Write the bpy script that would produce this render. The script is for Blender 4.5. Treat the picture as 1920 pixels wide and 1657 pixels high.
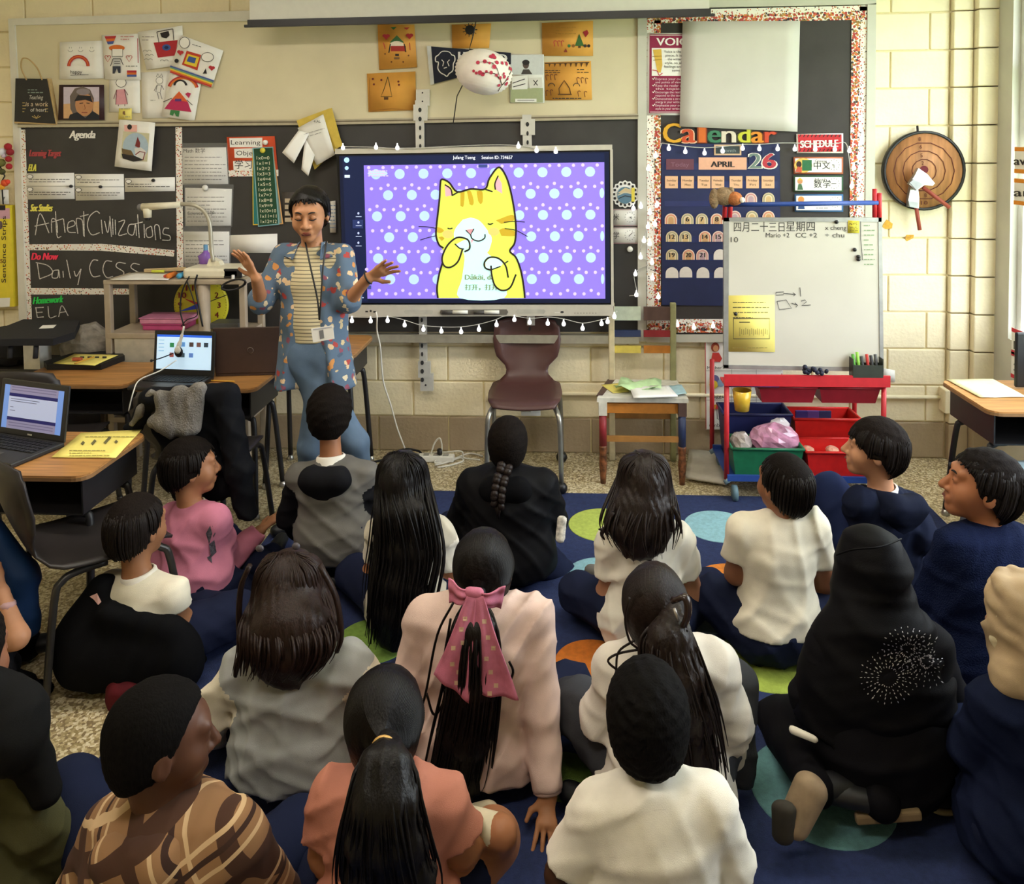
import bpy, bmesh, math, random
import numpy as np
from mathutils import Vector, Matrix
from mathutils.geometry import tessellate_polygon

# ------------------------------------------------------------------ camera
F, CX, CY0 = 1500.0, 960.0, 339.07          # focal length and principal point for a 1920 x 1657 frame
CAM_H, WALL_Y = 1.75, 4.4775                # camera height, distance of the front wall
YAW, PITCH, ROLL = 0.0667, 0.0448, -0.0111
_f = np.array([-math.sin(YAW) * math.cos(PITCH), math.cos(YAW) * math.cos(PITCH), -math.sin(PITCH)])
_r = np.array([math.cos(YAW), math.sin(YAW), 0.0])
_u = np.cross(_r, _f)
_r, _u = _r * math.cos(ROLL) + _u * math.sin(ROLL), _u * math.cos(ROLL) - _r * math.sin(ROLL)
EYE = np.array([0.0, 0.0, CAM_H])

scene = bpy.context.scene
col = scene.collection
for o in list(bpy.data.objects):
    bpy.data.objects.remove(o)
cam_data = bpy.data.cameras.new('camera')
cam_data.sensor_fit = 'HORIZONTAL'
cam_data.sensor_width = 36.0
cam_data.lens = F / 1920.0 * 36.0
cam_data.shift_y = -(1657 / 2 - CY0) / 1920.0
cam_data.clip_start = 0.02
cam = bpy.data.objects.new('camera', cam_data)
col.objects.link(cam)
cam.matrix_world = Matrix(((_r[0], _u[0], -_f[0], EYE[0]), (_r[1], _u[1], -_f[1], EYE[1]),
                           (_r[2], _u[2], -_f[2], EYE[2]), (0, 0, 0, 1)))
scene.camera = cam

# ------------------------------------------------------------------ world, daylight, exposure
vs = scene.view_settings
vs.view_transform = 'Standard'; vs.look = 'None'; vs.exposure = 0.05; vs.gamma = 1.0; vs.use_curve_mapping = False
world = bpy.data.worlds.new('daylight'); scene.world = world
world.use_nodes = True
wn = world.node_tree.nodes; wn.clear()
wo = wn.new('ShaderNodeOutputWorld'); wb = wn.new('ShaderNodeBackground')
wb.inputs[0].default_value = (0.86, 0.94, 1.0, 1); wb.inputs[1].default_value = 10.5
world.node_tree.links.new(wb.outputs[0], wo.inputs[0])

def area_light(name, loc, target, sx, sy, power, color):
    d = bpy.data.lights.new(name, 'AREA'); d.shape = 'RECTANGLE'; d.size = sx; d.size_y = sy
    d.energy = power; d.color = color
    o = bpy.data.objects.new(name, d); col.objects.link(o); o.location = loc
    o.rotation_euler = (Vector(target) - Vector(loc)).to_track_quat('-Z', 'Y').to_euler()
    return o
# sky light enters through the windows of the right wall (portal: guides sampling, gives no light of its own)
portal = area_light('window_portal', (2.72, 2.7, 1.75), (0, 2.7, 1.75), 2.7, 1.9, 1, (1, 1, 1))
portal.data.cycles.is_portal = True
# ceiling lamps out of view; the last is added to brighten the foreground
CEIL_Z, LAMP_STRENGTH = 2.9, 23.0
LAMPS = [(-1.7, 2.6), (0.5, 2.6), (-0.5, 0.7)]

# ------------------------------------------------------------------ rays through the lens, points on planes
def ray(px, py):
    return _f + _r * ((px - CX) / F) - _u * ((py - CY0) / F)
def at_y(px, py, y):
    d = ray(px, py); return EYE + d * (y / d[1])
def at_z(px, py, z=0.0):
    d = ray(px, py); return EYE + d * ((z - CAM_H) / d[2])
def at_d(px, py, dist):
    return EYE + ray(px, py) * dist
def pxscale(p):
    return F / float(np.dot(np.asarray(p) - EYE, _f))
def to_px(p):
    v = np.asarray(p, float) - EYE; z = v @ _f
    return CX + F * (v @ _r) / z, CY0 - F * (v @ _u) / z
def unit(v):
    v = np.asarray(v, float); return v / (np.linalg.norm(v) + 1e-12)
RNG = random.Random(7)

# ------------------------------------------------------------------ materials
MATS = {}
def lin(c):
    if isinstance(c, str):
        c = c.lstrip('#'); c = tuple(int(c[i:i + 2], 16) / 255 for i in (0, 2, 4))
    return tuple(((v / 12.92) if v <= 0.04045 else ((v + 0.055) / 1.055) ** 2.4) for v in c)
def mat(name, color, rough=0.6, metal=0.0, var=0.08, scale=25.0, bump=0.0, bscale=80.0, emit=0.0, stretch=None,
        spec=0.4, trans=0.0, alpha=1.0, sheen=0.0):
    if name in MATS: return MATS[name]
    m = bpy.data.materials.new(name); m.use_nodes = True
    nt = m.node_tree; n = nt.nodes; L = nt.links
    b = n['Principled BSDF']; c = lin(color)
    b.inputs['Roughness'].default_value = rough; b.inputs['Metallic'].default_value = metal
    b.inputs['Specular IOR Level'].default_value = spec
    if sheen: b.inputs['Sheen Weight'].default_value = sheen
    if trans: b.inputs['Transmission Weight'].default_value = trans; b.inputs['IOR'].default_value = 1.45
    if alpha < 1: b.inputs['Alpha'].default_value = alpha
    tc = n.new('ShaderNodeTexCoord'); mp = n.new('ShaderNodeMapping')
    L.new(tc.outputs['Object'], mp.inputs['Vector'])
    if stretch: mp.inputs['Scale'].default_value = stretch
    nz = n.new('ShaderNodeTexNoise'); nz.inputs['Scale'].default_value = scale; nz.inputs['Detail'].default_value = 4
    L.new(mp.outputs[0], nz.inputs['Vector'])
    rp = n.new('ShaderNodeValToRGB'); rp.color_ramp.elements[0].position = 0.3; rp.color_ramp.elements[1].position = 0.7
    rp.color_ramp.elements[0].color = tuple(max(0, v * (1 - var * 1.6)) for v in c) + (1,)
    rp.color_ramp.elements[1].color = tuple(min(1, v * (1 + var)) for v in c) + (1,)
    L.new(nz.outputs[0], rp.inputs[0]); L.new(rp.outputs[0], b.inputs['Base Color'])
    if emit:
        L.new(rp.outputs[0], b.inputs['Emission Color']); b.inputs['Emission Strength'].default_value = emit
    if bump:
        n2 = n.new('ShaderNodeTexNoise'); n2.inputs['Scale'].default_value = bscale; n2.inputs['Detail'].default_value = 3
        L.new(mp.outputs[0], n2.inputs['Vector'])
        bp = n.new('ShaderNodeBump'); bp.inputs['Strength'].default_value = bump; bp.inputs['Distance'].default_value = 0.01
        L.new(n2.outputs[0], bp.inputs['Height']); L.new(bp.outputs[0], b.inputs['Normal'])
    MATS[name] = m; return m
def ink(c):                                   # flat print or pen colour
    return mat('ink_' + c.lstrip('#'), c, 0.75, var=0.03, scale=60)
def glow(c, s=1.0):                           # picture on a lit screen
    return mat('screen_%s_%d' % (c.lstrip('#'), int(s * 100)), c, 0.35, var=0.0, emit=s * .78, spec=0.2)

# ------------------------------------------------------------------ objects, names, labels
def tag(o, label=None, cat=None, group=None, kind=None):
    if label: o['label'] = label
    if cat: o['category'] = cat
    if group: o['group'] = group
    if kind: o['kind'] = kind
    return o
def thing(name, label, cat, loc=(0, 0, 0), group=None):
    o = bpy.data.objects.new(name, None); col.objects.link(o); o.location = tuple(float(v) for v in loc)
    o.empty_display_size = 0.05
    return tag(o, label, cat, group)
def world_loc(o):
    v = Vector((0, 0, 0))
    while o is not None:
        v += o.location; o = o.parent
    return v
def link_mesh(name, me, parent=None):
    o = bpy.data.objects.new(name, me); col.objects.link(o)
    if parent is not None:
        o.parent = parent
    return o
def mesh_obj(name, verts, faces, mats, parent=None, smooth=False, fmat=None, label=None):
    verts = np.asarray(verts, float).reshape(-1, 3)
    off = np.array(world_loc(parent)) if parent is not None else np.zeros(3)
    me = bpy.data.meshes.new(name)
    if isinstance(faces, np.ndarray):
        k = faces.shape[1]
        me.vertices.add(len(verts)); me.vertices.foreach_set('co', (verts - off).astype(np.float32).ravel())
        me.loops.add(faces.size); me.loops.foreach_set('vertex_index', faces.astype(np.int32).ravel())
        me.polygons.add(len(faces)); me.polygons.foreach_set('loop_start', np.arange(0, faces.size, k, dtype=np.int32))
        me.polygons.foreach_set('loop_total', np.full(len(faces), k, dtype=np.int32))
        me.update(calc_edges=True)
    else:
        me.from_pydata([tuple(v) for v in (verts - off)], [], [tuple(f) for f in faces])
    if not isinstance(mats, (list, tuple)): mats = [mats]
    for m in mats: me.materials.append(m)
    if fmat is not None: me.polygons.foreach_set('material_index', np.asarray(fmat, dtype=np.int32))
    if smooth: me.polygons.foreach_set('use_smooth', np.ones(len(me.polygons), dtype=bool))
    me.update()
    o = link_mesh(name, me, parent)
    if label: o['label'] = label
    return o
def copy_tree(o, loc=None, parent=None, label=None):
    c = o.copy(); col.objects.link(c)
    if parent is not None: c.parent = parent
    if loc is not None: c.location = loc
    if label: c['label'] = label
    for ch in list(o.children):
        copy_tree(ch, None, c)
    return c

class MB:
    """collects simple shapes into one mesh"""
    def __init__(s): s.v = []; s.f = []; s.m = []; s.mats = []; s.sm = []
    def _mi(s, m):
        if m not in s.mats: s.mats.append(m)
        return s.mats.index(m)
    def add(s, v, f, m=None, smooth=False):
        b = len(s.v); s.v += [tuple(float(c) for c in p) for p in v]
        mi = s._mi(m) if m is not None else 0
        for q in f: s.f.append(tuple(i + b for i in q)); s.m.append(mi); s.sm.append(smooth)
        return s
    def box(s, c, size, ax=None, m=None, bev=0.0):
        """box centred on c; ax = three unit axes"""
        c = np.asarray(c, float); h = np.asarray(size, float) / 2
        A = np.eye(3) if ax is None else np.asarray(ax, float)
        if bev > 0:
            bm = bmesh.new(); bmesh.ops.create_cube(bm, size=1.0)
            for v in bm.verts: v.co = Vector((v.co.x * size[0], v.co.y * size[1], v.co.z * size[2]))
            bmesh.ops.bevel(bm, geom=list(bm.edges), offset=min(bev, min(size) * 0.45), segments=2, affect='EDGES', profile=0.5)
            bm.verts.index_update()
            vv = [c + A[0] * v.co.x + A[1] * v.co.y + A[2] * v.co.z for v in bm.verts]
            ff = [[v.index for v in f.verts] for f in bm.faces]; bm.free()
            return s.add(vv, ff, m)
        vv = [c + A[0] * h[0] * i + A[1] * h[1] * j + A[2] * h[2] * k for i in (-1, 1) for j in (-1, 1) for k in (-1, 1)]
        ff = [(0, 1, 3, 2), (4, 6, 7, 5), (0, 4, 5, 1), (2, 3, 7, 6), (0, 2, 6, 4), (1, 5, 7, 3)]
        return s.add(vv, ff, m)
    def tube(s, pts, r, n=8, m=None, cap=True, flat=None, side=None):
        """round (or flattened) tube along points; r number or list"""
        P = [np.asarray(p, float) for p in pts]; k = len(P)
        R = [r] * k if np.isscalar(r) else list(r)
        T = [unit(P[min(i + 1, k - 1)] - P[max(i - 1, 0)]) for i in range(k)]
        ref = np.array([0, 0, 1.0]) if side is None else np.asarray(side, float)
        if abs(T[0] @ unit(ref)) > 0.95: ref = np.array([1.0, 0, 0])
        a = unit(np.cross(T[0], ref)); vv = []
        for i in range(k):
            a = unit(a - T[i] * (a @ T[i])); b = np.cross(T[i], a)
            fl = 1.0 if flat is None else flat
            for j in range(n):
                t = 2 * math.pi * j / n
                vv.append(P[i] + a * R[i] * math.cos(t) + b * R[i] * fl * math.sin(t))
        ff = [(i * n + j, i * n + (j + 1) % n, (i + 1) * n + (j + 1) % n, (i + 1) * n + j) for i in range(k - 1) for j in range(n)]
        if cap:
            ff += [tuple(range(n - 1, -1, -1)), tuple(range((k - 1) * n, k * n))]
        return s.add(vv, ff, m, True)
    def ball(s, c, r, n=10, m=None, ax=None):
        c = np.asarray(c, float); r = np.ones(3) * r; A = np.eye(3) if ax is None else np.asarray(ax, float)
        k = max(4, n // 2 + 1); vv = []
        for i in range(k + 1):
            th = math.pi * i / k
            for j in range(n):
                ph = 2 * math.pi * j / n
                l = (r[0] * math.sin(th) * math.cos(ph), r[1] * math.sin(th) * math.sin(ph), r[2] * math.cos(th))
                vv.append(c + A[0] * l[0] + A[1] * l[1] + A[2] * l[2])
        ff = [(i * n + j, (i + 1) * n + j, (i + 1) * n + (j + 1) % n, i * n + (j + 1) % n) for i in range(k) for j in range(n)]
        return s.add(vv, ff, m, True)
    def prism(s, poly, axis_vec, m=None):
        """polygon (3-D points, planar) pushed along a vector"""
        P = [np.asarray(p, float) for p in poly]; a = np.asarray(axis_vec, float); k = len(P)
        tri = tessellate_polygon([[Vector(p) for p in P]])
        ff = [tuple(t) for t in tri] + [tuple(i + k for i in reversed(t)) for t in tri]
        ff += [(i, (i + 1) % k, (i + 1) % k + k, i + k) for i in range(k)]
        return s.add(P + [p + a for p in P], ff, m)
    def grid(s, fn, nu, nv, m=None, smooth=True):
        vv = [fn(i / nu, j / nv) for j in range(nv + 1) for i in range(nu + 1)]
        ff = [(j * (nu + 1) + i, j * (nu + 1) + i + 1, (j + 1) * (nu + 1) + i + 1, (j + 1) * (nu + 1) + i) for j in range(nv) for i in range(nu)]
        return s.add(vv, ff, m, smooth)
    def lathe(s, c, prof, n=16, m=None, ax=None, arc=None):
        """prof: list of (radius, height) along ax[2]"""
        c = np.asarray(c, float); A = np.eye(3) if ax is None else np.asarray(ax, float); k = len(prof)
        vv = [c + A[0] * (r * math.cos(2 * math.pi * j / n)) + A[1] * (r * math.sin(2 * math.pi * j / n)) + A[2] * h for r, h in prof for j in range(n)]
        ff = [(i * n + j, i * n + (j + 1) % n, (i + 1) * n + (j + 1) % n, (i + 1) * n + j) for i in range(k - 1) for j in range(n)]
        return s.add(vv, ff, m, True)
    def build(s, name, m=None, parent=None, smooth=None, label=None, solid=0.0):
        mats = s.mats if s.mats else [m]
        o = mesh_obj(name, s.v, s.f, mats, parent, False, s.m if s.mats else None, label)
        fl = np.array(s.sm if smooth is None else [smooth] * len(s.f), dtype=bool)
        o.data.polygons.foreach_set('use_smooth', fl)
        if solid:
            md = o.modifiers.new('thickness', 'SOLIDIFY'); md.thickness = solid; md.offset = 0
        return o
def smooth_path(pts, n=6):
    """Catmull-Rom through the points"""
    P = [np.asarray(p, float) for p in pts]
    if len(P) < 3: return P
    Q = [2 * P[0] - P[1]] + P + [2 * P[-1] - P[-2]]; out = []
    for i in range(1, len(Q) - 2):
        for k in range(n):
            t = k / n
            out.append(0.5 * (2 * Q[i] + (Q[i + 1] - Q[i - 1]) * t + (2 * Q[i - 1] - 5 * Q[i] + 4 * Q[i + 1] - Q[i + 2]) * t * t + (3 * Q[i] - Q[i - 1] - 3 * Q[i + 1] + Q[i + 2]) * t ** 3))
    return out + [P[-1]]

# ------------------------------------------------------------------ flat surfaces with print on them
class Plane:
    def __init__(s, o, u, v):
        s.o = np.asarray(o, float); s.u = unit(u); s.v = unit(np.asarray(v, float) - s.u * (np.asarray(v, float) @ s.u))
        s.n = np.cross(s.u, s.v)
        if s.n @ (EYE - s.o) < 0: s.n = -s.n
    def pt(s, px, py, off=0.0):
        d = ray(px, py); t = ((s.o + s.n * off - EYE) @ s.n) / (d @ s.n)
        return EYE + d * t
    def uv(s, p):
        d = np.asarray(p) - s.o; return d @ s.u, d @ s.v
    def xyz(s, a, b, off=0.0):
        return s.o + s.u * a + s.v * b + s.n * off
    def shifted(s, d):
        return Plane(s.o + s.n * d, s.u, s.v)
def wall_plane(off):
    return Plane((0, WALL_Y - off, 0), (1, 0, 0), (0, 0, 1))

_txt = {}
def text_shape(body):
    if body not in _txt:
        c = bpy.data.curves.new('t', 'FONT'); c.body = body; c.size = 1.0; c.resolution_u = 3
        o = bpy.data.objects.new('t', c); col.objects.link(o)
        bpy.context.view_layer.update()
        me = o.to_mesh()
        v = np.array([tuple(x.co)[:2] for x in me.vertices]).reshape(-1, 2); f = [tuple(p.vertices) for p in me.polygons]
        o.to_mesh_clear(); bpy.data.objects.remove(o); bpy.data.curves.remove(c)
        if len(v):
            v[:, 0] -= v[:, 0].min()
        _txt[body] = (v, f)
    return _txt[body]

class Art:
    """flat print on a plane, drawn in real-size layers a fraction of a millimetre apart"""
    def __init__(s, plane, off=0.002, step=0.00025):
        s.p = plane; s.z = off; s.st = step; s.mb = MB()
    def _n(s): s.z += s.st; return s.z
    def poly(s, pts, m):
        z = s._n(); P = [s.p.pt(x, y, z) for x, y in pts]
        tri = tessellate_polygon([[Vector(s.p.uv(q) + (0,)) for q in P]])
        s.mb.add(P, [tuple(t) for t in tri], m); return s
    def rect(s, x0, y0, x1, y1, m): return s.poly([(x0, y0), (x1, y0), (x1, y1), (x0, y1)], m)
    def ell(s, x, y, a, b, m, n=16, rot=0.0, a0=0, a1=360):
        c, q = math.cos(rot), math.sin(rot); pts = []
        k = n if a1 - a0 >= 360 else n + 1
        for i in range(k):
            t = math.radians(a0 + (a1 - a0) * i / n); ex, ey = a * math.cos(t), b * math.sin(t)
            pts.append((x + ex * c - ey * q, y + ex * q + ey * c))
        return s.poly(pts, m)
    def line(s, pts, w, m, curve=False, closed=False):
        if curve:
            pts = [tuple(p) for p in smooth_path([(a, b, 0) for a, b in pts], 5)]; pts = [(a, b) for a, b, _ in pts]
        if closed: pts = list(pts) + [pts[0]]
        z = s._n(); P = [np.array(p, float) for p in pts]; L = []; R = []
        for i in range(len(P)):
            a = P[max(i - 1, 0)]; b = P[min(i + 1, len(P) - 1)]; t = b - a; l = np.hypot(*t) + 1e-9
            nn = np.array([-t[1], t[0]]) / l * w / 2
            L.append(s.p.pt(*(P[i] + nn), z)); R.append(s.p.pt(*(P[i] - nn), z))
        k = len(P)
        s.mb.add(L + R, [(i, i + 1, k + i + 1, k + i) for i in range(k - 1)], m); return s
    def lines(s, pls, w, m, curve=False):
        for p in pls: s.line(p, w, m, curve)
        return s
    def arc(s, x, y, r, a0, a1, w, m, ry=None):
        ry = ry or r
        return s.line([(x + r * math.cos(math.radians(a0 + (a1 - a0) * i / 14)), y + ry * math.sin(math.radians(a0 + (a1 - a0) * i / 14))) for i in range(15)], w, m)
    def text(s, body, x, y, h, m, width=None, slope=0.0, bold=0.0, shear=0.0):
        """x, y = left end of the base line in the photo; h = letter height; width = width of the whole line"""
        v, f = text_shape(body)
        if not len(v): return s
        H = 0.73; sx = h / H if width is None else width / max(1e-6, v[:, 0].max())
        sy = h / H
        for k in range(3 if bold else 1):
            z = s._n(); o = (k - 1) * bold if bold else 0
            P = [s.p.pt(x + a * sx + b * sy * shear + o, y - b * sy + (a * sx) * slope, z) for a, b in v]
            s.mb.add(P, f, m)
        return s
    def scribble(s, x0, y0, x1, y1, rows, m, seed=1, w=1.0, slope=0.0):
        """lines of small print too fine to read"""
        r = random.Random(seed); z0 = s.z; st = s.st; s.st = 0.0; s.z += st
        for i in range(rows):
            y = y0 + (y1 - y0) * (i + 0.5) / rows; e = x1 - (x1 - x0) * r.choice([0, 0, 0.05, 0.1, 0.45]); x = x0
            while x < e:
                l = r.uniform(2.5, 9) ; l = min(l, e - x)
                if l > 1: s.line([(x, y + (x - x0) * slope), (x + l, y + (x + l - x0) * slope)], w, m)
                x += l + r.uniform(1.0, 2.0)
        s.st = st
        return s
    def done(s, name='print', parent=None, label=None):
        if not s.mb.f: return None
        return s.mb.build(name, None, parent, smooth=False, label=label)

def paper_mesh(name, plane, corners, m, parent, off=0.003, thick=0.0006, curl=0.0, n=1, seed=0):
    """sheet of paper with its four corners at the given places on a plane (tl, tr, br, bl)"""
    c = [plane.pt(x, y, off) for x, y in corners]; r = random.Random(seed)
    a, b = r.uniform(0, 6), r.uniform(0, 6)
    def fn(u, v):
        p = (c[0] * (1 - u) + c[1] * u) * (1 - v) + (c[3] * (1 - u) + c[2] * u) * v
        k = curl * (0.5 + 0.5 * math.sin(a + 3.1 * u + 1.7 * v)) * (0.3 + v) + curl * 0.35 * math.sin(b + 7 * u - 4 * v)
        return p + plane.n * abs(k)
    g = MB().grid(fn, n, n)
    return g.build(name, m, parent, solid=thick)
def sheet(name, label, cat, plane, corners, m, off=0.003, art=None, group=None, curl=0.0, n=1, seed=0, thick=0.0006):
    c = plane.pt(sum(x for x, y in corners) / 4, max(y for x, y in corners), off)
    t = thing(name, label, cat, c, group)
    paper_mesh('sheet', plane, corners, m, t, off, thick, curl, n, seed)
    if art is not None:
        A = Art(plane, off + 0.0012 + curl * 1.4); art(A); A.done('print', t)
    return t
def cells(corners):
    """returns f(u, v) inside four photo corners (tl, tr, br, bl)"""
    c = [np.array(p, float) for p in corners]
    def f(u, v):
        p = (c[0] * (1 - u) + c[1] * u) * (1 - v) + (c[3] * (1 - u) + c[2] * u) * v
        return float(p[0]), float(p[1])
    return f

# ------------------------------------------------------------------ the room
WX = lambda px, py=600: float(at_y(px, py, WALL_Y)[0])
WZ = lambda py, px=1700: float(at_y(px, py, WALL_Y)[2])
X_R = WX(1850); X_L = -3.5; Y_BACK = -2.2
paint = mat('cream_block_paint', '#efe2c0', 0.55, var=0.05, scale=6, bump=0.25, bscale=55)
paint_low = mat('brown_block_paint', '#a8957a', 0.5, var=0.06, scale=6, bump=0.25, bscale=55)
mortar = mat('painted_mortar', '#e6d8aa', 0.7, var=0.05)
gray_frame = mat('gray_metal_trim', '#c4c1b4', 0.45, var=0.04, scale=8)

def floor_material():
    m = bpy.data.materials.new('speckled_floor_tile'); m.use_nodes = True; nt = m.node_tree; n = nt.nodes; L = nt.links
    b = n['Principled BSDF']; b.inputs['Roughness'].default_value = 0.28
    tc = n.new('ShaderNodeTexCoord')
    v = n.new('ShaderNodeTexVoronoi'); v.inputs['Scale'].default_value = 120; L.new(tc.outputs['Object'], v.inputs['Vector'])
    r = n.new('ShaderNodeValToRGB'); r.color_ramp.interpolation = 'CONSTANT'
    cs = ['#857355', '#a8966f', '#bdac85', '#cfc2a0', '#97865f', '#dacfb2']
    el = r.color_ramp.elements
    for i, c in enumerate(cs):
        e = el[i] if i < 2 else el.new(i / 6)
        e.position = i / 6; e.color = lin(c) + (1,)
    sep = n.new('ShaderNodeSeparateColor'); L.new(v.outputs['Color'], sep.inputs[0]); L.new(sep.outputs[0], r.inputs[0])
    nz = n.new('ShaderNodeTexNoise'); nz.inputs['Scale'].default_value = 1.5; L.new(tc.outputs['Object'], nz.inputs['Vector'])
    mx = n.new('ShaderNodeMix'); mx.data_type = 'RGBA'; mx.blend_type = 'MULTIPLY'; mx.inputs[0].default_value = 0.35
    L.new(r.outputs[0], mx.inputs[6]); L.new(nz.outputs['Color'], mx.inputs[7]); L.new(r.outputs[0], b.inputs['Base Color'])
    return m
fl = MB().box(((X_L + X_R) / 2, (Y_BACK + WALL_Y) / 2 + .06, -0.05), (X_R - X_L + .3, WALL_Y - Y_BACK + .12, 0.1)).build('floor', floor_material())
tag(fl, 'speckled tan floor of the classroom', kind='structure')
ce = MB().box(((X_L + X_R) / 2, (Y_BACK + WALL_Y) / 2, CEIL_Z + 0.05), (X_R - X_L, WALL_Y - Y_BACK, 0.1)).build('ceiling', mat('ceiling_white', '#e9e6dc', 0.8))
tag(ce, 'white ceiling above the classroom', kind='structure')
wf = MB().box(((X_L + X_R) / 2, WALL_Y + 0.07, CEIL_Z / 2), (X_R - X_L + 0.4, 0.12, CEIL_Z)).build('wall_front', mortar)
tag(wf, 'cream painted concrete block wall behind the boards', kind='structure')
wl = MB().box((X_L - 0.05, (Y_BACK + WALL_Y) / 2, CEIL_Z / 2), (0.1, WALL_Y - Y_BACK, CEIL_Z)).build('wall_left', paint)
tag(wl, 'cream wall on the left', kind='structure')
wk = MB().box(((X_L + X_R) / 2, Y_BACK - 0.05, CEIL_Z / 2), (X_R - X_L, 0.1, CEIL_Z)).build('wall_back', paint)
tag(wk, 'cream wall behind the viewer', kind='structure')

# concrete blocks, one by one
CH, BL = 0.2032, 0.4064
JX = [WX(1668, 270), WX(1742, 200)]
def block_mesh(w, h, d=0.03):
    b = MB().box((0, 0, 0), (w, d, h), bev=0.006)
    me = bpy.data.meshes.new('block'); me.from_pydata(b.v, [], b.f); me.materials.append(paint); me.materials.append(paint_low)
    return me
XW0 = WX(-60); X_P1, X_P2 = WX(1775), WX(1813)
full = block_mesh(BL - 0.007, CH - 0.007); full_low = full.copy(); full_low.polygons.foreach_set('material_index', [1] * len(full_low.polygons))
part_cache = {}
for c in range(14):
    zc = (c + 0.5) * CH
    if zc + CH / 2 > CEIL_Z: continue
    j0 = JX[0] if c % 2 == 0 else JX[1]
    k0 = int(math.floor((XW0 - j0) / BL)); x = j0 + k0 * BL
    while x < X_P1 - 0.01:
        a, b_ = x, min(x + BL, X_P1); x += BL
        # hidden behind the boards: leave out
        if WX(60) < a and b_ < WX(1600) and 0.85 < zc < 2.2: continue
        w = b_ - a
        if abs(w - BL) < 1e-6: me = full_low if c == 0 else full
        else:
            key = (round(w, 4), c == 0)
            if key not in part_cache:
                part_cache[key] = block_mesh(w - 0.007, CH - 0.007)
                if c == 0: part_cache[key].polygons.foreach_set('material_index', [1] * len(part_cache[key].polygons))
            me = part_cache[key]
        o = link_mesh('block', me, wf); o.location = ((a + b_) / 2, WALL_Y + 0.015, zc)
# stepped pilaster in the corner, built of the same blocks
pil1 = block_mesh(X_P2 - X_P1 - 0.004, CH - 0.006, 0.07); pil2 = block_mesh(X_R - X_P2 + 0.02, CH - 0.006, 0.10)
for c in range(14):
    zc = (c + 0.5) * CH
    for me, xc, yo in ((pil1, (X_P1 + X_P2) / 2, 0.02), (pil2, (X_P2 + X_R) / 2 + 0.01, -0.01)):
        m2 = me
        if c == 0:
            m2 = me.copy(); m2.polygons.foreach_set('material_index', [1] * len(m2.polygons))
        o = link_mesh('block', m2, wf); o.location = (xc, WALL_Y + yo - 0.02, zc)
# raceway pipe along the wall with its end box
wallp = wall_plane(0.0)
pz = WZ(742, 1700)
race = thing('conduit', 'cream painted pipe running low along the block wall to a box', 'pipe', (1.0, WALL_Y - 0.02, 0.3))
MB().tube([(WX(915, 745), WALL_Y - 0.02, pz - 0.05), (WX(915, 745), WALL_Y - 0.02, pz - 0.012), (WX(920, 745), WALL_Y - 0.02, pz), (WX(1760, 745), WALL_Y - 0.02, pz)], 0.011, 8).build('pipe', paint, race)
bx = at_y(1768, 745, WALL_Y)
MB().box((bx[0], WALL_Y - 0.04, bx[2]), (0.05, 0.08, 0.13), bev=0.006).build('junction_box', paint, race)

# right wall with its windows
def right_y(px, py=400):
    d = ray(px, py); return float(d[1] * X_R / d[0])
YW1 = right_y(1894); SILL, HEAD = 0.72, 2.62
wr = MB()
wr.box((X_R + 0.10, (Y_BACK + WALL_Y) / 2, SILL / 2), (0.2, WALL_Y - Y_BACK, SILL))
wr.box((X_R + 0.10, (Y_BACK + WALL_Y) / 2, (HEAD + CEIL_Z) / 2), (0.2, WALL_Y - Y_BACK, CEIL_Z - HEAD))
wr.box((X_R + 0.10, (YW1 + WALL_Y) / 2, (SILL + HEAD) / 2), (0.2, WALL_Y - YW1, HEAD - SILL))
wr.box((X_R + 0.10, (Y_BACK + 1.5) / 2, (SILL + HEAD) / 2), (0.2, 1.5 - Y_BACK, HEAD - SILL))
o = wr.build('wall_right', gray_frame); tag(o, 'wall on the right with tall windows', kind='structure')
glass = bpy.data.materials.new('window_glass'); glass.use_nodes = True
gn = glass.node_tree.nodes; gl = glass.node_tree.links; gn.clear()
go = gn.new('ShaderNodeOutputMaterial'); gm = gn.new('ShaderNodeMixShader'); gt = gn.new('ShaderNodeBsdfTransparent'); gg = gn.new('ShaderNodeBsdfGlossy')
gg.inputs['Roughness'].default_value = 0.03; gm.inputs[0].default_value = 0.05
gl.new(gt.outputs[0], gm.inputs[1]); gl.new(gg.outputs[0], gm.inputs[2]); gl.new(gm.outputs[0], go.inputs[0])
white_frame = mat('window_frame_white', '#e8e8e2', 0.4, var=0.03)
MUL = float((EYE + ray(1908, 127) * (X_R / ray(1908, 127)[0]))[2])
yy = [YW1, (YW1 + 1.5) / 2, 1.5]
for i in range(2):
    w = thing('window_%d' % (i + 1), None, None, (X_R + 0.1, (yy[i] + yy[i + 1]) / 2, SILL)); del_keys = None
    w['kind'] = 'structure'; w['label'] = ['tall window nearest the block wall', 'tall window farther along the right wall'][i]
    fr = MB()
    for y in (yy[i] - 0.02, yy[i + 1] + 0.02): fr.box((X_R + 0.08, y, (SILL + HEAD) / 2), (0.08, 0.045, HEAD - SILL))
    for z in (SILL + 0.02, MUL, HEAD - 0.02): fr.box((X_R + 0.08, (yy[i] + yy[i + 1]) / 2, z), (0.07, yy[i] - yy[i + 1], 0.045))
    fr.build('window_frame', white_frame, w)
    for z0, z1 in ((SILL, MUL), (MUL, HEAD)):
        MB().box((X_R + 0.09, (yy[i] + yy[i + 1]) / 2, (z0 + z1) / 2), (0.006, yy[i] - yy[i + 1] - 0.06, z1 - z0 - 0.04)).build('pane', glass, w)
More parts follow.
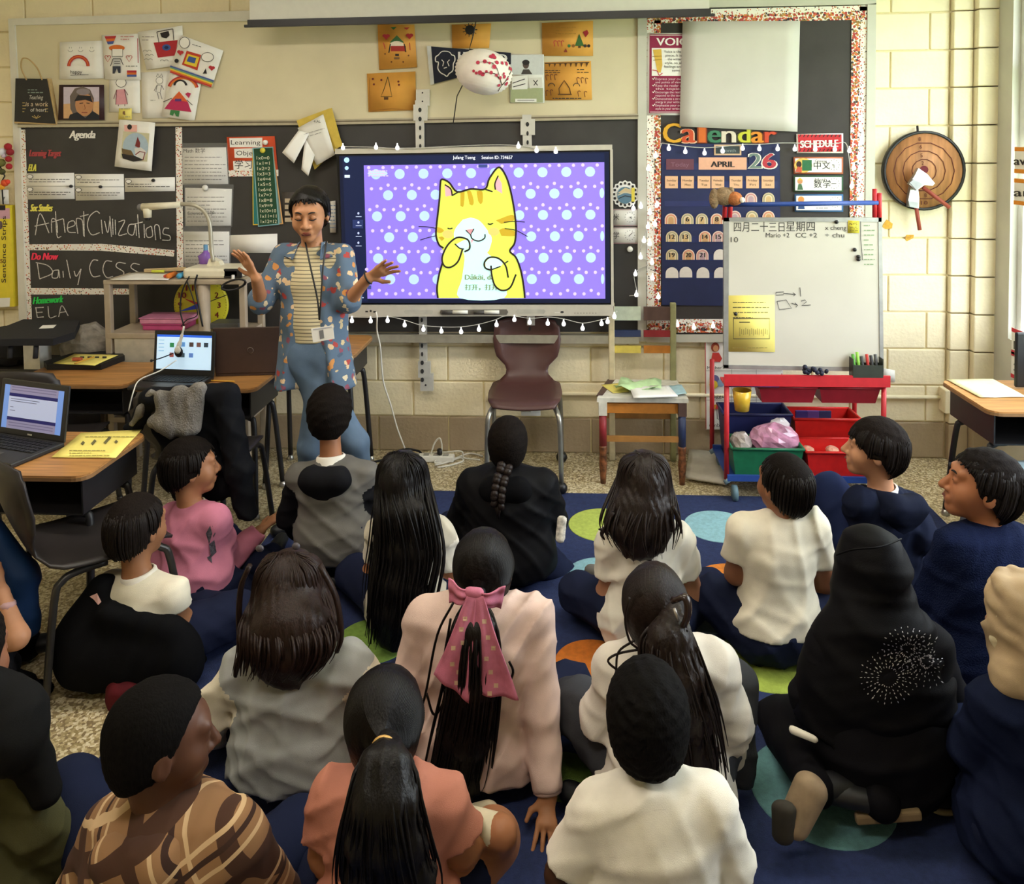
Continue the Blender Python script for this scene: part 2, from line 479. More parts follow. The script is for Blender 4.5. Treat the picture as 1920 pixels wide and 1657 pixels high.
# what stands outside the windows
gr = MB().box((X_R + 8.2, 3, -0.6), (15.9, 30, 0.1)).build('lawn', mat('lawn_green', '#9db56a', 0.9, var=0.3, scale=3)); tag(gr, 'pale lawn outside the window', kind='structure')
def outdoor_tree(x, y, h, label, seed):
    t = thing('tree', label, 'tree', (x, y, -0.55)); r = random.Random(seed)
    MB().tube([(x, y, -0.55), (x + 0.05, y, h * 0.35), (x - 0.05, y + 0.1, h * 0.8)], [0.12, 0.1, 0.04], 8).build('trunk', mat('bark', '#6b5a48', 0.9), t)
    mb = MB()
    for i in range(900):
        v = unit([r.gauss(0, 1), r.gauss(0, 1), r.gauss(0, 1)]) * (r.random() ** 0.4)
        c = np.array([x, y, h * 0.72]) + v * np.array([1.3, 1.3, h * 0.38])
        a = unit([r.gauss(0, 1), r.gauss(0, 1), r.gauss(0, .4)]); b = unit(np.cross(a, [r.gauss(0, 1), r.gauss(0, 1), r.gauss(0, 1)]))
        s = r.uniform(0.06, 0.13); mb.add([c - a * s, c + b * s * .6, c + a * s, c - b * s * .6], [(0, 1, 2, 3)])
    o = mb.build('foliage', mat('leaf_green', '#8fae62', 0.7, var=0.3, scale=4), t); o['kind'] = 'stuff'
outdoor_tree(X_R + 5.0, 8.6, 4.2, 'leafy green tree outside the window', 3)
outdoor_tree(X_R + 6.5, 12.5, 5.0, 'farther leafy tree outside the window', 4)

# ceiling lamps
lampm = mat('lamp_diffuser', '#fff5e8', 0.5, var=0.0, emit=LAMP_STRENGTH)
for i, (lx, ly) in enumerate(LAMPS):
    t = thing('ceiling_lamp', ['ceiling lamp above the desks on the left', 'ceiling lamp above the rug', 'ceiling lamp above the viewer'][i] , 'ceiling lamp', (lx, ly, CEIL_Z), 'ceiling lamps')
    MB().box((lx, ly, CEIL_Z - 0.03), (1.24, 0.34, 0.06), bev=0.004).build('housing', mat('lamp_housing', '#e4e2da', 0.5), t)
    MB().box((lx, ly, CEIL_Z - 0.066), (1.18, 0.29, 0.01)).build('diffuser', lampm, t)

# ------------------------------------------------------------------ chalkboard with tack panel, bulletin board
slate = mat('chalkboard_slate', '#3a3837', 0.5, var=0.12, scale=5)
tackbeige = mat('tack_panel_beige', '#d6cbaa', 0.6, var=0.04, scale=4)
white_trim = mat('board_frame_white', '#d8d4c8', 0.5, var=0.05, scale=10)
blackpaper = mat('black_bulletin_paper', '#3b3634', 0.7, var=0.1, scale=6, bump=0.3, bscale=7)
white_paper = mat('white_paper', '#efece6', 0.7, var=0.03, scale=12)
pale_paper = mat('pale_paper', '#dedbd2', 0.7, var=0.04, scale=12)
yellow_paper = mat('yellow_paper', '#f0e07a', 0.7, var=0.04, scale=12)
kraft = mat('orange_envelope_paper', '#dfa046', 0.7, var=0.08, scale=8)
K = ink('#2a2626'); RED = ink('#b8323a'); GRN = ink('#3d7a44'); BLU = ink('#3d5a9c'); ORG = ink('#d9722e'); PNK = ink('#c84a74'); YEL = ink('#e3c63a'); GREY = ink('#8b8984'); SKIN = ink('#c98d63')
plastic_white = mat('white_plastic', '#e6e3da', 0.4, var=0.03)
plastic_black = mat('black_plastic', '#1c1b1c', 0.4, var=0.1)

def confetti(name, thr, scale):
    m = bpy.data.materials.new(name); m.use_nodes = True; n = m.node_tree.nodes; L = m.node_tree.links
    b = n['Principled BSDF']; b.inputs['Roughness'].default_value = 0.7
    tc = n.new('ShaderNodeTexCoord'); v = n.new('ShaderNodeTexVoronoi'); v.inputs['Scale'].default_value = scale
    L.new(tc.outputs['Object'], v.inputs['Vector'])
    r = n.new('ShaderNodeValToRGB'); r.color_ramp.interpolation = 'CONSTANT'; el = r.color_ramp.elements
    for i, c in enumerate(['#a8322c', '#d9653a', '#3a2c2c', '#c2853a', '#b5443c', '#8a6b34']):
        e = el[i] if i < 2 else el.new(i / 6)
        e.position = i / 6; e.color = lin(c) + (1,)
    sp = n.new('ShaderNodeSeparateColor'); L.new(v.outputs['Color'], sp.inputs[0]); L.new(sp.outputs[0], r.inputs[0])
    lt = n.new('ShaderNodeMath'); lt.operation = 'LESS_THAN'; lt.inputs[1].default_value = thr; L.new(v.outputs['Distance'], lt.inputs[0])
    mx = n.new('ShaderNodeMix'); mx.data_type = 'RGBA'; mx.inputs[6].default_value = lin('#ece6dc') + (1,)
    L.new(lt.outputs[0], mx.inputs[0]); L.new(r.outputs[0], mx.inputs[7]); L.new(mx.outputs[2], b.inputs['Base Color'])
    return m
conf_dense = confetti('confetti_dense', 0.62, 85); conf_sparse = confetti('confetti_sparse', 0.33, 85)

BP = wall_plane(0.03)
def slab(name, plane, pts, m, parent, depth=0.02, off=0.0, label=None):
    P = [plane.pt(x, y, off) for x, y in pts]
    return MB().prism(P, -plane.n * depth).build(name, m, parent, label=label)
cb = thing('chalkboard', 'long black chalkboard with beige tack panel and pale metal frame', 'chalkboard', (float(BP.pt(600, 640)[0]), WALL_Y - 0.02, float(BP.pt(600, 640)[2])))
slab('tack_panel', BP, [(22, 40), (700, 8), (1204, -10), (1204, 222), (600, 233), (35, 240)], tackbeige, cb, 0.025)
slab('slate', BP, [(36, 239), (600, 234), (1204, 223), (1204, 622), (700, 622), (50, 622)], slate, cb, 0.025)
slab('frame_bar', BP, [(15, 35), (27, 47), (37, 240), (50, 622), (36, 622), (24, 240)], white_trim, cb, 0.035, 0.012)
slab('frame_bar', BP, [(15, 35), (470, 20), (900, 2), (1204, -12), (1204, 2), (900, 18), (470, 39), (27, 47)], white_trim, cb, 0.035, 0.012)
slab('rail', BP, [(33, 228), (600, 224), (1197, 213), (1197, 223), (600, 234), (33, 239)], mat('rail_metal', '#b9b09a', 0.35, 0.4, var=0.05), cb, 0.04, 0.02)
slab('rail_groove', BP, [(33, 231), (600, 227), (1197, 216), (1197, 218.5), (600, 229.5), (33, 233.5)], mat('rail_groove_brown', '#6e6250', 0.5), cb, 0.01, 0.021)
slab('post', BP, [(1196, -12), (1213, -12), (1212, 640), (1196, 640)], gray_frame, cb, 0.04, 0.015)
a, b = BP.pt(52, 620), BP.pt(1196, 622)
tray = MB()
for p, q in ((0.0, 0.005), (0.055, 0.0)):
    pass
zt = float(a[2])
tray.box(((a[0] + b[0]) / 2, WALL_Y - 0.055, zt - 0.01), (b[0] - a[0], 0.07, 0.012)).box(((a[0] + b[0]) / 2, WALL_Y - 0.09, zt - 0.02), (b[0] - a[0], 0.006, 0.045))
tray.build('chalk_tray', mat('chalk_tray_metal', '#a9a392', 0.4, 0.3), cb)

# confetti strips and chalk writing on the chalkboard
def strip(label, pts_dense, pts_sparse=None):
    t = thing('border_strip', label, 'border strip', BP.pt(*pts_dense[2]), 'confetti border strips')
    slab('strip', BP, pts_dense, conf_dense if pts_sparse else conf_sparse, t, 0.001, 0.003)
    if pts_sparse: slab('strip', BP, pts_sparse, conf_sparse, t, 0.001, 0.003)
strip('vertical confetti border strip at the left end of the chalkboard', [(36, 243), (47, 243), (60, 605), (49, 605)])
strip('vertical confetti border strip right of the chalk agenda', [(329, 238), (341, 238), (344, 503), (332, 503)])
strip('slanting confetti border strip under the ancient civilizations line', [(54, 458), (190, 457), (327, 469), (326, 481), (190, 470), (55, 469)])
strip('short confetti border strip above the homework line', [(58, 540), (243, 541), (243, 552), (59, 552)])

def lettering(label, plane, off, fn, name='lettering', cat='lettering', at=None):
    A = Art(plane, off); fn(A); o = A.done(name); return tag(o, label, cat)
WCH = mat('chalk_white', '#d8d5cf', 0.95, var=0.25, scale=140)
def script(A, body, x, y, h, w, m, halo=None, slope=0.0):
    if halo: A.text(body, x - 1, y + 1, h + 1, halo, w + 2, slope, bold=1.6, shear=0.2)
    A.text(body, x, y, h, m, w, slope, bold=0.9, shear=0.2)
lettering('white cut-out word Agenda pinned on the chalkboard', BP, 0.004, lambda A: script(A, 'Agenda', 130, 259, 15, 48, ink('#f4f1ea')))
lettering('dull red cut-out words Learning Target on the chalkboard', BP, 0.004, lambda A: script(A, 'Learning Target', 55, 293, 13, 58, ink('#b0494c')))
lettering('yellow cut-out letters ELA on the chalkboard', BP, 0.004, lambda A: script(A, 'ELA', 53, 321, 14, 14, ink('#e2dc5a')))
lettering('yellow cut-out words Soc Studies on the chalkboard', BP, 0.004, lambda A: script(A, 'Soc Studies', 57, 396, 14, 40, ink('#f2e96a')))
lettering('hot pink cut-out words Do Now on the chalkboard', BP, 0.004, lambda A: script(A, 'Do Now', 59, 487, 14, 48, ink('#f5405e')))
lettering('green cut-out word Homework on the chalkboard', BP, 0.004, lambda A: script(A, 'Homework', 62, 570, 14, 55, ink('#35d15a'), slope=-0.06))
def hand(A, strokes, w=1.7):
    for s in strokes: A.line(s, w, WCH, curve=len(s) > 2)
def chalk1(A):
    hand(A, [[(66, 441), (75, 400), (92, 437)], [(65, 424), (92, 418)],
             [(97, 436), (97, 412), (103, 411), (107, 420), (108, 437)],
             [(104, 396), (107, 442), (115, 443)], [(98, 416), (118, 410)], [(122, 436), (119, 410)],
             [(125, 428), (140, 422), (138, 414), (128, 418), (128, 434), (142, 436)],
             [(146, 438), (143, 412), (150, 410), (155, 416), (157, 442)], [(150, 406), (166, 402)], [(157, 396), (158, 444)],
             [(187, 400), (180, 396), (168, 406), (164, 424), (172, 440), (187, 436)], [(190, 412), (192, 438)],
             [(196, 414), (202, 436), (206, 412)], [(211, 410), (212, 440)], [(206, 405), (209, 444)], [(216, 412), (217, 440)],
             [(222, 416), (234, 414), (222, 440), (238, 438)],
             [(252, 420), (242, 422), (240, 436), (250, 440), (254, 420), (256, 442)],
             [(258, 402), (261, 446)], [(252, 420), (268, 416)], [(270, 420), (271, 446)],
             [(283, 424), (274, 430), (276, 444), (286, 442), (284, 424)],
             [(292, 450), (290, 424), (298, 424), (301, 448)],
             [(317, 428), (308, 428), (306, 438), (318, 442), (318, 450), (304, 450)]])
def chalk2(A):
    hand(A, [[(70, 494), (74, 522)], [(67, 492), (90, 498), (98, 512), (74, 523)],
             [(110, 506), (100, 508), (98, 520), (108, 520), (110, 506), (112, 521)], [(118, 508), (119, 520)], [(125, 487), (132, 522)],
             [(139, 508), (143, 518), (152, 504)], [(152, 504), (146, 534)],
             [(184, 488), (174, 488), (168, 502), (174, 518), (188, 517)], [(210, 490), (198, 490), (193, 506), (200, 520), (212, 518)],
             [(236, 494), (222, 492), (218, 500), (232, 510), (228, 520)], [(262, 496), (250, 494), (246, 502), (262, 512)]])
def chalk3(A):
    hand(A, [[(67, 576), (70, 595)], [(66, 577), (82, 576)], [(68, 586), (80, 585)], [(70, 595), (82, 594)],
             [(90, 574), (93, 595), (106, 592)], [(110, 594), (116, 573), (128, 592)], [(112, 586), (124, 584)]])
lettering('chalk handwriting Ancient Civilizations on the chalkboard', BP, 0.002, chalk1, 'chalk_writing', 'chalk writing')
lettering('chalk handwriting Daily CCSS on the chalkboard', BP, 0.002, chalk2, 'chalk_writing', 'chalk writing')
lettering('chalk handwriting ELA beside the green homework word', BP, 0.002, chalk3, 'chalk_writing', 'chalk writing')

def magnet(plane, x, y, r_px, m, label, off=0.006, cat='magnet'):
    c = plane.pt(x, y, off); r = r_px / pxscale(c)
    ax = [plane.u, plane.v, plane.n]
    o = MB().lathe(c, [(0, 0), (r, 0), (r, 0.006), (r * 0.8, 0.012), (0, 0.013)], 14, ax=ax).build('magnet', m); return tag(o, label, cat)
mb_black = mat('magnet_black', '#1d1b1c', 0.35)
mb_white = mat('magnet_white', '#e9e7e0', 0.3)

# sentence strips under ELA
def card_lines(x0, y0, x1, y1, seed):
    def f(A):
        h = y1 - y0
        for k in (0, 1) if h > 35 else (0,):
            yy = y0 + k * h / 2
            A.ell(x0 + 7, yy + 6, 6, 4, K, 12).ell(x0 + 7, yy + 6, 5, 3.2, white_paper, 12)
            A.scribble(x0 + 5, yy + 9, x1 - 8, yy + 18, 2, K, seed + k, 1.0)
        if h > 35: A.line([(x0, y0 + h / 2), (x1, y0 + h / 2)], 0.8, GREY)
    return f
for lab, c, sd in (('white objective strips at the left under the yellow ELA', [(49, 325), (139, 324), (140, 373), (51, 374)], 1),
                   ('white objective strips in the middle under the yellow ELA', [(140, 326), (232, 326), (233, 374), (142, 376)], 3),
                   ('single white objective strip beside the right border strip', [(234, 334), (328, 332), (328, 358), (234, 360)], 5)):
    sheet('objective_strip', lab, 'paper strip', BP, c, white_paper, 0.004, card_lines(c[0][0], c[0][1], c[2][0], c[2][1], sd), 'objective strips')
magnet(BP, 134, 349, 3, mb_black, 'black magnet on the left objective strips', 0.008)
magnet(BP, 189, 350, 3, mb_black, 'black magnet on the middle objective strips', 0.008)
magnet(BP, 288, 338, 3.2, mb_black, 'black magnet on the single objective strip', 0.008)
# art print hanging over the rail
def hung_art(A):
    A.rect(233, 234, 257, 247, ink('#e8b3a8')).ell(243, 238, 4.5, 5, K)
    A.poly([(231, 246), (280, 250), (276, 303), (226, 296)], ink('#c9c3a2'))
    A.ell(254, 275, 24, 26, ink('#a9bccb'), 20, 0.1).poly([(228, 278), (246, 282), (252, 293), (230, 292)], ink('#6d5a3c'))
    A.poly([(228, 288), (252, 292), (270, 300), (250, 303), (230, 297)], K).poly([(253, 274), (258, 256), (263, 268), (262, 278)], ink('#7a3030'))
    A.poly([(252, 278), (264, 276), (274, 284), (270, 300), (254, 292)], ink('#d8d4d0')).line([(254, 290), (262, 284), (272, 286), (268, 300)], 2, ink('#7a3030'))
sheet('art_print', 'printed picture of a round landscape hanging over the chalkboard rail', 'picture', BP, [(224, 224), (291, 230), (285, 321), (216, 312)], white_paper, 0.026, hung_art, curl=0.006, n=5)

# papers in plastic sleeves
def pocket_art(x0, y0, x1, y1, title, seed, rows=7, ty=None):
    def f(A):
        if title: A.text(title, x0 + 2, (ty or y0 + 9), 7, K)
        A.scribble(x0 + 4, y0 + 14, x1 - 5, y1 - 5, rows, K, seed, 1.0)
    return f
sleeve = mat('clear_sleeve', '#dcdcdc', 0.12, var=0.02, alpha=0.09, spec=0.5)
for lab, c, ti, sd, ty in (('white math sheet in a clear sleeve, topmost of three', [(342, 277), (424, 276), (428, 345), (343, 346)], 'Math 数学', 11, None),
                       ('white science sheet in a clear sleeve, middle of three', [(347, 352), (435, 354), (433, 423), (348, 424)], '', 12, None),
                       ('white lined sheet in a clear sleeve, lowest of three', [(344, 434), (430, 434), (430, 503), (346, 504)], '', 13, None)):
    t = sheet('lesson_sheet', lab, 'paper sheet', BP, c, white_paper, 0.004, pocket_art(c[0][0], c[0][1], c[2][0], c[2][1], ti, sd), 'lesson sheets in sleeves')
    e = [(c[0][0] - 2, c[0][1] - 9), (c[1][0] + 3, c[1][1] - 8), (c[2][0] + 3, c[2][1] + 2), (c[3][0] - 2, c[3][1] + 2)]
    paper_mesh('clear_sleeve', BP, e, sleeve, t, 0.009, curl=0.002, n=4, seed=sd)
A = Art(BP, 0.006); A.text('Science 科学', 352, 403, 7, K); o = A.done('lettering'); tag(o, 'bold word Science printed on the middle sleeve sheet', 'lettering')
magnet(BP, 385, 352, 5.5, mb_white, 'round white magnet above the middle sleeve', 0.012)
sheet('paper_strip', 'blank white paper strip on the chalkboard beside the teacher', 'paper sheet', BP, [(430, 441), (520, 438), (520, 474), (431, 474)], white_paper, 0.004, None)
# learning objective sign
def lo(A):
    A.poly([(430, 259), (492, 258), (492, 276), (431, 276)], white_paper).text('Learning', 433, 271, 9, K, 55)
    A.poly([(439, 279), (506, 277), (506, 296), (440, 296)], white_paper).text('Objective', 443, 291, 9, K, 60)
    A.poly([(437, 302), (506, 300), (506, 318), (438, 319)], white_paper).text('学习目标', 440, 315, 13, K)
    A.poly([(428, 319), (522, 318), (522, 330), (429, 331)], conf_sparse)
sheet('objective_sign', 'orange red Learning Objective sign with white word cards', 'sign', BP, [(425, 257), (515, 255), (522, 330), (429, 331)], mat('orange_card', '#d9542f', 0.7, var=0.04), 0.004, lo)
magnet(BP, 498, 267, 5, mb_white, 'white magnet on the orange objective sign', 0.012)
# multiplication strips
def fan(label, c, m, edge, off, art=None):
    t = thing('fact_strip', label, 'fact strip', BP.pt(*c[2], off), 'hanging multiplication fact strips')
    slab('backing', BP, c, edge, t, 0.0012, off)
    cx = sum(p[0] for p in c) / 4; cy = sum(p[1] for p in c) / 4
    slab('strip', BP, [(cx + (x - cx) * 0.90, cy + (y - cy) * 0.975) for x, y in c], m, t, 0.0008, off + 0.0012)
    if art:
        A = Art(BP, off + 0.002); art(A); A.done('print', t)
def facts(A):
    for i in range(13):
        u = i / 12; x = 481 + 8 * u; y = 299 + 119 * u
        A.text('1x%d=%d' % (i, i), x, y, 6.5, ink('#e9e6c8'), 24 if i < 10 else 30)
fan('yellow edged fact strip at the back of the green bundle', [(473, 280), (510, 276), (500, 421), (474, 422)], ink('#2c7a78'), ink('#e0bf3a'), 0.008)
fan('orange edged fact strip at the right of the green bundle', [(474, 280), (512, 278), (531, 420), (500, 422)], ink('#7a8a80'), ink('#e2a86a'), 0.011)
fan('dark green multiplication strip listing one times zero to twelve', [(473, 277), (512, 275), (524, 421), (484, 425)], ink('#21492f'), ink('#7fb0b8'), 0.014, facts)
magnet(BP, 493, 282, 5, ink('#e6d84a'), 'yellow round magnet holding the multiplication strip', 0.018)
# writing pad with loose pages
def pad_leaf(label, pts, m, off, parent=None):
    P = [BP.pt(x, y, off + k * 0.012) for k, (x, y) in enumerate(pts)]
    return MB().prism(P, -BP.n * 0.001).build('page', m, parent)
pad = thing('writing_pad', 'yellow backed writing pad with white pages curling off the chalkboard rail', 'notepad', BP.pt(600, 320, 0.03))
slab('backing', BP, [(556, 226), (618, 203), (642, 270), (590, 318)], mat('pad_yellow', '#cdb14a', 0.7, var=0.08), pad, 0.002, 0.04)
slab('backing_edge', BP, [(601, 212), (622, 202), (642, 274), (630, 278)], mat('pad_yellow', '#cdb14a'), pad, 0.002, 0.045)
def curl_page(c, off, bulge):
    def fn(u, v):
        x, y = cells(c)(u, v); return BP.pt(x, y, off + bulge * math.sin(v * 2.2) + 0.012 * v)
    return MB().grid(fn, 4, 8)
curl_page([(558, 240), (606, 214), (628, 290), (594, 310)], 0.046, 0.004).build('page', pale_paper, pad, solid=0.0006)
curl_page([(560, 244), (580, 250), (551, 306), (529, 286)], 0.05, 0.03).build('page', white_paper, pad, solid=0.0006)
curl_page([(572, 258), (592, 285), (578, 330), (565, 318)], 0.052, 0.02).build('page', white_paper, pad, solid=0.0006)
A = Art(BP, 0.056); A.scribble(566, 250, 608, 262, 2, GREY, 21, 0.9, -0.3); A.text('4 AL', 588, 230, 5, K); A.done('print', pad)
# blue and white umbrella-like sleeve behind the teacher, and dark pocket card
sheet('pocket_card', 'dark card with pale stickers on the chalkboard behind the teacher', 'card', BP, [(529, 360), (556, 360), (556, 416), (532, 416)], ink('#4a4440'), 0.004,
      lambda A: [A.rect(534, 372 + 12 * i, 552, 380 + 12 * i, ink('#b9a78c')) for i in range(4)])
sheet('hanging_card', 'slim white and blue card hanging beside the display edge', 'card', BP, [(616, 378), (629, 376), (630, 436), (619, 436)], white_paper, 0.02,
      lambda A: A.scribble(618, 382, 629, 430, 7, ink('#8aa2c4'), 31, 1.6))

# ------------------------------------------------------------------ children's drawings and pictures above the rail
def happy(A):
    for i, x in enumerate((132, 151, 172)):
        A.arc(x, 92, 5, 20, 160, 0.8, GREY); A.line([(x - 2, 88), (x - 2, 91)], .8, GREY); A.line([(x + 2, 88), (x + 2, 91)], .8, GREY)
    for r, c in ((20, '#b8323a'), (18, '#d9722e'), (16, '#b8323a')): A.arc(147, 124, r, 180, 360, 2.2, ink(c))
    A.text('happy', 132, 138, 7, K).line([(132, 141), (166, 140)], 0.8, K)
sheet('child_drawing', 'child drawing of a red rainbow with the word happy', 'drawing', BP, [(112, 79), (195, 76), (195, 147), (112, 149)], white_paper, 0.006, happy, 'children drawings on the tack panel', 0.002, 4, 1)
def hatboy(A):
    for i, c in enumerate(('#b8323a', '#d9722e', '#4a5a9c')): A.poly([(196 + 2 * i, 68 + 5 * i), (218 - 2 * i, 67 + 5 * i), (216 - 2 * i, 72 + 5 * i), (198 + 2 * i, 73 + 5 * i)], ink(c)); A.rect(238, 132 + 4 * i, 256, 136 + 4 * i, ink(c))
    A.ell(219, 90, 15, 6, ORG).rect(210, 92, 230, 106, white_paper).line([(210, 92), (210, 106), (230, 106), (230, 92)], 1.0, K)
    A.rect(212, 110, 226, 124, ink('#c4c4c4')).lines([[(212, 110), (226, 110)], [(212, 110), (207, 124)], [(226, 110), (231, 122)], [(214, 115), (225, 115)], [(214, 119), (225, 119)]], 1.2, K)
    A.poly([(211, 124), (226, 124), (226, 137), (222, 137), (219, 128), (215, 138), (211, 138)], ink('#3a3f4c'))
    for x in (202, 242): A.arc(x - 2.5, 107, 3, 150, 360, 1, RED); A.arc(x + 2.5, 107, 3, 180, 390, 1, RED); A.line([(x - 5, 108), (x, 116), (x + 5, 108)], 1, RED)
    A.scribble(226, 66, 255, 76, 2, RED, 41).scribble(236, 118, 258, 130, 1, K, 42).line([(258, 72), (259, 118)], 1.4, RED)
sheet('child_drawing', 'child drawing of a boy in an orange hat with two hearts', 'drawing', BP, [(191, 66), (260, 63), (264, 150), (197, 149)], white_paper, 0.009, hatboy, 'children drawings on the tack panel', 0.002, 4, 2)
def pot(A):
    A.poly([(288, 80), (333, 75), (329, 104), (296, 108)], ink('#b02c35')).ell(312, 89, 8, 6, BLU).ell(312, 89, 4, 3, ink('#1f2f5c'))
    A.lines([[(294, 60), (324, 54)], [(324, 54), (326, 75)], [(294, 60), (298, 80)]], 1.4, K).poly([(300, 62), (316, 58), (318, 66), (312, 72), (303, 70)], K)
    A.scribble(266, 66, 290, 78, 2, ink('#6b5a58'), 43)
    for x, y in ((276, 96), (278, 112), (308, 114), (280, 104)): A.arc(x - 4, y + 2, 4, 200, 340, .9, GREY); A.arc(x + 4, y + 2, 4, 200, 340, .9, GREY)
sheet('child_drawing', 'child drawing of a red pot with a blue flower', 'drawing', BP, [(259, 60), (342, 48), (345, 121), (275, 131)], white_paper, 0.012, pot, 'children drawings on the tack panel', 0.002, 4, 3)
def pinkgirl(A):
    A.ell(227, 155, 10, 9, K, 16).ell(227, 155, 9, 8, white_paper, 16)
    A.poly([(219, 168), (233, 167), (239, 195), (217, 196)], ink('#d99aa4')).lines([[(219, 168), (213, 185)], [(233, 167), (240, 178)], [(222, 196), (222, 199)], [(234, 195), (234, 199)], [(219, 168), (217, 196)], [(233, 167), (239, 195)]], 1.1, ink('#7a3b48'))
sheet('child_drawing', 'child drawing of a figure in a pale pink dress', 'drawing', BP, [(205, 145), (262, 150), (263, 212), (205, 210)], white_paper, 0.004, pinkgirl, 'children drawings on the tack panel', 0.002, 4, 4)
def thin(A):
    A.ell(299, 151, 7, 7, GREY, 14).ell(299, 151, 6, 6, white_paper, 14)
    A.lines([[(293, 144), (296, 138), (299, 144), (303, 138), (305, 145)], [(295, 159), (292, 172), (300, 174), (303, 160), (295, 159)], [(294, 160), (289, 170)], [(303, 160), (307, 168)], [(295, 174), (298, 186)], [(300, 174), (304, 186)]], 1, ink('#55525a'))
    A.scribble(282, 186, 292, 190, 1, GREY, 44)
sheet('child_drawing', 'pencil drawing of a thin figure with a crown', 'drawing', BP, [(265, 136), (318, 133), (316, 221), (267, 222)], white_paper, 0.005, thin, 'children drawings on the tack panel', 0.002, 4, 5)
def reddress(A):
    for r, c in ((28, '#b02c35'), (25, '#d9722e')): A.arc(343, 168, r, 195, 350, 3.5, ink(c), r * .85)
    A.ell(338, 160, 13, 11, K, 18, 0, 180, 360).ell(338, 161, 9, 9, white_paper, 16)
    A.poly([(336, 171), (322, 186), (352, 191)], ink('#d9602e')).poly([(322, 186), (352, 191), (359, 210), (308, 204)], ink('#b82c58')).rect(328, 185, 340, 190, ink('#5a3a7c'))
    A.poly([(320, 206), (337, 208), (335, 219), (330, 218), (327, 211), (324, 217), (318, 215)], GRN).lines([[(322, 184), (306, 191)], [(350, 187), (361, 197)]], 1.1, K)
    A.poly([(347, 176), (352, 173), (358, 175), (354, 184)], ink('#b82c58'))
sheet('child_drawing', 'child drawing of a girl in a red triangle dress under a rainbow', 'drawing', BP, [(320, 126), (378, 150), (365, 227), (302, 218)], white_paper, 0.014, reddress, 'children drawings on the tack panel', 0.002, 4, 6)
def hearts(A):
    A.poly([(350, 95), (377, 103), (370, 132), (341, 121)], ink('#c2402c')).poly([(352, 101), (374, 107), (368, 126), (345, 119)], YEL).poly([(354, 105), (368, 109), (365, 119), (350, 115)], BLU)
    for i, c in enumerate(('#4a5a9c', '#6c9a7a', '#e3c63a', '#d9722e', '#b8323a')): A.line([(319, 124 + 2.6 * i), (401 - 1.2 * i, 152 + 2.6 * i)], 2.8, ink(c))
    A.ell(346, 80, 10, 11, K, 16).ell(346, 80, 9, 10, white_paper, 16)
    A.ell(389, 107, 12, 9, K, 16).ell(389, 107, 11, 8, white_paper, 16)
    for x, y in ((338, 98), (397, 127)): A.ell(x - 2.5, y - 1, 3.5, 3, RED).ell(x + 2.5, y, 3.5, 3, RED).poly([(x - 5.5, y), (x + 5.5, y), (x, y + 6)], RED)
    A.ell(331, 114, 4, 4, K).poly([(380, 138), (386, 128), (388, 138)], K).scribble(360, 80, 378, 86, 1, K, 45, 1, 0.3)
sheet('child_drawing', 'tilted child drawing of hearts, a colored box and a rainbow stripe', 'drawing', BP, [(341, 66), (419, 95), (398, 162), (318, 130)], white_paper, 0.018, hearts, 'children drawings on the tack panel', 0.003, 4, 7)
def sticky(A): A.poly([(230, 209), (234, 208), (235, 216), (230, 214)], ink('#7a5a3a')); A.scribble(226, 203, 244, 205, 1, GREY, 46); A.scribble(230, 218, 244, 220, 1, GREY, 47)
sheet('sticky_note', 'small yellow sticky note on the rail under the pink dress drawing', 'note', BP, [(223, 203), (247, 203), (247, 224), (222, 224)], yellow_paper, 0.022, sticky)
# gift bag
bag = thing('gift_bag', 'black paper gift bag with tan edges hanging on the tack panel', 'bag', BP.pt(65, 230, 0.03))
bagpts = [(29, 147), (88, 148), (104, 232), (27, 228)]
slab('side_gusset', BP, [(86, 147), (91, 147), (106, 233), (100, 233)], mat('kraft_tan', '#b79a6a', 0.7), bag, 0.03, 0.03)
slab('bottom_edge', BP, [(27, 228), (104, 231), (104, 234), (27, 231)], mat('kraft_tan', '#b79a6a'), bag, 0.03, 0.031)
slab('front', BP, bagpts, mat('bag_black', '#2b2928', 0.6), bag, 0.03, 0.032)
MB().tube(smooth_path([BP.pt(50, 150, .034), BP.pt(40, 128, .036), BP.pt(42, 110, .036), BP.pt(55, 112, .036), BP.pt(70, 128, .036), BP.pt(79, 150, .034)]), 0.004, 6).build('handle', mat('kraft_tan', '#b79a6a'), bag)
A = Art(BP, 0.034); wv = ink('#d9d5cc')
A.text('Teaching', 54, 186, 8, wv, 26, shear=.2).text('is a work', 48, 199, 9, ink('#d8c2a8'), 42, shear=.1).text('of heart', 57, 209, 7, wv, 30)
A.scribble(52, 166, 84, 176, 2, ink('#8a9a94'), 48, 1.6).scribble(42, 190, 48, 212, 4, ink('#c0a468'), 49, 1.4).scribble(84, 196, 90, 212, 3, ink('#c0a468'), 50, 1.4)
A.lines([[(60, 218), (68, 222), (76, 218)], [(64, 216), (68, 221), (72, 216)]], 1.3, ink('#c0a468')); A.done('print', bag)
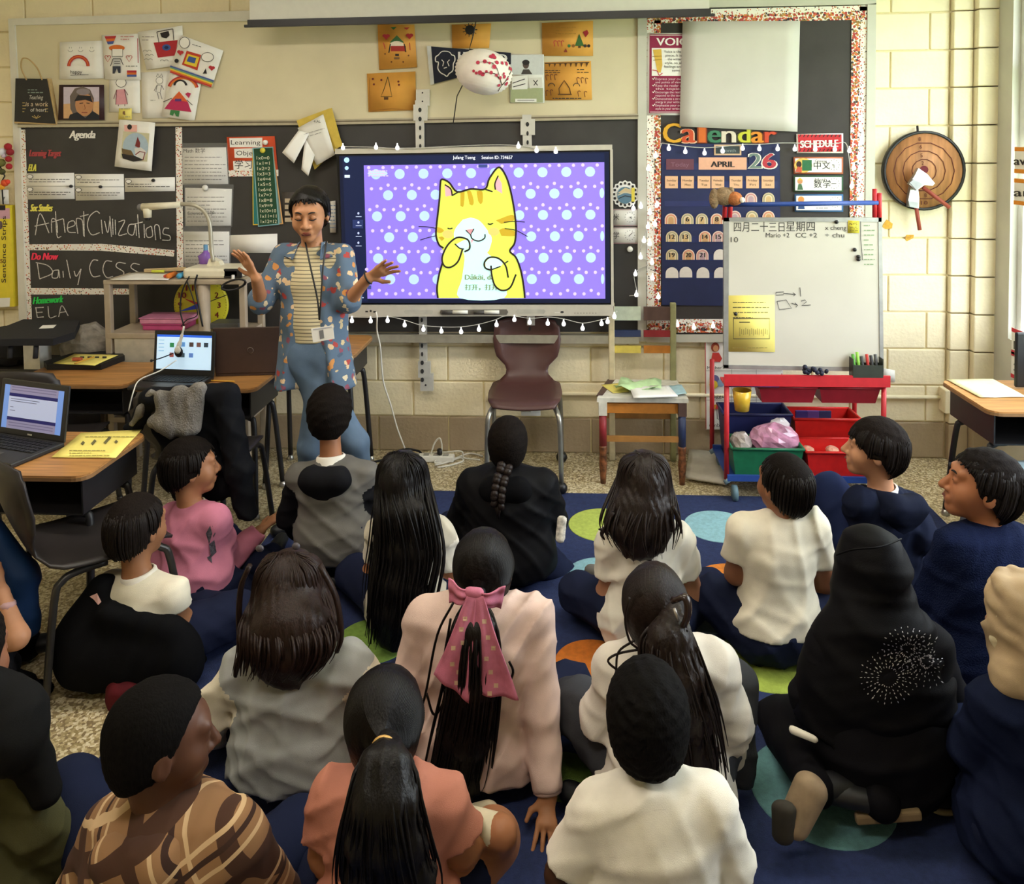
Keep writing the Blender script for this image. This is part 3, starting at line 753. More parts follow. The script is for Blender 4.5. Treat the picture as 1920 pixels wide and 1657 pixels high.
# helmeted portrait print
def portrait(A):
    A.rect(119, 163, 186, 222, ink('#c9bccb')).poly([(119, 195), (186, 190), (186, 222), (119, 222)], ink('#d3a678'))
    A.poly([(131, 180), (140, 166), (155, 162), (169, 168), (176, 184), (174, 210), (160, 222), (140, 220), (132, 204)], ink('#6f625c'))
    A.ell(158, 196, 17, 22, ink('#c0895f'), 20).poly([(139, 190), (146, 178), (170, 180), (174, 192), (160, 187)], ink('#2e2a2c'))
    A.ell(156, 172, 13, 6, ink('#8d8288')).poly([(131, 215), (145, 210), (160, 221), (174, 208), (186, 216), (186, 224), (128, 224)], ink('#22252d'))
    A.line([(149, 194), (156, 193)], 1.5, K).line([(162, 193), (168, 194)], 1.5, K).line([(158, 196), (160, 204), (157, 205)], 1.2, ink('#8a5638')).line([(153, 211), (164, 211)], 1.8, ink('#8a4a3c'))
sheet('portrait_print', 'printed portrait of a person in a leather helmet with dark border', 'picture', BP, [(111, 159), (195, 159), (196, 225), (109, 225)], mat('portrait_border', '#3a2226', 0.5), 0.024, portrait)

# orange envelopes
def pic_at(*fs):
    def f(A):
        for g in fs: g(A)
    return f
def snowman(A):
    A.poly([(730, 80), (744, 66), (758, 80)], ink('#4a7a4a')).ell(744, 84, 13, 7, ink('#e8dcc2')).rect(733, 86, 761, 96, ink('#a5322c')).lines([[(732, 82), (729, 99)], [(758, 82), (761, 98)]], 2, K)
    for x, y in ((724, 67), (768, 66)): A.ell(x - 3, y, 4, 3, RED).ell(x + 3, y, 4, 3, RED).poly([(x - 6, y + 1), (x + 6, y + 1), (x, y + 8)], RED)
    A.poly([(732, 51), (744, 50), (738, 56)], GRN).poly([(757, 52), (768, 51), (763, 56)], RED)
    A.rect(741, 101, 748, 105, K).rect(739, 107, 749, 111, ink('#7a5a34')).line([(719, 80), (722, 92)], 1.4, RED).line([(768, 80), (769, 94)], 1.4, RED)
    for x, y in ((734, 116), (756, 116), (722, 101), (766, 104)): A.ell(x, y, 1.6, 1.6, ink('#7a4a24'))
sheet('orange_envelope', 'orange envelope with a drawn child in a green hat and red scarf', 'envelope', BP, [(708, 46), (777, 46), (782, 126), (711, 131)], kraft, 0.008, snowman, 'orange envelopes')
def tree1(A):
    A.line([(727, 144), (723, 158), (719, 170), (714, 181), (735, 181), (732, 168), (730, 156), (727, 144)], 1.4, ink('#5a4a20')).rect(720, 182, 728, 187, ink('#5a3a1a'))
    for x, y in ((699, 148), (701, 158), (747, 153), (748, 159), (715, 150)): A.ell(x, y, 2, 2, ink('#6a2a24'))
    A.line([(693, 208), (735, 204), (778, 207)], 1, ink('#a56a2a')).line([(692, 145), (693, 205)], 1, ink('#a56a2a'))
sheet('orange_envelope', 'orange envelope with a drawn fir tree, below the green hat one', 'envelope', BP, [(688, 138), (779, 134), (780, 206), (691, 210)], kraft, 0.007, tree1, 'orange envelopes')
sheet('orange_envelope', 'orange envelope with a black spider ornament under the screen', 'envelope', BP, [(847, 46), (921, 44), (917, 90), (848, 91)], kraft, 0.006,
      lambda A: [A.ell(881, 56, 9, 9, K)] + [A.line([(881, 56), (881 + 14 * math.cos(t), 56 + 13 * math.sin(t))], 1.2, K) for t in np.linspace(0, 6.2, 12)], 'orange envelopes')
def candy(A):
    A.poly([(1086, 63), (1078, 86), (1095, 86)], ink('#3d6a34')).rect(1084, 86, 1089, 90, ink('#5a3a1a')).poly([(1093, 60), (1101, 56), (1104, 62), (1098, 70)], RED)
    for x in (1041, 1048, 1055): A.arc(x, 79, 2.6, 180, 340, 1.3, RED); A.line([(x - 2.6, 79), (x - 1, 87)], 1.3, RED)
    for x, c in ((1067, GRN), (1075, ink('#8a5a24')), (1097, K), (1104, K)): A.ell(x, 86, 3, 3, c)
    A.poly([(1057, 98), (1061, 90), (1064, 98)], ink('#8a3a24')); A.scribble(1042, 48, 1080, 66, 3, ink('#b98234'), 55)
sheet('orange_envelope', 'orange envelope with candy canes and a small green fir', 'envelope', BP, [(1016, 43), (1112, 39), (1112, 105), (1017, 105)], kraft, 0.006, candy, 'orange envelopes')
def busy(A):
    A.line([(1022, 119), (1105, 117)], 1.5, K)
    for x in range(1028, 1104, 10): A.poly([(x, 118), (x + 5, 118), (x + 2, 126)], ink('#5a3a14'))
    A.line([(1049, 177), (1048, 166), (1053, 158), (1058, 151), (1063, 158), (1068, 166), (1070, 177)], 1.8, ink('#5a3a14')).line([(1046, 177), (1072, 177)], 2, ink('#5a3a14'))
    for x, y in ((1026, 143), (1034, 142), (1042, 142), (1084, 148), (1092, 148), (1100, 149), (1026, 172), (1034, 171), (1086, 173), (1098, 174)): A.arc(x, y, 2.6, 180, 340, 1.4, ink('#6a3418')); A.line([(x - 2.6, y), (x - 1, y + 8)], 1.4, ink('#6a3418'))
    for x in (1034, 1081): A.arc(x, 162, 6, 180, 360, 1.4, K)
    A.scribble(1022, 130, 1050, 138, 2, K, 57, 1.4).scribble(1082, 128, 1106, 138, 2, K, 58, 1.4).scribble(1036, 183, 1090, 186, 1, K, 59, 1.8)
sheet('orange_envelope', 'orange envelope covered in dark doodles with a bushy tree', 'envelope', BP, [(1021, 117), (1108, 114), (1110, 187), (1022, 188)], kraft, 0.007, busy, 'orange envelopes')
# pennant
pen = thing('pennant', 'dark navy pennant with a white outlined bison head', 'pennant', BP.pt(850, 160, 0.01))
slab('cloth', BP, [(808, 87), (958, 99), (958, 120), (813, 157)], mat('pennant_navy', '#1d2130', 0.8, var=0.1), pen, 0.002, 0.012)
slab('header_band', BP, [(800, 86), (808, 86), (814, 158), (807, 159)], mat('pennant_band', '#c9cbc6', 0.8), pen, 0.002, 0.014)
A = Art(BP, 0.014); wv = ink('#e4e2dc')
A.line([(822, 103), (817, 107), (817, 115), (822, 117), (821, 128), (826, 136), (833, 140), (838, 143), (842, 138), (849, 132), (850, 120), (853, 113), (852, 105), (847, 103)], 2, wv, True)
A.line([(822, 103), (828, 97), (836, 96), (843, 98), (847, 103)], 1.5, wv, True).lines([[(828, 112), (832, 116), (830, 124)], [(843, 112), (839, 116), (842, 124)], [(832, 128), (838, 126)]], 1.6, wv)
A.text('HOWARD', 860, 111, 15, wv, 90, slope=0.06, bold=1.2); A.done('print', pen)
# paper lantern
lc = at_y(907, 135, WALL_Y - 0.25); lr = 54 / pxscale(lc)
lan = thing('paper_lantern', 'round white paper lantern with red plum blossoms hung from the screen bar', 'lantern', lc)
prof = []
for i in range(37):
    th = math.pi * (0.04 + 0.92 * i / 36); prof.append((lr * math.sin(th) * (1 + (0.025 if i % 2 else -0.02)), -lr * 0.78 * math.cos(th)))
ta = math.radians(14); ax = [(math.cos(ta), 0, -math.sin(ta)), (0, 1, 0), (math.sin(ta), 0, math.cos(ta))]
MB().lathe(lc, prof, 28, ax=ax).build('shade', mat('lantern_paper', '#efe6dd', 0.8, var=0.03), lan)
fl_ = MB()
rr = random.Random(5)
def on_lantern(px, py):
    d = ray(px, py); d = d / np.linalg.norm(d); A_ = np.array([unit(v) for v in ax]); S = np.array([1, 1, 1 / 0.78])
    o = (A_ @ (EYE - lc)) * S; e = (A_ @ d) * S; b_ = o @ e; c_ = o @ o - (lr * 1.03) ** 2; a_ = e @ e
    disc = b_ * b_ - a_ * c_
    t = (-b_ - math.sqrt(max(disc, 0))) / a_
    return EYE + d * t
for x, y in ((896, 117), (909, 115), (921, 106), (927, 107), (932, 117), (927, 125), (918, 118), (942, 118), (950, 119), (956, 128), (900, 136), (912, 134), (921, 136), (931, 141), (938, 146), (946, 144), (945, 138), (952, 148), (936, 160), (950, 157), (959, 130), (893, 137), (905, 139), (888, 133), (925, 103)):
    c = on_lantern(x, y); n = unit(c - lc); u = unit(np.cross(n, [0, 0.1, 1])); v = np.cross(n, u); r = rr.uniform(2.6, 4.6) / pxscale(c)
    fl_.add([c + u * r * math.cos(t) + v * r * math.sin(t) for t in np.linspace(0, 2 * math.pi, 8, endpoint=False)], [tuple(range(8))], ink('#b8324c'))
br = ink('#5a3a34')
for pts in ([(934, 171), (941, 160), (938, 148), (928, 138), (912, 136), (898, 140)], [(941, 160), (950, 150), (958, 134)], [(938, 148), (932, 128), (924, 118), (905, 115)]):
    fl_.tube([on_lantern(x, y) for x, y in pts], 0.0022, 4, m=br)
fl_.build('blossom_print', None, lan)
MB().tube([at_y(893, 36, WALL_Y - .262), at_y(889, 60, WALL_Y - .27), at_y(884, 78, WALL_Y - .26), at_y(880, 92, WALL_Y - .25), lc + np.array([0, 0, lr * .7])], 0.003, 5).build('cord', plastic_black, lan)
MB().tube([lc + np.array([-lr * .75, 0, -lr * .45]), at_y(857, 180, WALL_Y - .22), at_y(850, 230, WALL_Y - .18)], 0.003, 5).build('tassel_cord', plastic_black, lan)
# pilot sheet
def pilot(A):
    A.rect(957, 103, 1019, 140, ink('#cfd2d2')).rect(957, 165, 1018, 192, ink('#a6ad86')).ell(986, 121, 6, 8, ink('#5a4a44')).ell(986, 117, 7, 5, K).poly([(977, 139), (981, 130), (992, 130), (998, 139)], ink('#4a4440'))
    A.poly([(960, 143), (990, 141), (989, 167), (960, 168)], white_paper).poly([(991, 146), (1016, 145), (1017, 163), (993, 166)], pale_paper)
    A.lines([[(961, 156), (984, 148)], [(962, 163), (985, 157)], [(1000, 150), (1008, 160)], [(1008, 150), (1001, 160)]], 1.5, K).rect(966, 185, 1006, 191, white_paper).line([(970, 188), (1002, 188)], 1, K)
sheet('biography_sheet', 'collage sheet with a small pilot portrait next to the lantern', 'picture', BP, [(955, 101), (1020, 102), (1021, 193), (956, 193)], pale_paper, 0.008, pilot)

# ------------------------------------------------------------------ projection screen pulled down a little
SP = wall_plane(0.26)
ps = thing('projection_screen', 'white roll-down projection screen with a black bottom bar', 'projection screen', SP.pt(900, 30))
slab('fabric', SP, [(468, -60), (1330, -90), (1330, 22), (468, 42)], mat('screen_fabric', '#d6d3ca', 0.8, var=0.02), ps, 0.002)
bl, br_ = SP.pt(462, 47, 0.0), SP.pt(1336, 26, 0.0)
ux = unit(br_ - bl); L_ = np.linalg.norm(br_ - bl)
MB().box((bl + br_) / 2 + np.array([0, 0, 0.008]), (L_ - 0.02, 0.022, 0.036), ax=[ux, (0, 1, 0), unit(np.cross(ux, [0, 1, 0]))]).build('bottom_bar', plastic_black, ps)
MB().box((bl + br_) / 2 + np.array([0, 0, -0.006]), (L_ + 0.02, 0.018, 0.014), ax=[ux, (0, 1, 0), unit(np.cross(ux, [0, 1, 0]))]).build('end_rod', plastic_black, ps)

# ------------------------------------------------------------------ interactive display on its rails
rails = mat('mount_steel_gray', '#cfcdc6', 0.4, 0.3, var=0.03)
hole = ink('#2a2a2a')
for lab, x0, x1, y0, y1, arm in (('pale steel mounting rail on the left of the display', 777, 789, 168, 735, 0), ('pale steel mounting rail on the right of the display', 978, 991, 195, 640, 1)):
    RP = wall_plane(0.055)
    t = thing('mounting_rail', lab, 'mounting rail', RP.pt(x0 + 6, y1), 'mounting rails of the display')
    sh = 3 if arm == 0 else 1
    slab('rail', RP, [(x0 + 1, y0 + 20), (x1 + 5, y0 + 20), (x1 + 12, y1 - 30), (x0 + 10, y1 - 30)], rails, t, 0.02)
    slab('upper_plate', RP, [(x0 - 2, y0 + 28), (x1 + 12, y0 + 28), (x1 + 12, y0 + 58), (x0 - 2, y0 + 58)], rails, t, 0.02, 0.004)
    if arm == 0:
        slab('wall_plate', RP, [(780, 168), (805, 167), (805, 198), (780, 198)], rails, t, 0.02, 0.001)
        slab('wall_plate', RP, [(788, 700), (812, 700), (812, 733), (788, 733)], rails, t, 0.02, 0.001)
        slab('lower_plate', RP, [(784, 678), (807, 678), (807, 708), (784, 708)], rails, t, 0.02, 0.004)
    A = Art(RP, 0.005)
    ys = list(range(int(y0) + 38, 275, 17)) + list(range(600, int(y1) - 20, 16))
    for i, y in enumerate(ys):
        cx = (x0 + x1) / 2 + 4 + (y - y0) / (y1 - y0) * 5
        A.ell(cx, y, 3.2 if y < 240 or y > 670 else 2.2, 4.4, hole, 10)
    if arm == 0: A.ell(792, 174, 1.6, 1.6, hole, 8).ell(792, 190, 1.6, 1.6, hole, 8).ell(798, 722, 2, 2, hole, 8)
    A.done('slot', t)
DP = wall_plane(0.14)
sil = mat('display_silver', '#cfcabd', 0.4, 0.2, var=0.03); bez = mat('display_bezel', '#111216', 0.25, var=0.05)
tv = thing('interactive_display', 'large wall mounted interactive display showing a cartoon cat', 'display', DP.pt(890, 595))
slab('body', DP, [(630, 284), (1148, 274), (1151, 592), (648, 594)], bez, tv, 0.07, -0.002)
slab('top_bezel', DP, [(628, 279), (1148, 271), (1148, 281), (628, 289)], sil, tv, 0.075, 0.004)
slab('side_bezel', DP, [(1144, 280), (1149, 280), (1151, 574), (1146, 574)], sil, tv, 0.07, 0.001)
slab('lower_bar', DP, [(640, 572), (1150, 572), (1151, 592), (648, 594)], sil, tv, 0.085, 0.012)
A = Art(DP, 0.0125); gr2 = mat('grille_gray', '#b8b4a8', 0.6)
A.poly([(760, 581), (810, 581), (812, 584), (810, 588), (760, 588), (757, 584)], gr2).poly([(970, 580), (1020, 580), (1023, 583), (1020, 588), (970, 588), (967, 584)], gr2)
A.ell(695, 583, 2.2, 2.2, hole, 8).rect(685, 582.5, 690, 585.5, hole).rect(700, 583, 705, 586, hole).ell(1054, 585, 3.4, 2, hole, 10).line([(1040, 586), (1050, 586)], 1.2, white_paper)
for i in range(8): A.ell(1078 + i * 5.6, 587, 1.3, 1.3, ink('#a59f92'), 6)
A.done('button_print', tv)
slab('pen_tray', DP, [(826, 581), (950, 580), (953, 585), (950, 590), (828, 591), (825, 586)], mat('pen_tray_gray', '#6d675f', 0.5), tv, 0.01, 0.016)
for x0, lab in ((829, 'gray and white stylus in the left of the pen tray'), (888, 'gray and white stylus in the right of the pen tray')):
    t = thing('stylus', lab, 'stylus', DP.pt(x0 + 25, 587, 0.02), 'styluses on the display')
    MB().tube([DP.pt(x0, 585.5, .022), DP.pt(x0 + 20, 585, .022)], 0.009, 8).build('tip', mat('stylus_dark', '#4a4642', 0.5), t)
    MB().tube([DP.pt(x0 + 20, 585, .022), DP.pt(x0 + 48, 585, .022)], 0.010, 8).build('barrel', plastic_white, t)

# the lit picture
G = lambda c, s=1.0: glow(c, s)
A = Art(DP, 0.001)
A.poly([(636, 292), (1142, 284), (1144, 568), (644, 568)], G('#1a1f38', .5)).poly([(642, 294), (1133, 287), (1134, 310), (683, 310), (690, 565), (652, 566)], G('#1c2444', .7))
A.poly([(682, 310), (1133, 304), (1135, 560), (689, 560)], G('#8470d8'))
A.done('picture_background', tv)
SQ = cells([(682, 310), (1133, 304), (1135, 560), (689, 560)])
A = Art(DP, 0.003); A.st = 0.0
pb, pd = G('#a9c4f4'), G('#c3b4f2')
inside = lambda x, y: 686 < x < 1130 and 308 < y < 557
for r in range(8):
    for c in range(12):
        u = (c + (0.55 if r % 2 == 0 else 0.04)) / 10.1 - 0.005; v = (r + 0.02) / 6.35 + 0.065
        x, y = SQ(u, v)
        if u > 1.0 or v > 1.02: continue
        for dx, dy, rr_ in ((0, 0, 9.6), (-13.5, -12.5, 3.2), (-4.6, -20, 3.2) if False else (0, -19, 3.2), (13.5, -12.5, 3.2)):
            if inside(x + dx, y + dy): A.ell(x + dx, y + dy, min(rr_, abs(x + dx - 684), abs(1133 - x - dx), abs(559 - y - dy)), rr_ if 559 - y - dy > rr_ else 559 - y - dy, pb if rr_ > 5 else pd, 14)
A.done('paw_pattern', tv)['kind'] = 'stuff'
# a simple cartoon cat
A = Art(DP, 0.0035)
C = lambda X, Y: (620 + X / 3.31, 250 + Y / 3.31)
def CP(l): return [C(x, y) for x, y in l]
def curve(l, n=5): return [(a, b) for a, b, _ in smooth_path([(x, y, 0) for x, y in CP(l)], n)]
Y1, Y2, DK, AQ, PK = G('#c9d455'), G('#b89a2c'), G('#2a2320'), G('#bfe9e6'), G('#d9a0a8')
body = CP([(665, 1022), (660, 960), (672, 880), (695, 800), (700, 730)]) + CP([(672, 690), (655, 640), (655, 590), (665, 500), (676, 400), (678, 320), (690, 285), (735, 300), (785, 360), (870, 345), (955, 345), (985, 280), (1040, 208), (1085, 260), (1115, 350), (1140, 480), (1150, 590), (1140, 680), (1115, 725)]) + CP([(1150, 770), (1180, 850), (1200, 950), (1208, 1022)])
A.poly(body, Y1)
A.poly(curve([(805, 360), (830, 358), (825, 450), (805, 450)]), Y2).poly(curve([(845, 358), (870, 360), (888, 420), (880, 446), (862, 440)]), Y2).poly(curve([(905, 358), (940, 360), (944, 420), (930, 438), (915, 420)]), Y2)
A.poly(curve([(1025, 540), (1125, 505), (1135, 540), (1060, 562)]), Y2).poly(curve([(1045, 600), (1080, 588), (1145, 610), (1140, 636), (1060, 636)]), Y2).poly(curve([(662, 580), (690, 590), (702, 605), (680, 618), (660, 612)]), Y2).poly(curve([(668, 645), (690, 640), (705, 652), (690, 668)]), Y2)
A.poly(curve([(870, 522), (920, 540), (965, 590), (1000, 650), (985, 720), (975, 745), (1040, 800), (1070, 900), (1075, 1022), (800, 1022), (815, 900), (830, 760), (790, 700), (765, 640), (775, 590), (820, 535)], 4), AQ)
A.ell(*C(728, 625), 11, 8, G('#c9bc68'), 12).ell(*C(1012, 610), 11, 8, G('#c9bc68'), 12)
A.poly(CP([(708, 318), (735, 325), (755, 385), (712, 392)]), PK).poly(CP([(1035, 260), (1062, 310), (1065, 375), (1020, 345), (1015, 310)]), PK)
for l in ([(665, 1022), (660, 960), (672, 880), (695, 800)], [(700, 712), (672, 690), (655, 640), (655, 590), (665, 500), (676, 400), (680, 320), (690, 285), (735, 305), (785, 362), (870, 345), (958, 345), (985, 280), (1042, 210), (1085, 260), (1115, 350), (1140, 480), (1150, 590), (1142, 680), (1112, 730), (1150, 770), (1180, 850), (1198, 950), (1205, 1022)]):
    A.line(CP(l), 3.4, DK, curve=True)
A.lines([CP([(708, 318), (745, 345), (755, 388)]), CP([(1022, 350), (1020, 310), (1040, 262)]), CP([(755, 385), (790, 365)]), CP([(955, 345), (1005, 362)])], 2.6, DK, True)
for l, w in (([(545, 578), (600, 580), (650, 588)], 1.5), ([(555, 662), (600, 648), (650, 636)], 1.5), ([(1075, 552), (1140, 545), (1205, 550)], 1.6), ([(1080, 590), (1150, 602), (1222, 640)], 1.6), ([(725, 588), (740, 592), (756, 588)], 2.2), ([(975, 560), (990, 564), (1008, 558)], 2.2)): A.line(CP(l), w, DK, True)
A.poly(CP([(838, 598), (890, 592), (868, 628)]), G('#c08a90')).line(CP([(838, 600), (868, 630), (890, 592)]), 2, DK).line(CP([(868, 628), (880, 655), (920, 668), (955, 650), (958, 625)]), 2.4, DK, True)
A.poly(curve([(868, 660), (885, 662), (875, 685)]), PK)
A.poly(curve([(700, 820), (690, 780), (720, 700), (780, 645), (840, 655), (862, 700), (820, 735), (805, 790), (760, 830)]), Y1).poly(curve([(775, 690), (840, 660), (858, 700), (825, 728)]), AQ)
A.line(CP([(830, 735), (862, 715), (858, 670), (830, 650), (780, 648), (725, 695), (692, 770), (705, 822), (745, 830), (790, 795), (818, 720)]), 3.2, DK, True).line(CP([(770, 685), (800, 712), (828, 718)]), 2.4, DK, True)
A.poly(curve([(955, 800), (985, 770), (1040, 775), (1090, 830), (1105, 890), (1150, 880), (1120, 960), (1060, 975), (1010, 920), (1000, 850), (960, 835)]), Y1).poly(curve([(960, 800), (990, 775), (1045, 782), (1065, 815), (1000, 842), (962, 832)]), AQ)
A.line(CP([(1000, 850), (960, 835), (955, 800), (985, 770), (1040, 775), (1085, 820), (1102, 895)]), 3.2, DK, True).line(CP([(995, 820), (1000, 880), (1020, 945), (1065, 975), (1115, 955), (1150, 875)]), 3.2, DK, True).lines([CP([(1000, 845), (1055, 825)]), CP([(1075, 810), (1102, 792)])], 2.2, DK)
A.done('cat_picture', tv)
A = Art(DP, 0.0085); tx = G('#f2f6ff', 1.1); hz = G('#7a8a60', .9)
A.text('Jufang Tseng', 849, 298, 6.5, tx, 42).text('Session ID: 734657', 903, 298, 6.5, tx, 58)
A.text('Dǎkāi, dǎkāi!', 872, 524, 9.5, hz, 76, bold=.5).text('打开，打开，', 872, 543, 9, hz, 66, bold=.5)
A.ell(708, 325, 19, 6, G('#a9c4f4'), 14).scribble(690, 318, 728, 332, 3, G('#c3b4f2'), 71, 2.5)
for y, r in ((300, 5), (315, 3.6)): A.ell(650, y, r, r, G('#a9d8f4'), 14)
A.rect(646, 328, 656, 333, G('#c9d8f4')).rect(897, 308, 914, 314, G('#3a4680'))
A.rect(661, 412, 681, 428, G('#26315c'))
for i, y in enumerate((400, 417, 437, 455)):
    A.ell(672, y, 2, 2.4, G('#b9c4e4', .8), 8).line([(667, y + 6), (678, y + 6)], 1.2, G('#b9c4e4', .8))
A.line([(670, 558), (682, 558)], 1.5, G('#b9c4e4', .8)).rect(689, 535, 696, 542, G('#3a4680'))
A.done('lettering', tv)
# white charging cord from display to floor
cord = [DP.pt(705, 585, .02), DP.pt(707, 596, .03), at_y(707, 620, WALL_Y - .12), at_y(713, 650, WALL_Y - .10), at_y(716, 690, WALL_Y - .09), at_y(720, 720, WALL_Y - .08), at_y(733, 760, WALL_Y - .08), at_y(744, 800, WALL_Y - .09), at_y(758, 838, WALL_Y - .12), at_z(762, 852, 0.01)]
o = MB().tube(smooth_path(cord), 0.0045, 6).build('charging_cord', plastic_white); tag(o, 'thin white cord dropping from the display to the floor', 'cord')

# ------------------------------------------------------------------ string lights
bulbm = mat('string_bulb', '#ffffff', 0.3, var=0.0, emit=1.2); wirem = mat('string_wire', '#c9c6be', 0.5)
def string_lights(name, label, path, bulbs, plane, wire_off=0.0):
    t = thing(name, label, 'string lights', plane.pt(*path[0]))
    if len(path) > 1: MB().tube(smooth_path([plane.pt(x, y, wire_off) for x, y in path], 4), 0.0022, 5).build('wire', wirem, t)
    proto = None
    for x, y in bulbs:
        c = plane.pt(x, y, wire_off + 0.004)
        if proto is None:
            proto = MB().lathe(tuple(t.location), [(0.0, -0.016), (0.008, -0.014), (0.0115, -0.006), (0.010, 0.003), (0.004, 0.012), (0.003, 0.022), (0, 0.022)], 10).build('bulb', bulbm, t)
            o = proto
        else:
            o = proto.copy(); col.objects.link(o); o.parent = t
        o.location = Vector(tuple(c)) - t.location
ZP = wall_plane(0.15)
Z2 = lambda l: [(640 + x / 3.946, 560 + y / 3.946) for x, y in l]
string_lights('string_lights', 'string of round bulbs looped under the interactive display',
              Z2([(60, 135), (220, 138), (345, 132), (460, 155), (590, 195), (740, 208), (880, 208), (1010, 190), (1140, 155), (1200, 130), (1280, 128), (1400, 145), (1530, 135), (1650, 150), (1780, 180), (1900, 160), (2010, 130), (2040, 90)]),
              Z2([(78, 158), (217, 160), (342, 157), (468, 190), (607, 222), (740, 236), (886, 240), (1018, 222), (1148, 188), (1280, 150), (1393, 170), (1527, 178), (1645, 182), (1785, 215), (1925, 180), (1970, 165), (2020, 128)]), ZP)
Z3 = lambda l: [(1180 + x / 3.946, 220 + y / 3.946) for x, y in l]
BB = wall_plane(0.055)
string_lights('string_lights', 'string of round bulbs across the calendar and schedule board',
              Z3([(240, 190), (420, 215), (560, 225), (700, 215), (840, 200), (960, 200), (1100, 190), (1230, 190), (1380, 195), (1520, 195), (1600, 190), (1625, 300), (1640, 480), (1650, 560)]),
              Z3([(292, 226), (414, 250), (556, 260), (690, 245), (838, 225), (962, 228), (1097, 228), (1224, 230), (1375, 232), (1520, 232), (1628, 242), (1660, 370), (1645, 505)]), BB)
string_lights('string_lights', 'string of round bulbs trailing down the left edge of the calendar board',
              Z3([(240, 190), (200, 290), (140, 380), (200, 640), (150, 700), (140, 800), (100, 910), (80, 1030), (170, 1070), (40, 1150), (55, 1300), (0, 1320)]),
              Z3([(195, 280), (140, 375), (203, 645), (152, 700), (190, 785), (138, 805), (108, 908), (150, 930), (83, 1030), (168, 1070), (45, 1155), (172, 1185), (52, 1308), (215, 1325), (30, 670), (85, 655)]), BB)
string_lights('string_lights', 'few round bulbs along the top edge of the display', [(643, 275), (700, 276), (760, 278), (900, 272), (975, 273), (1010, 280), (1045, 283)], [(643, 276), (705, 275), (745, 276), (972, 273), (1006, 281), (1042, 283)], wall_plane(0.155))
string_lights('string_lights', 'few round bulbs on the bulletin border above the alphabet card', [(1290, 612), (1304, 613), (1340, 610)], [(1301, 613), (1337, 610), (1270, 608)], BB)

# ------------------------------------------------------------------ bulletin board with calendar
bb = thing('bulletin_board', 'black papered bulletin board with gray frame', 'bulletin board', BP.pt(1420, 640))
slab('backing_paper', BP, [(1213, 16), (1628, 12), (1622, 632), (1212, 636)], blackpaper, bb, 0.025, 0.002)
slab('frame_bar', BP, [(1627, 8), (1643, 6), (1638, 640), (1620, 640)], gray_frame, bb, 0.04, 0.014)
slab('frame_bar', BP, [(1213, 2), (1643, -6), (1643, 8), (1213, 16)], gray_frame, bb, 0.04, 0.014)
slab('frame_bar', BP, [(1212, 628), (1620, 626), (1620, 641), (1212, 642)], gray_frame, bb, 0.04, 0.014)
def bstrip(label, dense, sparse):
    t = thing('border_strip', label, 'border strip', BP.pt(*dense[2]), 'confetti border strips')
    slab('strip', BP, sparse, conf_sparse, t, 0.001, 0.006); slab('strip', BP, dense, conf_dense, t, 0.001, 0.0075)
bstrip('confetti border strip along the top of the bulletin board', [(1214, 32), (1627, 20), (1627, 37), (1214, 44)], [(1214, 20), (1627, 10), (1627, 22), (1214, 34)])
bstrip('confetti border strip down the right side of the bulletin board', [(1597, 38), (1614, 38), (1606, 400), (1605, 600), (1592, 600), (1593, 400)], [(1612, 12), (1627, 12), (1620, 600), (1603, 600)])
bstrip('confetti border strip down the left side of the bulletin board', [(1227, 38), (1239, 38), (1239, 575), (1227, 575)], [(1213, 38), (1228, 38), (1228, 575), (1213, 575)])
bstrip('confetti border strip along the bottom of the bulletin board', [(1213, 606), (1600, 606), (1600, 622), (1213, 624)], [(1213, 598), (1600, 598), (1600, 607), (1213, 607)])
# voice poster
def voice(A):
    A.poly([(1218, 64), (1290, 64), (1288, 212), (1217, 212)], ink('#8d2346')).rect(1222, 90, 1288, 142, white_paper)
    A.line([(1219, 66), (1290, 66)], 1, white_paper).line([(1219, 210), (1288, 210)], 1, white_paper)
    A.text('VOICE', 1231, 85, 15, white_paper, 72, bold=.6)
    A.poly([(1224, 93), (1240, 92), (1242, 122), (1239, 136), (1233, 136)], ink('#d9b04a')).line([(1223, 106), (1241, 105)], 1.2, ink('#9a7420')).line([(1225, 113), (1241, 111)], 1.2, ink('#9a7420'))
    A.line([(1223, 131), (1232, 133), (1236, 141), (1242, 137)], 1.6, ink('#c2404a'), True)
    A.text('Voice is the', 1245, 99, 5, K, 32).text('piece. It is', 1248, 106, 5, K, 30).text('the writer s', 1252, 113, 5, K, 30).text('style, so all', 1247, 120, 5, K, 32).text('feelings and', 1245, 127, 5, K, 34).text('come out', 1260, 134, 5, K, 26)
    for i, (p, q) in enumerate((('Express your own', 'and points of view'), ('Keep the reader on', 'the topic.'), ('Encourage the reader', 'respond to the text'), ('Demonstrate a strong', 'energy in your writing'), ('Emphasize your own', 'style in your writing'))):
        A.lines([[(1223, 147 + 12.4 * i), (1225, 149 + 12.4 * i), (1228, 145 + 12.4 * i)]], 1.2, white_paper); A.text(p, 1229, 150 + 12.4 * i, 4.4, ink('#e8c8d0'), 52); A.text(q, 1229, 156 + 12.4 * i, 4.4, ink('#e8c8d0'), 48)
sheet('voice_poster', 'magenta voice writing poster with a drawn microphone', 'poster', BP, [(1214, 62), (1292, 62), (1290, 216), (1213, 216)], white_paper, 0.010, voice)
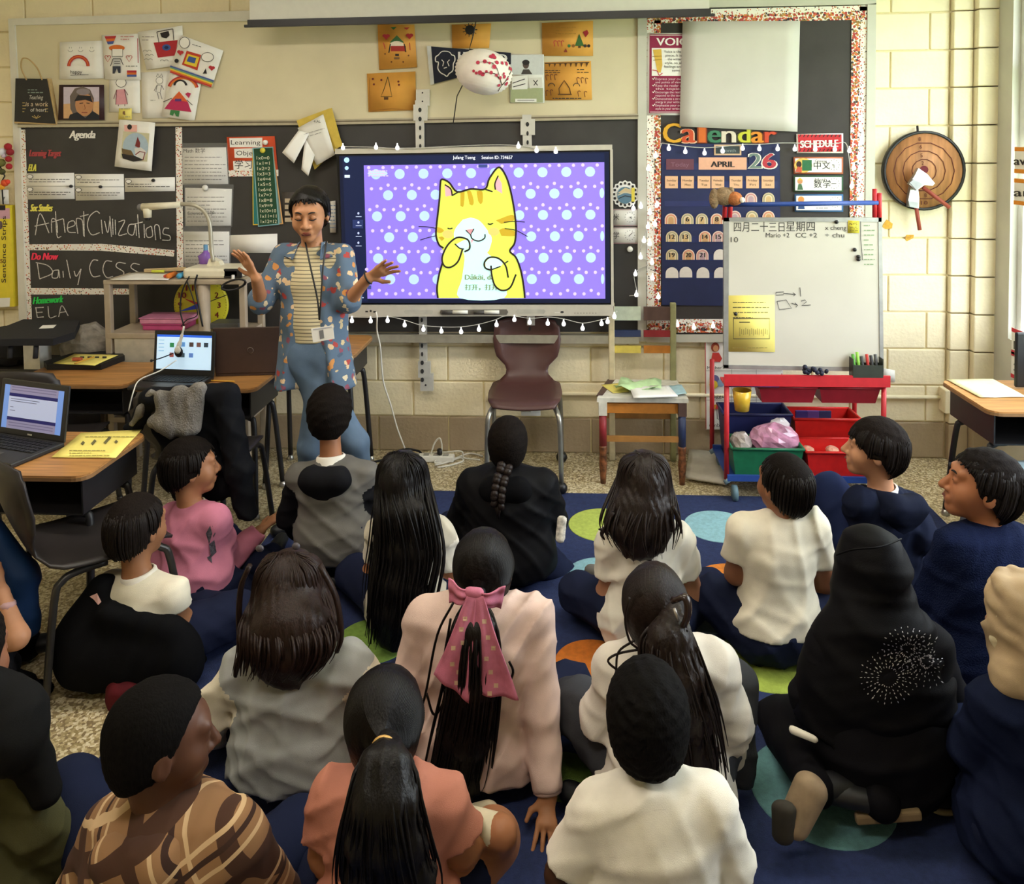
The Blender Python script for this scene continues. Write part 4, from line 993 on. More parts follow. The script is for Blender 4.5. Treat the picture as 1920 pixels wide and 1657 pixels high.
# blank chart paper: gridded
ch = sheet('chart_paper', 'large blank gridded white chart paper over the bulletin board', 'chart paper', BP, [(1280, 40), (1500, 39), (1495, 247), (1274, 237)], mat('chart_paper_white', '#c9c4bc', 0.7, var=0.03, scale=5), 0.020,
           lambda A: None, curl=0.004, n=8, seed=4)
A = Art(BP, 0.034); A.st = 0; gl_ = mat('faint_grid', '#cdc8c0', 0.7)
CF = cells([(1282, 44), (1498, 43), (1493, 238), (1278, 230)])
# calendar letters
def bubble(ch_, x, y, h, w, c, edge, label):
    def f(A):
        A.text(ch_, x - 1.5, y + 1.5, h + 3, ink(edge), w + 3, bold=2.4); A.text(ch_, x, y, h, ink(c), w, bold=1.3)
    A = Art(BP, 0.014, 0.0004); f(A); o = A.done('lettering'); tag(o, label, 'lettering', 'calendar title letters')
for ch_, x, y, h, w, c, e in (('C', 1244, 267, 38, 32, '#dba32c', '#3a2a14'), ('a', 1279, 267, 40, 24, '#c8502c', '#e8c0a0'), ('l', 1311, 267, 36, 11, '#cf6a2a', '#8a3a1a'), ('e', 1328, 267, 36, 23, '#3f7a5a', '#24483a'), ('n', 1354, 267, 34, 25, '#d8cdb8', '#3a342c'), ('d', 1385, 267, 32, 21, '#c4c43c', '#5a5a1a'), ('a', 1409, 267, 32, 22, '#d98a2c', '#8a4a14'), ('r', 1435, 267, 32, 19, '#cc4a2c', '#7a2414')):
    bubble(ch_, x, y, h, w, c, e, {'C': 'yellow letter C of the calendar title', 'l': 'orange letter l of the calendar title', 'e': 'green letter e of the calendar title', 'n': 'patterned letter n of the calendar title', 'd': 'lime letter d of the calendar title', 'r': 'red letter r of the calendar title'}.get(ch_, ('red dotted letter a of the calendar title' if x < 1300 else 'orange striped letter a of the calendar title')))
navy = mat('calendar_navy', '#232a52', 0.7, var=0.1, scale=8)
cal = thing('pocket_calendar', 'navy fabric pocket chart calendar hanging on the bulletin board', 'pocket chart', BP.pt(1350, 570))
slab('fabric', BP, [(1240, 270), (1462, 268), (1464, 574), (1241, 572)], navy, cal, 0.002, 0.010)
pk = mat('clear_pocket', '#2f3866', 0.25, var=0.05, spec=0.7)
for y0, y1 in ((296, 318), (330, 353), (367, 386), (400, 421), (433, 454), (467, 488), (501, 522)):
    slab('pocket', BP, [(1246, y0 + 10), (1458, y0 + 9), (1458, y1), (1246, y1 + 1)], pk, cal, 0.001, 0.012)
def card(label, pts, c, art=None, name='calendar_card', grp='cards in the calendar', off=0.014, cat='card'):
    t = thing(name, label, cat, BP.pt(*pts[2], off), grp)
    slab('card', BP, pts, c if not isinstance(c, str) else ink(c), t, 0.0008, off)
    if art:
        A = Art(BP, off + 0.0006); art(A); A.done('print', t)
R4 = lambda x0, y0, x1, y1: [(x0, y0), (x1, y0), (x1, y1), (x0, y1)]
card('dull purple today card in the calendar', R4(1249, 298, 1301, 318), '#6b3f4c', lambda A: A.text('Today', 1258, 312, 8, ink('#8a6474'), 34))
card('peach APRIL month card in the calendar', R4(1310, 295, 1400, 318), '#e0a98c', lambda A: A.text('APRIL', 1333, 313, 11, K, 44, bold=.8))
card('gray striped numeral two of the year in the calendar', R4(1404, 284, 1428, 316), '#232a52', lambda A: [A.text('2', 1404, 316, 31, ink('#e4dcd2'), 24, bold=2.4), A.text('2', 1405, 315, 29, ink('#6f8278'), 22, bold=.8)])
card('red numeral six of the year in the calendar', R4(1429, 284, 1456, 316), '#232a52', lambda A: [A.text('6', 1429, 317, 32, ink('#e4dcd2'), 27, bold=2.4), A.text('6', 1431, 315, 29, ink('#b83a44'), 23, bold=1.6)])
card('small dark chalk label card above the month', R4(1339, 271, 1390, 291), '#cfae8c', lambda A: A.rect(1342, 274, 1387, 288, ink('#3f4a4c')).text('Month', 1350, 285, 6, ink('#8a9494'), 30))
for i, (d, x) in enumerate((('Sunday', 1247), ('Monday', 1277), ('Tuesday', 1308), ('Wednesday', 1334), ('Thursday', 1368), ('Friday', 1399), ('Saturday', 1428))):
    card('peach %s name card in the calendar' % d, R4(x, 330, x + 24, 353), '#e3b48c', lambda A, d=d, x=x: A.text(d, x + 3, 340, 4, ink('#5a4334'), 18).text(d[:3], x + 7, 348, 4, ink('#5a4334'), 11))
def arch(cx, y1, w, h, cols, num, label):
    t = thing('rainbow_card', label, 'card', BP.pt(cx, y1, 0.014), 'rainbow number cards in the calendar')
    def shape(s): return [(cx - w * s, y1), (cx - w * s, y1 - h + w * (2 - s) if False else y1 - (h - w) * 1.0)] + [(cx - w * s * math.cos(k), y1 - (h - w) - w * s * math.sin(k)) for k in np.linspace(0.2, math.pi - 0.2, 9)] + [(cx + w * s, y1 - (h - w)), (cx + w * s, y1)]
    slab('card', BP, shape(1.0), ink(cols[0]), t, 0.0008, 0.014)
    A = Art(BP, 0.0146)
    for k, c in enumerate(cols[1:]): A.poly(shape(0.84 - 0.2 * k), ink(c))
    if num: A.text(num, cx - (5 if len(num) > 1 else 3), y1 - 5, 9, K, 10 if len(num) > 1 else 6, bold=.5)
    A.done('print', t)
P1 = ['#e8d2c0', '#d98a6c', '#d8c09a', '#c99a6a']; P2 = ['#d8c8a4', '#a8a07c', '#e2cfae', '#cfae7a']; P3 = ['#e6cfc0', '#c98a86', '#d8c2b4', '#b99aa0']
for cx, y, n, pp in ((1258, 420, '', P1), (1289, 420, '6', P2), (1316, 420, '7', P2), (1344, 420, '8', P1), (1260, 453, '12', P2), (1285, 453, '13', P2), (1322, 453, '14', P1), (1347, 453, '15', P3), (1260, 487, '19', P2), (1291, 487, '20', P1), (1317, 487, '21', P3), (1408, 381, '', P3), (1441, 381, '', P2), (1378, 415, '', P3), (1410, 415, '', P2), (1441, 415, '', P1)):
    NW = dict(zip('6 7 8 12 13 14 15 19 20 21'.split(), 'six seven eight twelve thirteen fourteen fifteen nineteen twenty twenty-one'.split()))
    lab = ('rainbow calendar card number %s in the navy pocket chart' % NW[n]) if n else {1258: 'rainbow calendar card without number at the left of the chart', 1408: 'pale rainbow card just above the blue easel rod', 1441: 'pale rainbow card at the right of the chart' if y < 400 else 'rainbow card under the rod at the right of the chart', 1378: 'rainbow card peeking over the easel top at its left', 1410: 'rainbow card peeking over the easel top in the middle'}[cx]
    arch(cx, y, 11.5, 20, pp, n, lab)
for k, (cx, y) in enumerate(((1350, 487), (1260, 521), (1286, 520), (1318, 521), (1351, 521))):
    arch(cx, y, 12, 20, ['#e2d8d0'], '', ['blank white arch card beside the twenty one card', 'blank white arch card, leftmost of the bottom row', 'tilted blank white arch card, second in the bottom row', 'blank white arch card, third in the bottom row', 'blank white arch card half hidden by the easel'][k])
# schedule cards
def sched(A):
    A.poly([(1496, 252), (1578, 252), (1578, 284), (1497, 285)], ink('#c22c34'))
    for i in range(11):
        for yy in (255, 282): A.line([(1499 + i * 7.4, yy + 2), (1502 + i * 7.4, yy - 3)], 1.6, ink('#3a2a2a'))
    A.text('SCHEDULE', 1501, 277, 14, ink('#f4efe8'), 70, bold=.8, slope=-0.03)
sheet('schedule_sign', 'red striped SCHEDULE sign on the bulletin board', 'sign', BP, [(1493, 251), (1581, 250), (1581, 287), (1494, 287)], white_paper, 0.012, sched)
def clockface(A, x, y, r, h):
    for t in range(12): A.ell(x + r * math.cos(t * math.pi / 6), y + r * math.sin(t * math.pi / 6), .9, .9, GREY, 6)
    A.line([(x, y), (x + h[0], y + h[1])], 1.1, K).line([(x, y), (x + h[2], y + h[3])], 1.1, K)
for lab, y0, y1, border, cn, hnd, en in (('schedule card with Chinese subject and a girl at a board', 294, 326, '#b86a4a', '中文', (0, 6, -4, 0), 'Chinese'), ('schedule card with math subject and green border', 329, 360, '#3a5a42', '数学', (-5, 0, 4, 0), 'Math'), ('blue bordered schedule card behind the easel rod', 364, 397, '#3f6a9c', '', (4, -2, 0, 5), '')):
    x0 = 1488 if y0 < 364 else 1490
    def f(A, y0=y0, y1=y1, cn=cn, hnd=hnd, en=en, x0=x0):
        A.rect(x0 + 3, y0 + 3, 1578, y1 - 3, white_paper)
        if en == 'Chinese': A.ell(x0 + 18, y0 + 16, 17, 14, ink('#d8b45a'), 16).rect(x0 + 16, y0 + 6, x0 + 34, y0 + 26, ink('#2f6a44')).ell(x0 + 10, y0 + 14, 5, 6, ink('#3a2420')).poly([(x0 + 3, y0 + 28), (x0 + 8, y0 + 18), (x0 + 16, y0 + 20), (x0 + 15, y0 + 29)], ink('#c2543c'))
        elif en: A.ell(x0 + 12, y0 + 11, 5, 5, SKIN).poly([(x0 + 6, y0 + 9), (x0 + 12, y0 + 4), (x0 + 18, y0 + 9)], ink('#d8b43a')).poly([(x0 + 7, y0 + 27), (x0 + 9, y0 + 16), (x0 + 15, y0 + 16), (x0 + 18, y0 + 27)], ink('#4a6a4c'))
        else: A.ell(x0 + 12, y0 + 10, 6, 6, ink('#d9904a')).poly([(x0 + 6, y0 + 28), (x0 + 8, y0 + 16), (x0 + 17, y0 + 16), (x0 + 19, y0 + 28)], ink('#2f4a7c'))
        if en: A.text(en, x0 + 40, y0 + 10, 5, ink('#6a6460'), 22); A.text(cn, x0 + 38, y0 + 22, 12, K)
        else: A.scribble(x0 + 40, y1 - 9, x0 + 66, y1 - 5, 1, K, 61)
        clockface(A, x0 + 76, y0 + 15, 9.5, hnd)
    t = sheet('schedule_card', lab, 'card', BP, [(x0, y0), (1581, y0), (1581, y1), (x0, y1)], ink(border), 0.012, f, 'schedule cards')
# alphabet card behind the easel
abc = thing('alphabet_sheet', 'white vocabulary sheet with umbrella and eggs behind the easel', 'poster', wallp.pt(1390, 806))
WP1 = wall_plane(0.025)
slab('sheet', WP1, [(1321, 606), (1470, 606), (1466, 782), (1404, 790), (1404, 805), (1324, 805)], white_paper, abc, 0.001)
A = Art(WP1, 0.001)
A.line([(1322, 607), (1324, 804)], 1.4, RED).line([(1466, 700), (1466, 782)], 1.6, RED)
for i in range(7): A.ell(1329 + i * 5, 614, 2, 2, K, 7).ell(1329 + i * 5, 635, 2, 2, K, 7)
A.text('A', 1344, 628, 9, K).line([(1324, 641), (1466, 641)], .8, GREY).line([(1324, 695), (1466, 695)], .8, GREY).line([(1324, 750), (1466, 750)], .8, GREY).line([(1372, 641), (1372, 790)], .8, GREY).line([(1418, 641), (1418, 786)], .8, GREY)
A.ell(1341, 651, 8, 9, ink('#8a3a24')).ell(1342, 653, 5, 6, SKIN).poly([(1333, 677), (1336, 661), (1348, 661), (1354, 672), (1350, 679)], ink('#c23a34')).text("Mother's", 1326, 692, 6, K, 32)
A.ell(1341, 712, 8, 9, ink('#6a6a9c')).ell(1338, 721, 8, 8, YEL).ell(1352, 718, 7, 7, ink('#8aa4c4')).text('eggs', 1337, 746, 7, K, 20)
A.ell(1344, 767, 12, 9, ink('#d8a02c'), 14, 0, 180, 360).poly([(1341, 767), (1344, 758), (1348, 767)], RED).line([(1344, 767), (1345, 785), (1349, 786)], 1.2, K).text('umbrella', 1330, 800, 7, K, 40)
A.text('basket', 1428, 745, 6, K, 26).ell(1442, 760, 13, 5, GREY, 14).ell(1442, 760, 12, 4.2, white_paper, 14).poly([(1384, 766), (1398, 764), (1412, 769), (1400, 778), (1384, 776)], ink('#a5482c')).ell(1395, 727, 14, 14, ink('#d8a84a'))
A.done('print', abc)
# round art medallion and two small schedule cards left of the bulletin board
md = thing('paper_medallion', 'round scalloped paper medallion with a striped landscape', 'decoration', BP.pt(1172, 388, 0.01))
slab('disc', BP, [(1172 + (25 + 1.2 * math.cos(16 * t)) * math.cos(t), 364 + (25 + 1.2 * math.cos(16 * t)) * math.sin(t)) for t in np.linspace(0, 2 * math.pi, 64, endpoint=False)], white_paper, md, 0.001, 0.008)
A = Art(BP, 0.009)
for t in range(16): A.ell(1172 + 20.5 * math.cos(t * math.pi / 8), 364 + 20.5 * math.sin(t * math.pi / 8), 2.3, 2.6, K, 8)
A.ell(1172, 366, 15, 16, ink('#5a7a8c'), 18).poly([(1158, 362), (1172, 352), (1186, 356), (1186, 362)], ink('#c9b48a')).line([(1158, 366), (1172, 360), (1187, 364)], 2, ink('#c9c0a0')).line([(1160, 372), (1172, 367), (1186, 370)], 1.6, K).rect(1184, 352, 1190, 378, ink('#d8c44a')); A.done('print', md)
for lab, y0, y1, tx_, h in (('small white time card with a clock, upper one beside the display', 392, 424, '米', (3, 3, 4, 0)), ('small white time card with a clock, lower one beside the display', 426, 457, '学', (5, -5, -2, 2))):
    def f(A, y0=y0, y1=y1, tx_=tx_, h=h): A.line([(1149, y0 + 1), (1196, y0 + 1)], 1, ink('#8a4a5a')).line([(1149, y1 - 1), (1196, y1 - 1)], 1, ink('#8a4a5a')).text(tx_, 1150, y0 + 20, 10, K, 11); clockface(A, 1181, y0 + 15, 9, h)
    sheet('time_card', lab, 'card', BP, [(1149, y0), (1196, y0), (1196, y1), (1149, y1)], white_paper, 0.006, f, 'time cards beside the display')
magnet(BP, 1181, 467, 5.5, mb_white, 'white round magnet on the chalkboard right of the display', 0.006)

# ------------------------------------------------------------------ toy axe target
TP = wall_plane(0.05)
tc_ = TP.pt(1733, 320); tr = 75 / pxscale(tc_)
tgt = thing('axe_target', 'round wooden axe throwing target with black rim on the block wall', 'target', tc_)
axt = [TP.u, TP.v, TP.n]
wood_t = mat('target_wood', '#b07a4c', 0.55, var=0.22, scale=6, stretch=(6, 1, 1.0))
MB().lathe(tc_ - TP.n * 0.03, [(0, 0), (tr, 0), (tr, 0.032), (tr * 0.935, 0.032), (tr * 0.93, 0.028)], 40, ax=axt).build('rim', plastic_black, tgt)
MB().lathe(tc_ - TP.n * 0.03, [(tr * 0.94, 0.001), (tr * 0.94, 0.028), (0, 0.028)], 40, ax=axt).build('board', wood_t, tgt)
A = Art(TP, 0.0); dkb = ink('#5a2418'); TE = lambda X, Y: (1640 + X / 6.628, 220 + Y / 6.628)
for a_, b_ in ((378, 355), (265, 252), (152, 145)):
    x, y = TE(615, 665); A.arc(x, y, a_ / 6.628, 0, 360, 1.5, dkb, b_ / 6.628)
A.ell(*TE(615, 650), 8, 7.5, ink('#6a2028'), 16)
for s_, X, Y in (('8', 560, 292), ('6', 575, 388), ('5', 585, 495), ('2', 598, 592), ('8', 633, 990), ('10', 595, 1085)): A.text(s_, *TE(X - 15, Y), 7.5, dkb, None if len(s_) == 1 else 12)
A.done('print', tgt)
MB().tube([TP.pt(1721, 250, -.02), TP.pt(1720, 236, -.03)], 0.006, 6).build('hanger', plastic_black, tgt)
steel = mat('axe_steel', '#b4b4b2', 0.3, 0.6, var=0.05); rubber = mat('axe_handle_red', '#9c4638', 0.5, var=0.06)
def axe(label, head, hp, hq, off, h2):
    t = thing('toy_axe', label, 'axe', TP.pt(*TE(*hq), off), 'toy axes on the target')
    P = [TP.pt(*TE(*p), off) for p in head]
    MB().prism(P, -TP.n * 0.03).build('head', steel, t)
    P = [TP.pt(*TE(*p), off + 0.001) for p in h2]; MB().prism(P, TP.n * 0.006).build('head_facet', mat('axe_steel_dark', '#8e8f90', 0.35, 0.5), t)
    MB().tube([TP.pt(*TE(*hp), off - .01), TP.pt(*TE(*hq), off - .005)], 24 / 6.6 / 340, 8).build('handle', rubber, t)
axe('toy axe with its handle hanging straight down from the target', [(450, 860), (540, 870), (555, 1000), (550, 1130), (420, 1110), (420, 1020)], (510, 1080), (560, 1400), 0.03, [(415, 1040), (535, 1055), (530, 1130), (430, 1110)])
axe('toy axe stuck in the bullseye with its handle slanting right', [(545, 630), (660, 710), (750, 820), (720, 850), (620, 840), (520, 910), (430, 830), (500, 720)], (600, 870), (930, 1120), 0.07, [(430, 810), (480, 770), (600, 830), (515, 905)])
for lab, pts in (('torn yellow paper scrap under the axe target', [(110, 1330), (150, 1270), (225, 1320), (215, 1380), (140, 1390), (100, 1360)]), ('small torn yellow scrap below the red handle axe', [(380, 1500), (400, 1460), (490, 1460), (480, 1500), (400, 1540)])):
    o = slab('paper_scrap', wall_plane(0.004), [TE(*p) for p in pts], mat('scrap_yellow', '#e0a53a', 0.7, var=0.2, scale=60), None, 0.002, 0.0); tag(o, lab, 'paper scrap', 'yellow paper scraps on the wall')
o = sheet('wall_note', 'small white note card on the wall beside the easel tray', 'note', wall_plane(0.004), [(1655, 690), (1678, 694), (1678, 716), (1658, 715)], white_paper, 0.002)

# ------------------------------------------------------------------ far left: sentence strips, ornaments
WS = wall_plane(0.05)
ss = thing('sentence_strips', 'yellow sentence strips packet hanging at the left end of the wall', 'packet', WS.pt(8, 578))
slab('box', WS, [(-30, 385), (19, 385), (26, 575), (-30, 575)], mat('packet_yellow', '#e6d23a', 0.5, var=0.04), ss, 0.04)
A = Art(WS, 0.0)
A.poly([(-30, 390), (18, 390), (19, 410), (-30, 410)], ink('#cfa0b4')).poly([(-30, 385), (10, 385), (10, 394), (-30, 394)], K).poly([(-30, 560), (19, 558), (18, 575), (-30, 577)], white_paper)
A.ell(1, 422, 4, 8, ink('#6a5a5c'), 12)
v, f = text_shape('Sentence Strips'); sx = 125 / v[:, 0].max()
A.mb.add([WS.pt(11 - b * 12, 530 - a * sx, 0.002) for a, b in v], f, K)
A.text('ds', -8, 493, 12, ink('#6a3a24')); A.done('print', ss)
orn = thing('hanging_ornament', 'red spotted ribbon ornament with flowers hanging at the far left', 'ornament', WS.pt(6, 380))
mb = MB()
for x, y, r, c in ((15, 275, 7, '#a5242c'), (19, 285, 7, '#8f2028'), (16, 298, 6, '#a5242c'), (17, 312, 6, '#a5242c'), (4, 285, 8, '#dcdce2'), (7, 292, 5, '#c9b8c4'), (2, 305, 8, '#6f6f34'), (4, 322, 6, '#4a4a24'), (9, 343, 7, '#d8542c'), (3, 350, 6, '#e0a02c'), (14, 341, 5, '#d8442c')):
    MB().ball(WS.pt(x, y, .02), r / 335, 10).build('ribbon_bow' if y < 330 else 'flower', ink(c), orn)
MB().tube([WS.pt(0, 312, .02), WS.pt(9, 330, .03), WS.pt(3, 340, .02), WS.pt(6, 383, .01)], 0.004, 6).build('cord', plastic_black, orn)
sheet('wall_card', 'pale card clipped above the yellow strips packet', 'card', WS, [(-20, 352), (16, 356), (17, 382), (-20, 384)], pale_paper, 0.004, lambda A: A.poly([(4, 370), (10, 369), (7, 375)], GREY))

# ------------------------------------------------------------------ sentence strips on the window
RPn = Plane((X_R - 0.012, 3.5, 1.2), (0, -1, 0), (0, 0, 1))
for lab, y0, y1, c, tx_, hh in (('orange lined sentence strip on the window, upper one', 275, 325, '#e08a1e', 'aw', 16), ('orange lined sentence strip on the window, lower one', 334, 384, '#e08a1e', 'ar', 16), ('red lined word strip low on the window', 616, 670, '#c8283a', 'H', 16), ('second red lined word strip behind the desk', 658, 712, '#c8283a', 'S', 18)):
    zt, zb = RPn.pt(1905, y0)[2], RPn.pt(1905, y1)[2]; ya = RPn.pt(1901, 400)[1]
    t = thing('word_strip', lab, 'word strip', (X_R - 0.012, ya - .2, zb), 'word strips on the window')
    MB().box((X_R - 0.012, ya - 0.22, (zt + zb) / 2), (0.001, 0.44, zt - zb)).build('strip', white_paper, t)
    mb = MB()
    for z in (zt - 0.012, zb + 0.012): mb.box((X_R - 0.0135, ya - 0.22, z), (0.001, 0.44, 0.02), m=ink(c))
    A = Art(RPn, 0.003); A.text(tx_, 1901, y1 - 16, hh, K, 15 * len(tx_), bold=.5); mb2 = A.mb
    b0 = len(mb.v); mb.add(mb2.v, mb2.f, K); mb.build('print', None, t)

# ------------------------------------------------------------------ rug
rugm = mat('rug_navy', '#25315a', 0.95, var=0.14, scale=60, bump=0.5, bscale=400)
r0 = at_z(520, 928); r1 = at_z(1905, 926)
RX0, RX1, RY1, RY0 = -1.35, 1.72, float(at_z(1100, 927)[1]), 0.75
rug = thing('rug', 'large navy classroom rug with bright colored circles', 'rug', ((RX0 + RX1) / 2, (RY0 + RY1) / 2, 0))
MB().box(((RX0 + RX1) / 2, (RY0 + RY1) / 2, 0.004), (RX1 - RX0, RY1 - RY0, 0.008), bev=0.003).build('pile', rugm, rug)
for i, (px, py, wpx, c, lab) in enumerate(((1132, 983, 66, '#b2c25a', 'lime green circle'), (1347, 986, 63, '#8fbcc6', 'light blue circle'), (1125, 1077, 62, '#8fbcc6', 'light blue circle'), (1375, 1093, 70, '#d9822f', 'orange circle'), (1435, 1240, 88, '#a3b54c', 'lime green circle'), (1112, 1243, 72, '#cf7426', 'orange circle'), (1540, 1480, 130, '#5f8a8f', 'teal circle'), (1850, 1480, 90, '#c46a24', 'orange circle'), (1060, 1455, 60, '#6f8a3c', 'green circle'), (700, 1200, 70, '#7a9a44', 'green circle'), (1320, 1160, 48, '#6a7a80', 'gray circle'), (860, 1250, 60, '#8fbcc6', 'light blue circle'))):
    c0 = at_z(px, py, 0.009); r = wpx / pxscale(c0)
    MB().lathe(c0, [(r, -0.004), (r, 0.0005), (r * 0.97, 0.0012), (0, 0.0012)], 40).build('circle', mat('rug_' + c[1:], c, 0.95, var=0.1, scale=60, bump=0.5, bscale=400), rug, label=lab + ' woven in the rug')

# ------------------------------------------------------------------ desks
lam = mat('desk_laminate', '#b5824c', 0.4, var=0.22, scale=4, stretch=(1.2, 18, 18))
lam_edge = mat('desk_edge', '#8f6a44', 0.5)
blk_metal = mat('desk_black_metal', '#201f21', 0.45, var=0.1)
def rounded(x0, x1, y0, y1, r, n=5):
    pts = []
    for cx, cy, a in ((x1 - r, y1 - r, 0), (x0 + r, y1 - r, 90), (x0 + r, y0 + r, 180), (x1 - r, y0 + r, 270)):
        for k in range(n + 1):
            t = math.radians(a + 90 * k / n); pts.append((cx + r * math.cos(t), cy + r * math.sin(t)))
    return pts
def student_desk(label, x0, x1, y0, y1, z, inner=None, group='student desks'):
    t = thing('student_desk', label, 'desk', ((x0 + x1) / 2, (y0 + y1) / 2, 0), group)
    MB().prism([(x, y, z - 0.018) for x, y in rounded(x0, x1, y0, y1, 0.05)], (0, 0, 0.018)).build('table_top', lam, t)
    MB().prism([(x, y, z - 0.019) for x, y in rounded(x0 - .002, x1 + .002, y0 - .002, y1 + .002, 0.05)], (0, 0, 0.013)).build('edge_band', lam_edge, t)
    bh = 0.13; zi = z - 0.02; b = MB(); m = 0.035
    b.box(((x0 + x1) / 2, y1 - m, zi - bh / 2), (x1 - x0 - 2 * m, 0.006, bh))
    for x in (x0 + m, x1 - m): b.box((x, (y0 + y1) / 2, zi - bh / 2), (0.006, y1 - y0 - 2 * m, bh))
    b.box(((x0 + x1) / 2, (y0 + y1) / 2, zi - bh), (x1 - x0 - 2 * m, y1 - y0 - 2 * m, 0.006))
    b.build('book_box', blk_metal, t)
    if inner: MB().box(((x0 + x1) / 2, (y0 + y1) / 2, zi - bh + 0.03), (x1 - x0 - 3 * m, y1 - y0 - 3 * m, 0.04)).build('box_liner', inner, t)
    for sx in (-1, 1):
        for sy in (-1, 1):
            xt = (x0 + x1) / 2 + sx * ((x1 - x0) / 2 - 0.05); yt = (y0 + y1) / 2 + sy * ((y1 - y0) / 2 - 0.09)
            xb, yb = xt + sx * 0.03, yt + sy * 0.06
            MB().tube(smooth_path([(xt - sx * 0.06, yt, zi - bh - 0.012), (xt - sx * .01, yt + sy * .002, zi - bh - 0.02), (xt + sx * .012, yt + sy * .01, zi - bh - 0.07), (xb, yb, 0.03)], 5), 0.0135, 8).build('leg', blk_metal, t)
            MB().lathe((xb, yb, 0), [(0, 0), (0.018, 0), (0.018, 0.012), (0.012, 0.03), (0, 0.03)], 10).build('foot', mat('chrome_glide', '#b0aea8', 0.3, 0.8), t)
    return t
ZD = 0.63
def zx(px, py, z=ZD): return at_z(px, py, z)
p = zx(235, 722); D1 = (float(p[0]) - 0.60, float(p[0]), float(p[1]), float(p[1]) + 0.40)
student_desk('wood topped desk holding the black zip folder', *D1, ZD)
p = zx(473, 729); D2 = (float(p[0]) - 0.585, float(p[0]) + 0.01, float(p[1]), float(p[1]) + 0.42)
D1 = (D1[0], D1[1], D1[2], D1[3])
student_desk('wood topped desk holding two laptops by the teacher', *D2, ZD)
p = zx(128, 893); q = zx(277, 812); D3 = (float(p[0]) - 0.60, float(q[0]), float(p[1]), float(q[1]))
D3 = ((D3[1] - 0.62), D3[1], D3[2], D3[2] + 0.42)
student_desk('wood topped desk at the left with the glowing laptop and yellow worksheet', *D3, ZD)
p = zx(1762, 712); q = zx(1858, 772); D5 = (float(p[0]), float(p[0]) + 0.42, float(q[1]), float(p[1]))
student_desk('wood topped desk at the right by the windows', *D5, ZD)
p = at_z(689, 640, 0.70); D4 = (float(p[0]) - 0.5, float(p[0]), WALL_Y - 0.56, WALL_Y - 0.12)
student_desk('desk with blue lined book box against the wall behind the teacher', *D4, 0.70, mat('blue_bin_plastic', '#2c3a9c', 0.5))

# ------------------------------------------------------------------ plastic shell chairs
def shell_chair(label, base, rot, shell, legm, sh=0.42, bh=0.40, w=0.40, foot=None, extra=None, cat='chair', neck=0.45, casters=False, group='plastic shell chairs'):
    """faces local +y; base = point on the floor under the seat centre"""
    base = np.asarray(base, float); base[2] = 0
    c, s = math.cos(rot), math.sin(rot)
    T = lambda x, y, z: base + np.array([x * c - y * s, x * s + y * c, z])
    t = thing('shell_chair', label, cat, base, group)
    d = 0.38
    def wid(v):                                   # half width of the shell from seat front (0) to back top (1)
        k = [(0, .40), (.06, .47), (.25, .5), (.42, .47), (.50, neck * .66), (.56, neck * .62), (.66, .44), (.8, .48), (.93, .46), (1.0, .40)]
        for (a, x), (b, y) in zip(k, k[1:]):
            if a <= v <= b: return w * (x + (y - x) * (v - a) / (b - a))
        return w * .4
    def fn(u, v):
        e = (u - 0.5) * 2; x = e * wid(v)
        if v < 0.47:
            k = v / 0.47; y = d / 2 - d * k; z = sh - 0.015 * math.sin(k * 3.1) + 0.012 * e * e - 0.03 * max(0, 1 - k * 8)
        else:
            k = (v - 0.47) / 0.53; y = -d / 2 - 0.02 - 0.09 * k - 0.02 * math.sin(k * 3) ; z = sh + 0.02 + bh * k - 0.02 * e * e * (k > .9)
            y += 0.045 * e * e * min(1, k * 2)
        return T(x, y, z)
    MB().grid(fn, 10, 26).build('shell', shell, t, solid=0.009)
    for sx in (-1, 1):
        x = sx * (w / 2 - 0.045)
        if casters:
            for sy in (-1, 1):
                MB().tube(smooth_path([T(x * .6, sy * .06, sh - .03), T(x * .95, sy * .10, sh - .028), T(x * 1.16, sy * .17, sh - .06), T(x * 1.22, sy * .19, sh - .14), T(x * 1.25, sy * .2, .06)], 4), 0.0135, 8).build('leg', legm, t)
                MB().ball(T(x * 1.25, sy * .2, .032), .031, 12).build('caster', plastic_black, t)
        else:
            for sy in (-1, 1):
                MB().tube(smooth_path([T(x, sy * .02, sh - .03), T(x, sy * .11, sh - .03), T(x * 1.02, sy * .155, sh - .045), T(x * 1.06, sy * .18, sh - .10), T(x * 1.18, sy * .22, .012)], 4), 0.0125, 8).build('leg', legm, t)
                MB().ball(T(x * 1.18, sy * .22, .014), .016, 8).build('foot', foot or plastic_black, t)
    MB().tube([T(-w / 2 + .05, 0.05, sh - .03), T(w / 2 - .05, 0.05, sh - .03)], 0.010, 8).build('crossbar', legm, t)
    return t
shell_dark = mat('chair_shell_black', '#2a2626', 0.45, var=0.08, scale=10)
shell_gray = mat('chair_shell_gray', '#4a4848', 0.5, var=0.08, scale=10)
shell_brown = mat('chair_shell_brown', '#4f3330', 0.35, var=0.05, scale=10)
tube_dark = mat('chair_tube_gunmetal', '#3a3836', 0.35, 0.5); tube_silver = mat('chair_tube_silver', '#9c9a94', 0.3, 0.7)
b = at_z(985, 893); b = np.array([at_y(985, 700, 4.18)[0], 4.14, 0])
ch1 = shell_chair('brown plastic shell chair on casters facing the children', b, math.pi, shell_brown, tube_silver, sh=0.45, bh=0.325, w=0.39, neck=0.46, casters=True)
bx_ = b + np.array([0.03, -0.02, 0.35]); MB().box(bx_, (0.10, 0.03, 0.02)).tube([bx_ + np.array([0.0, 0, 0]), bx_ + np.array([0, 0, .05])], .012, 8).build('height_lever', plastic_white, ch1)
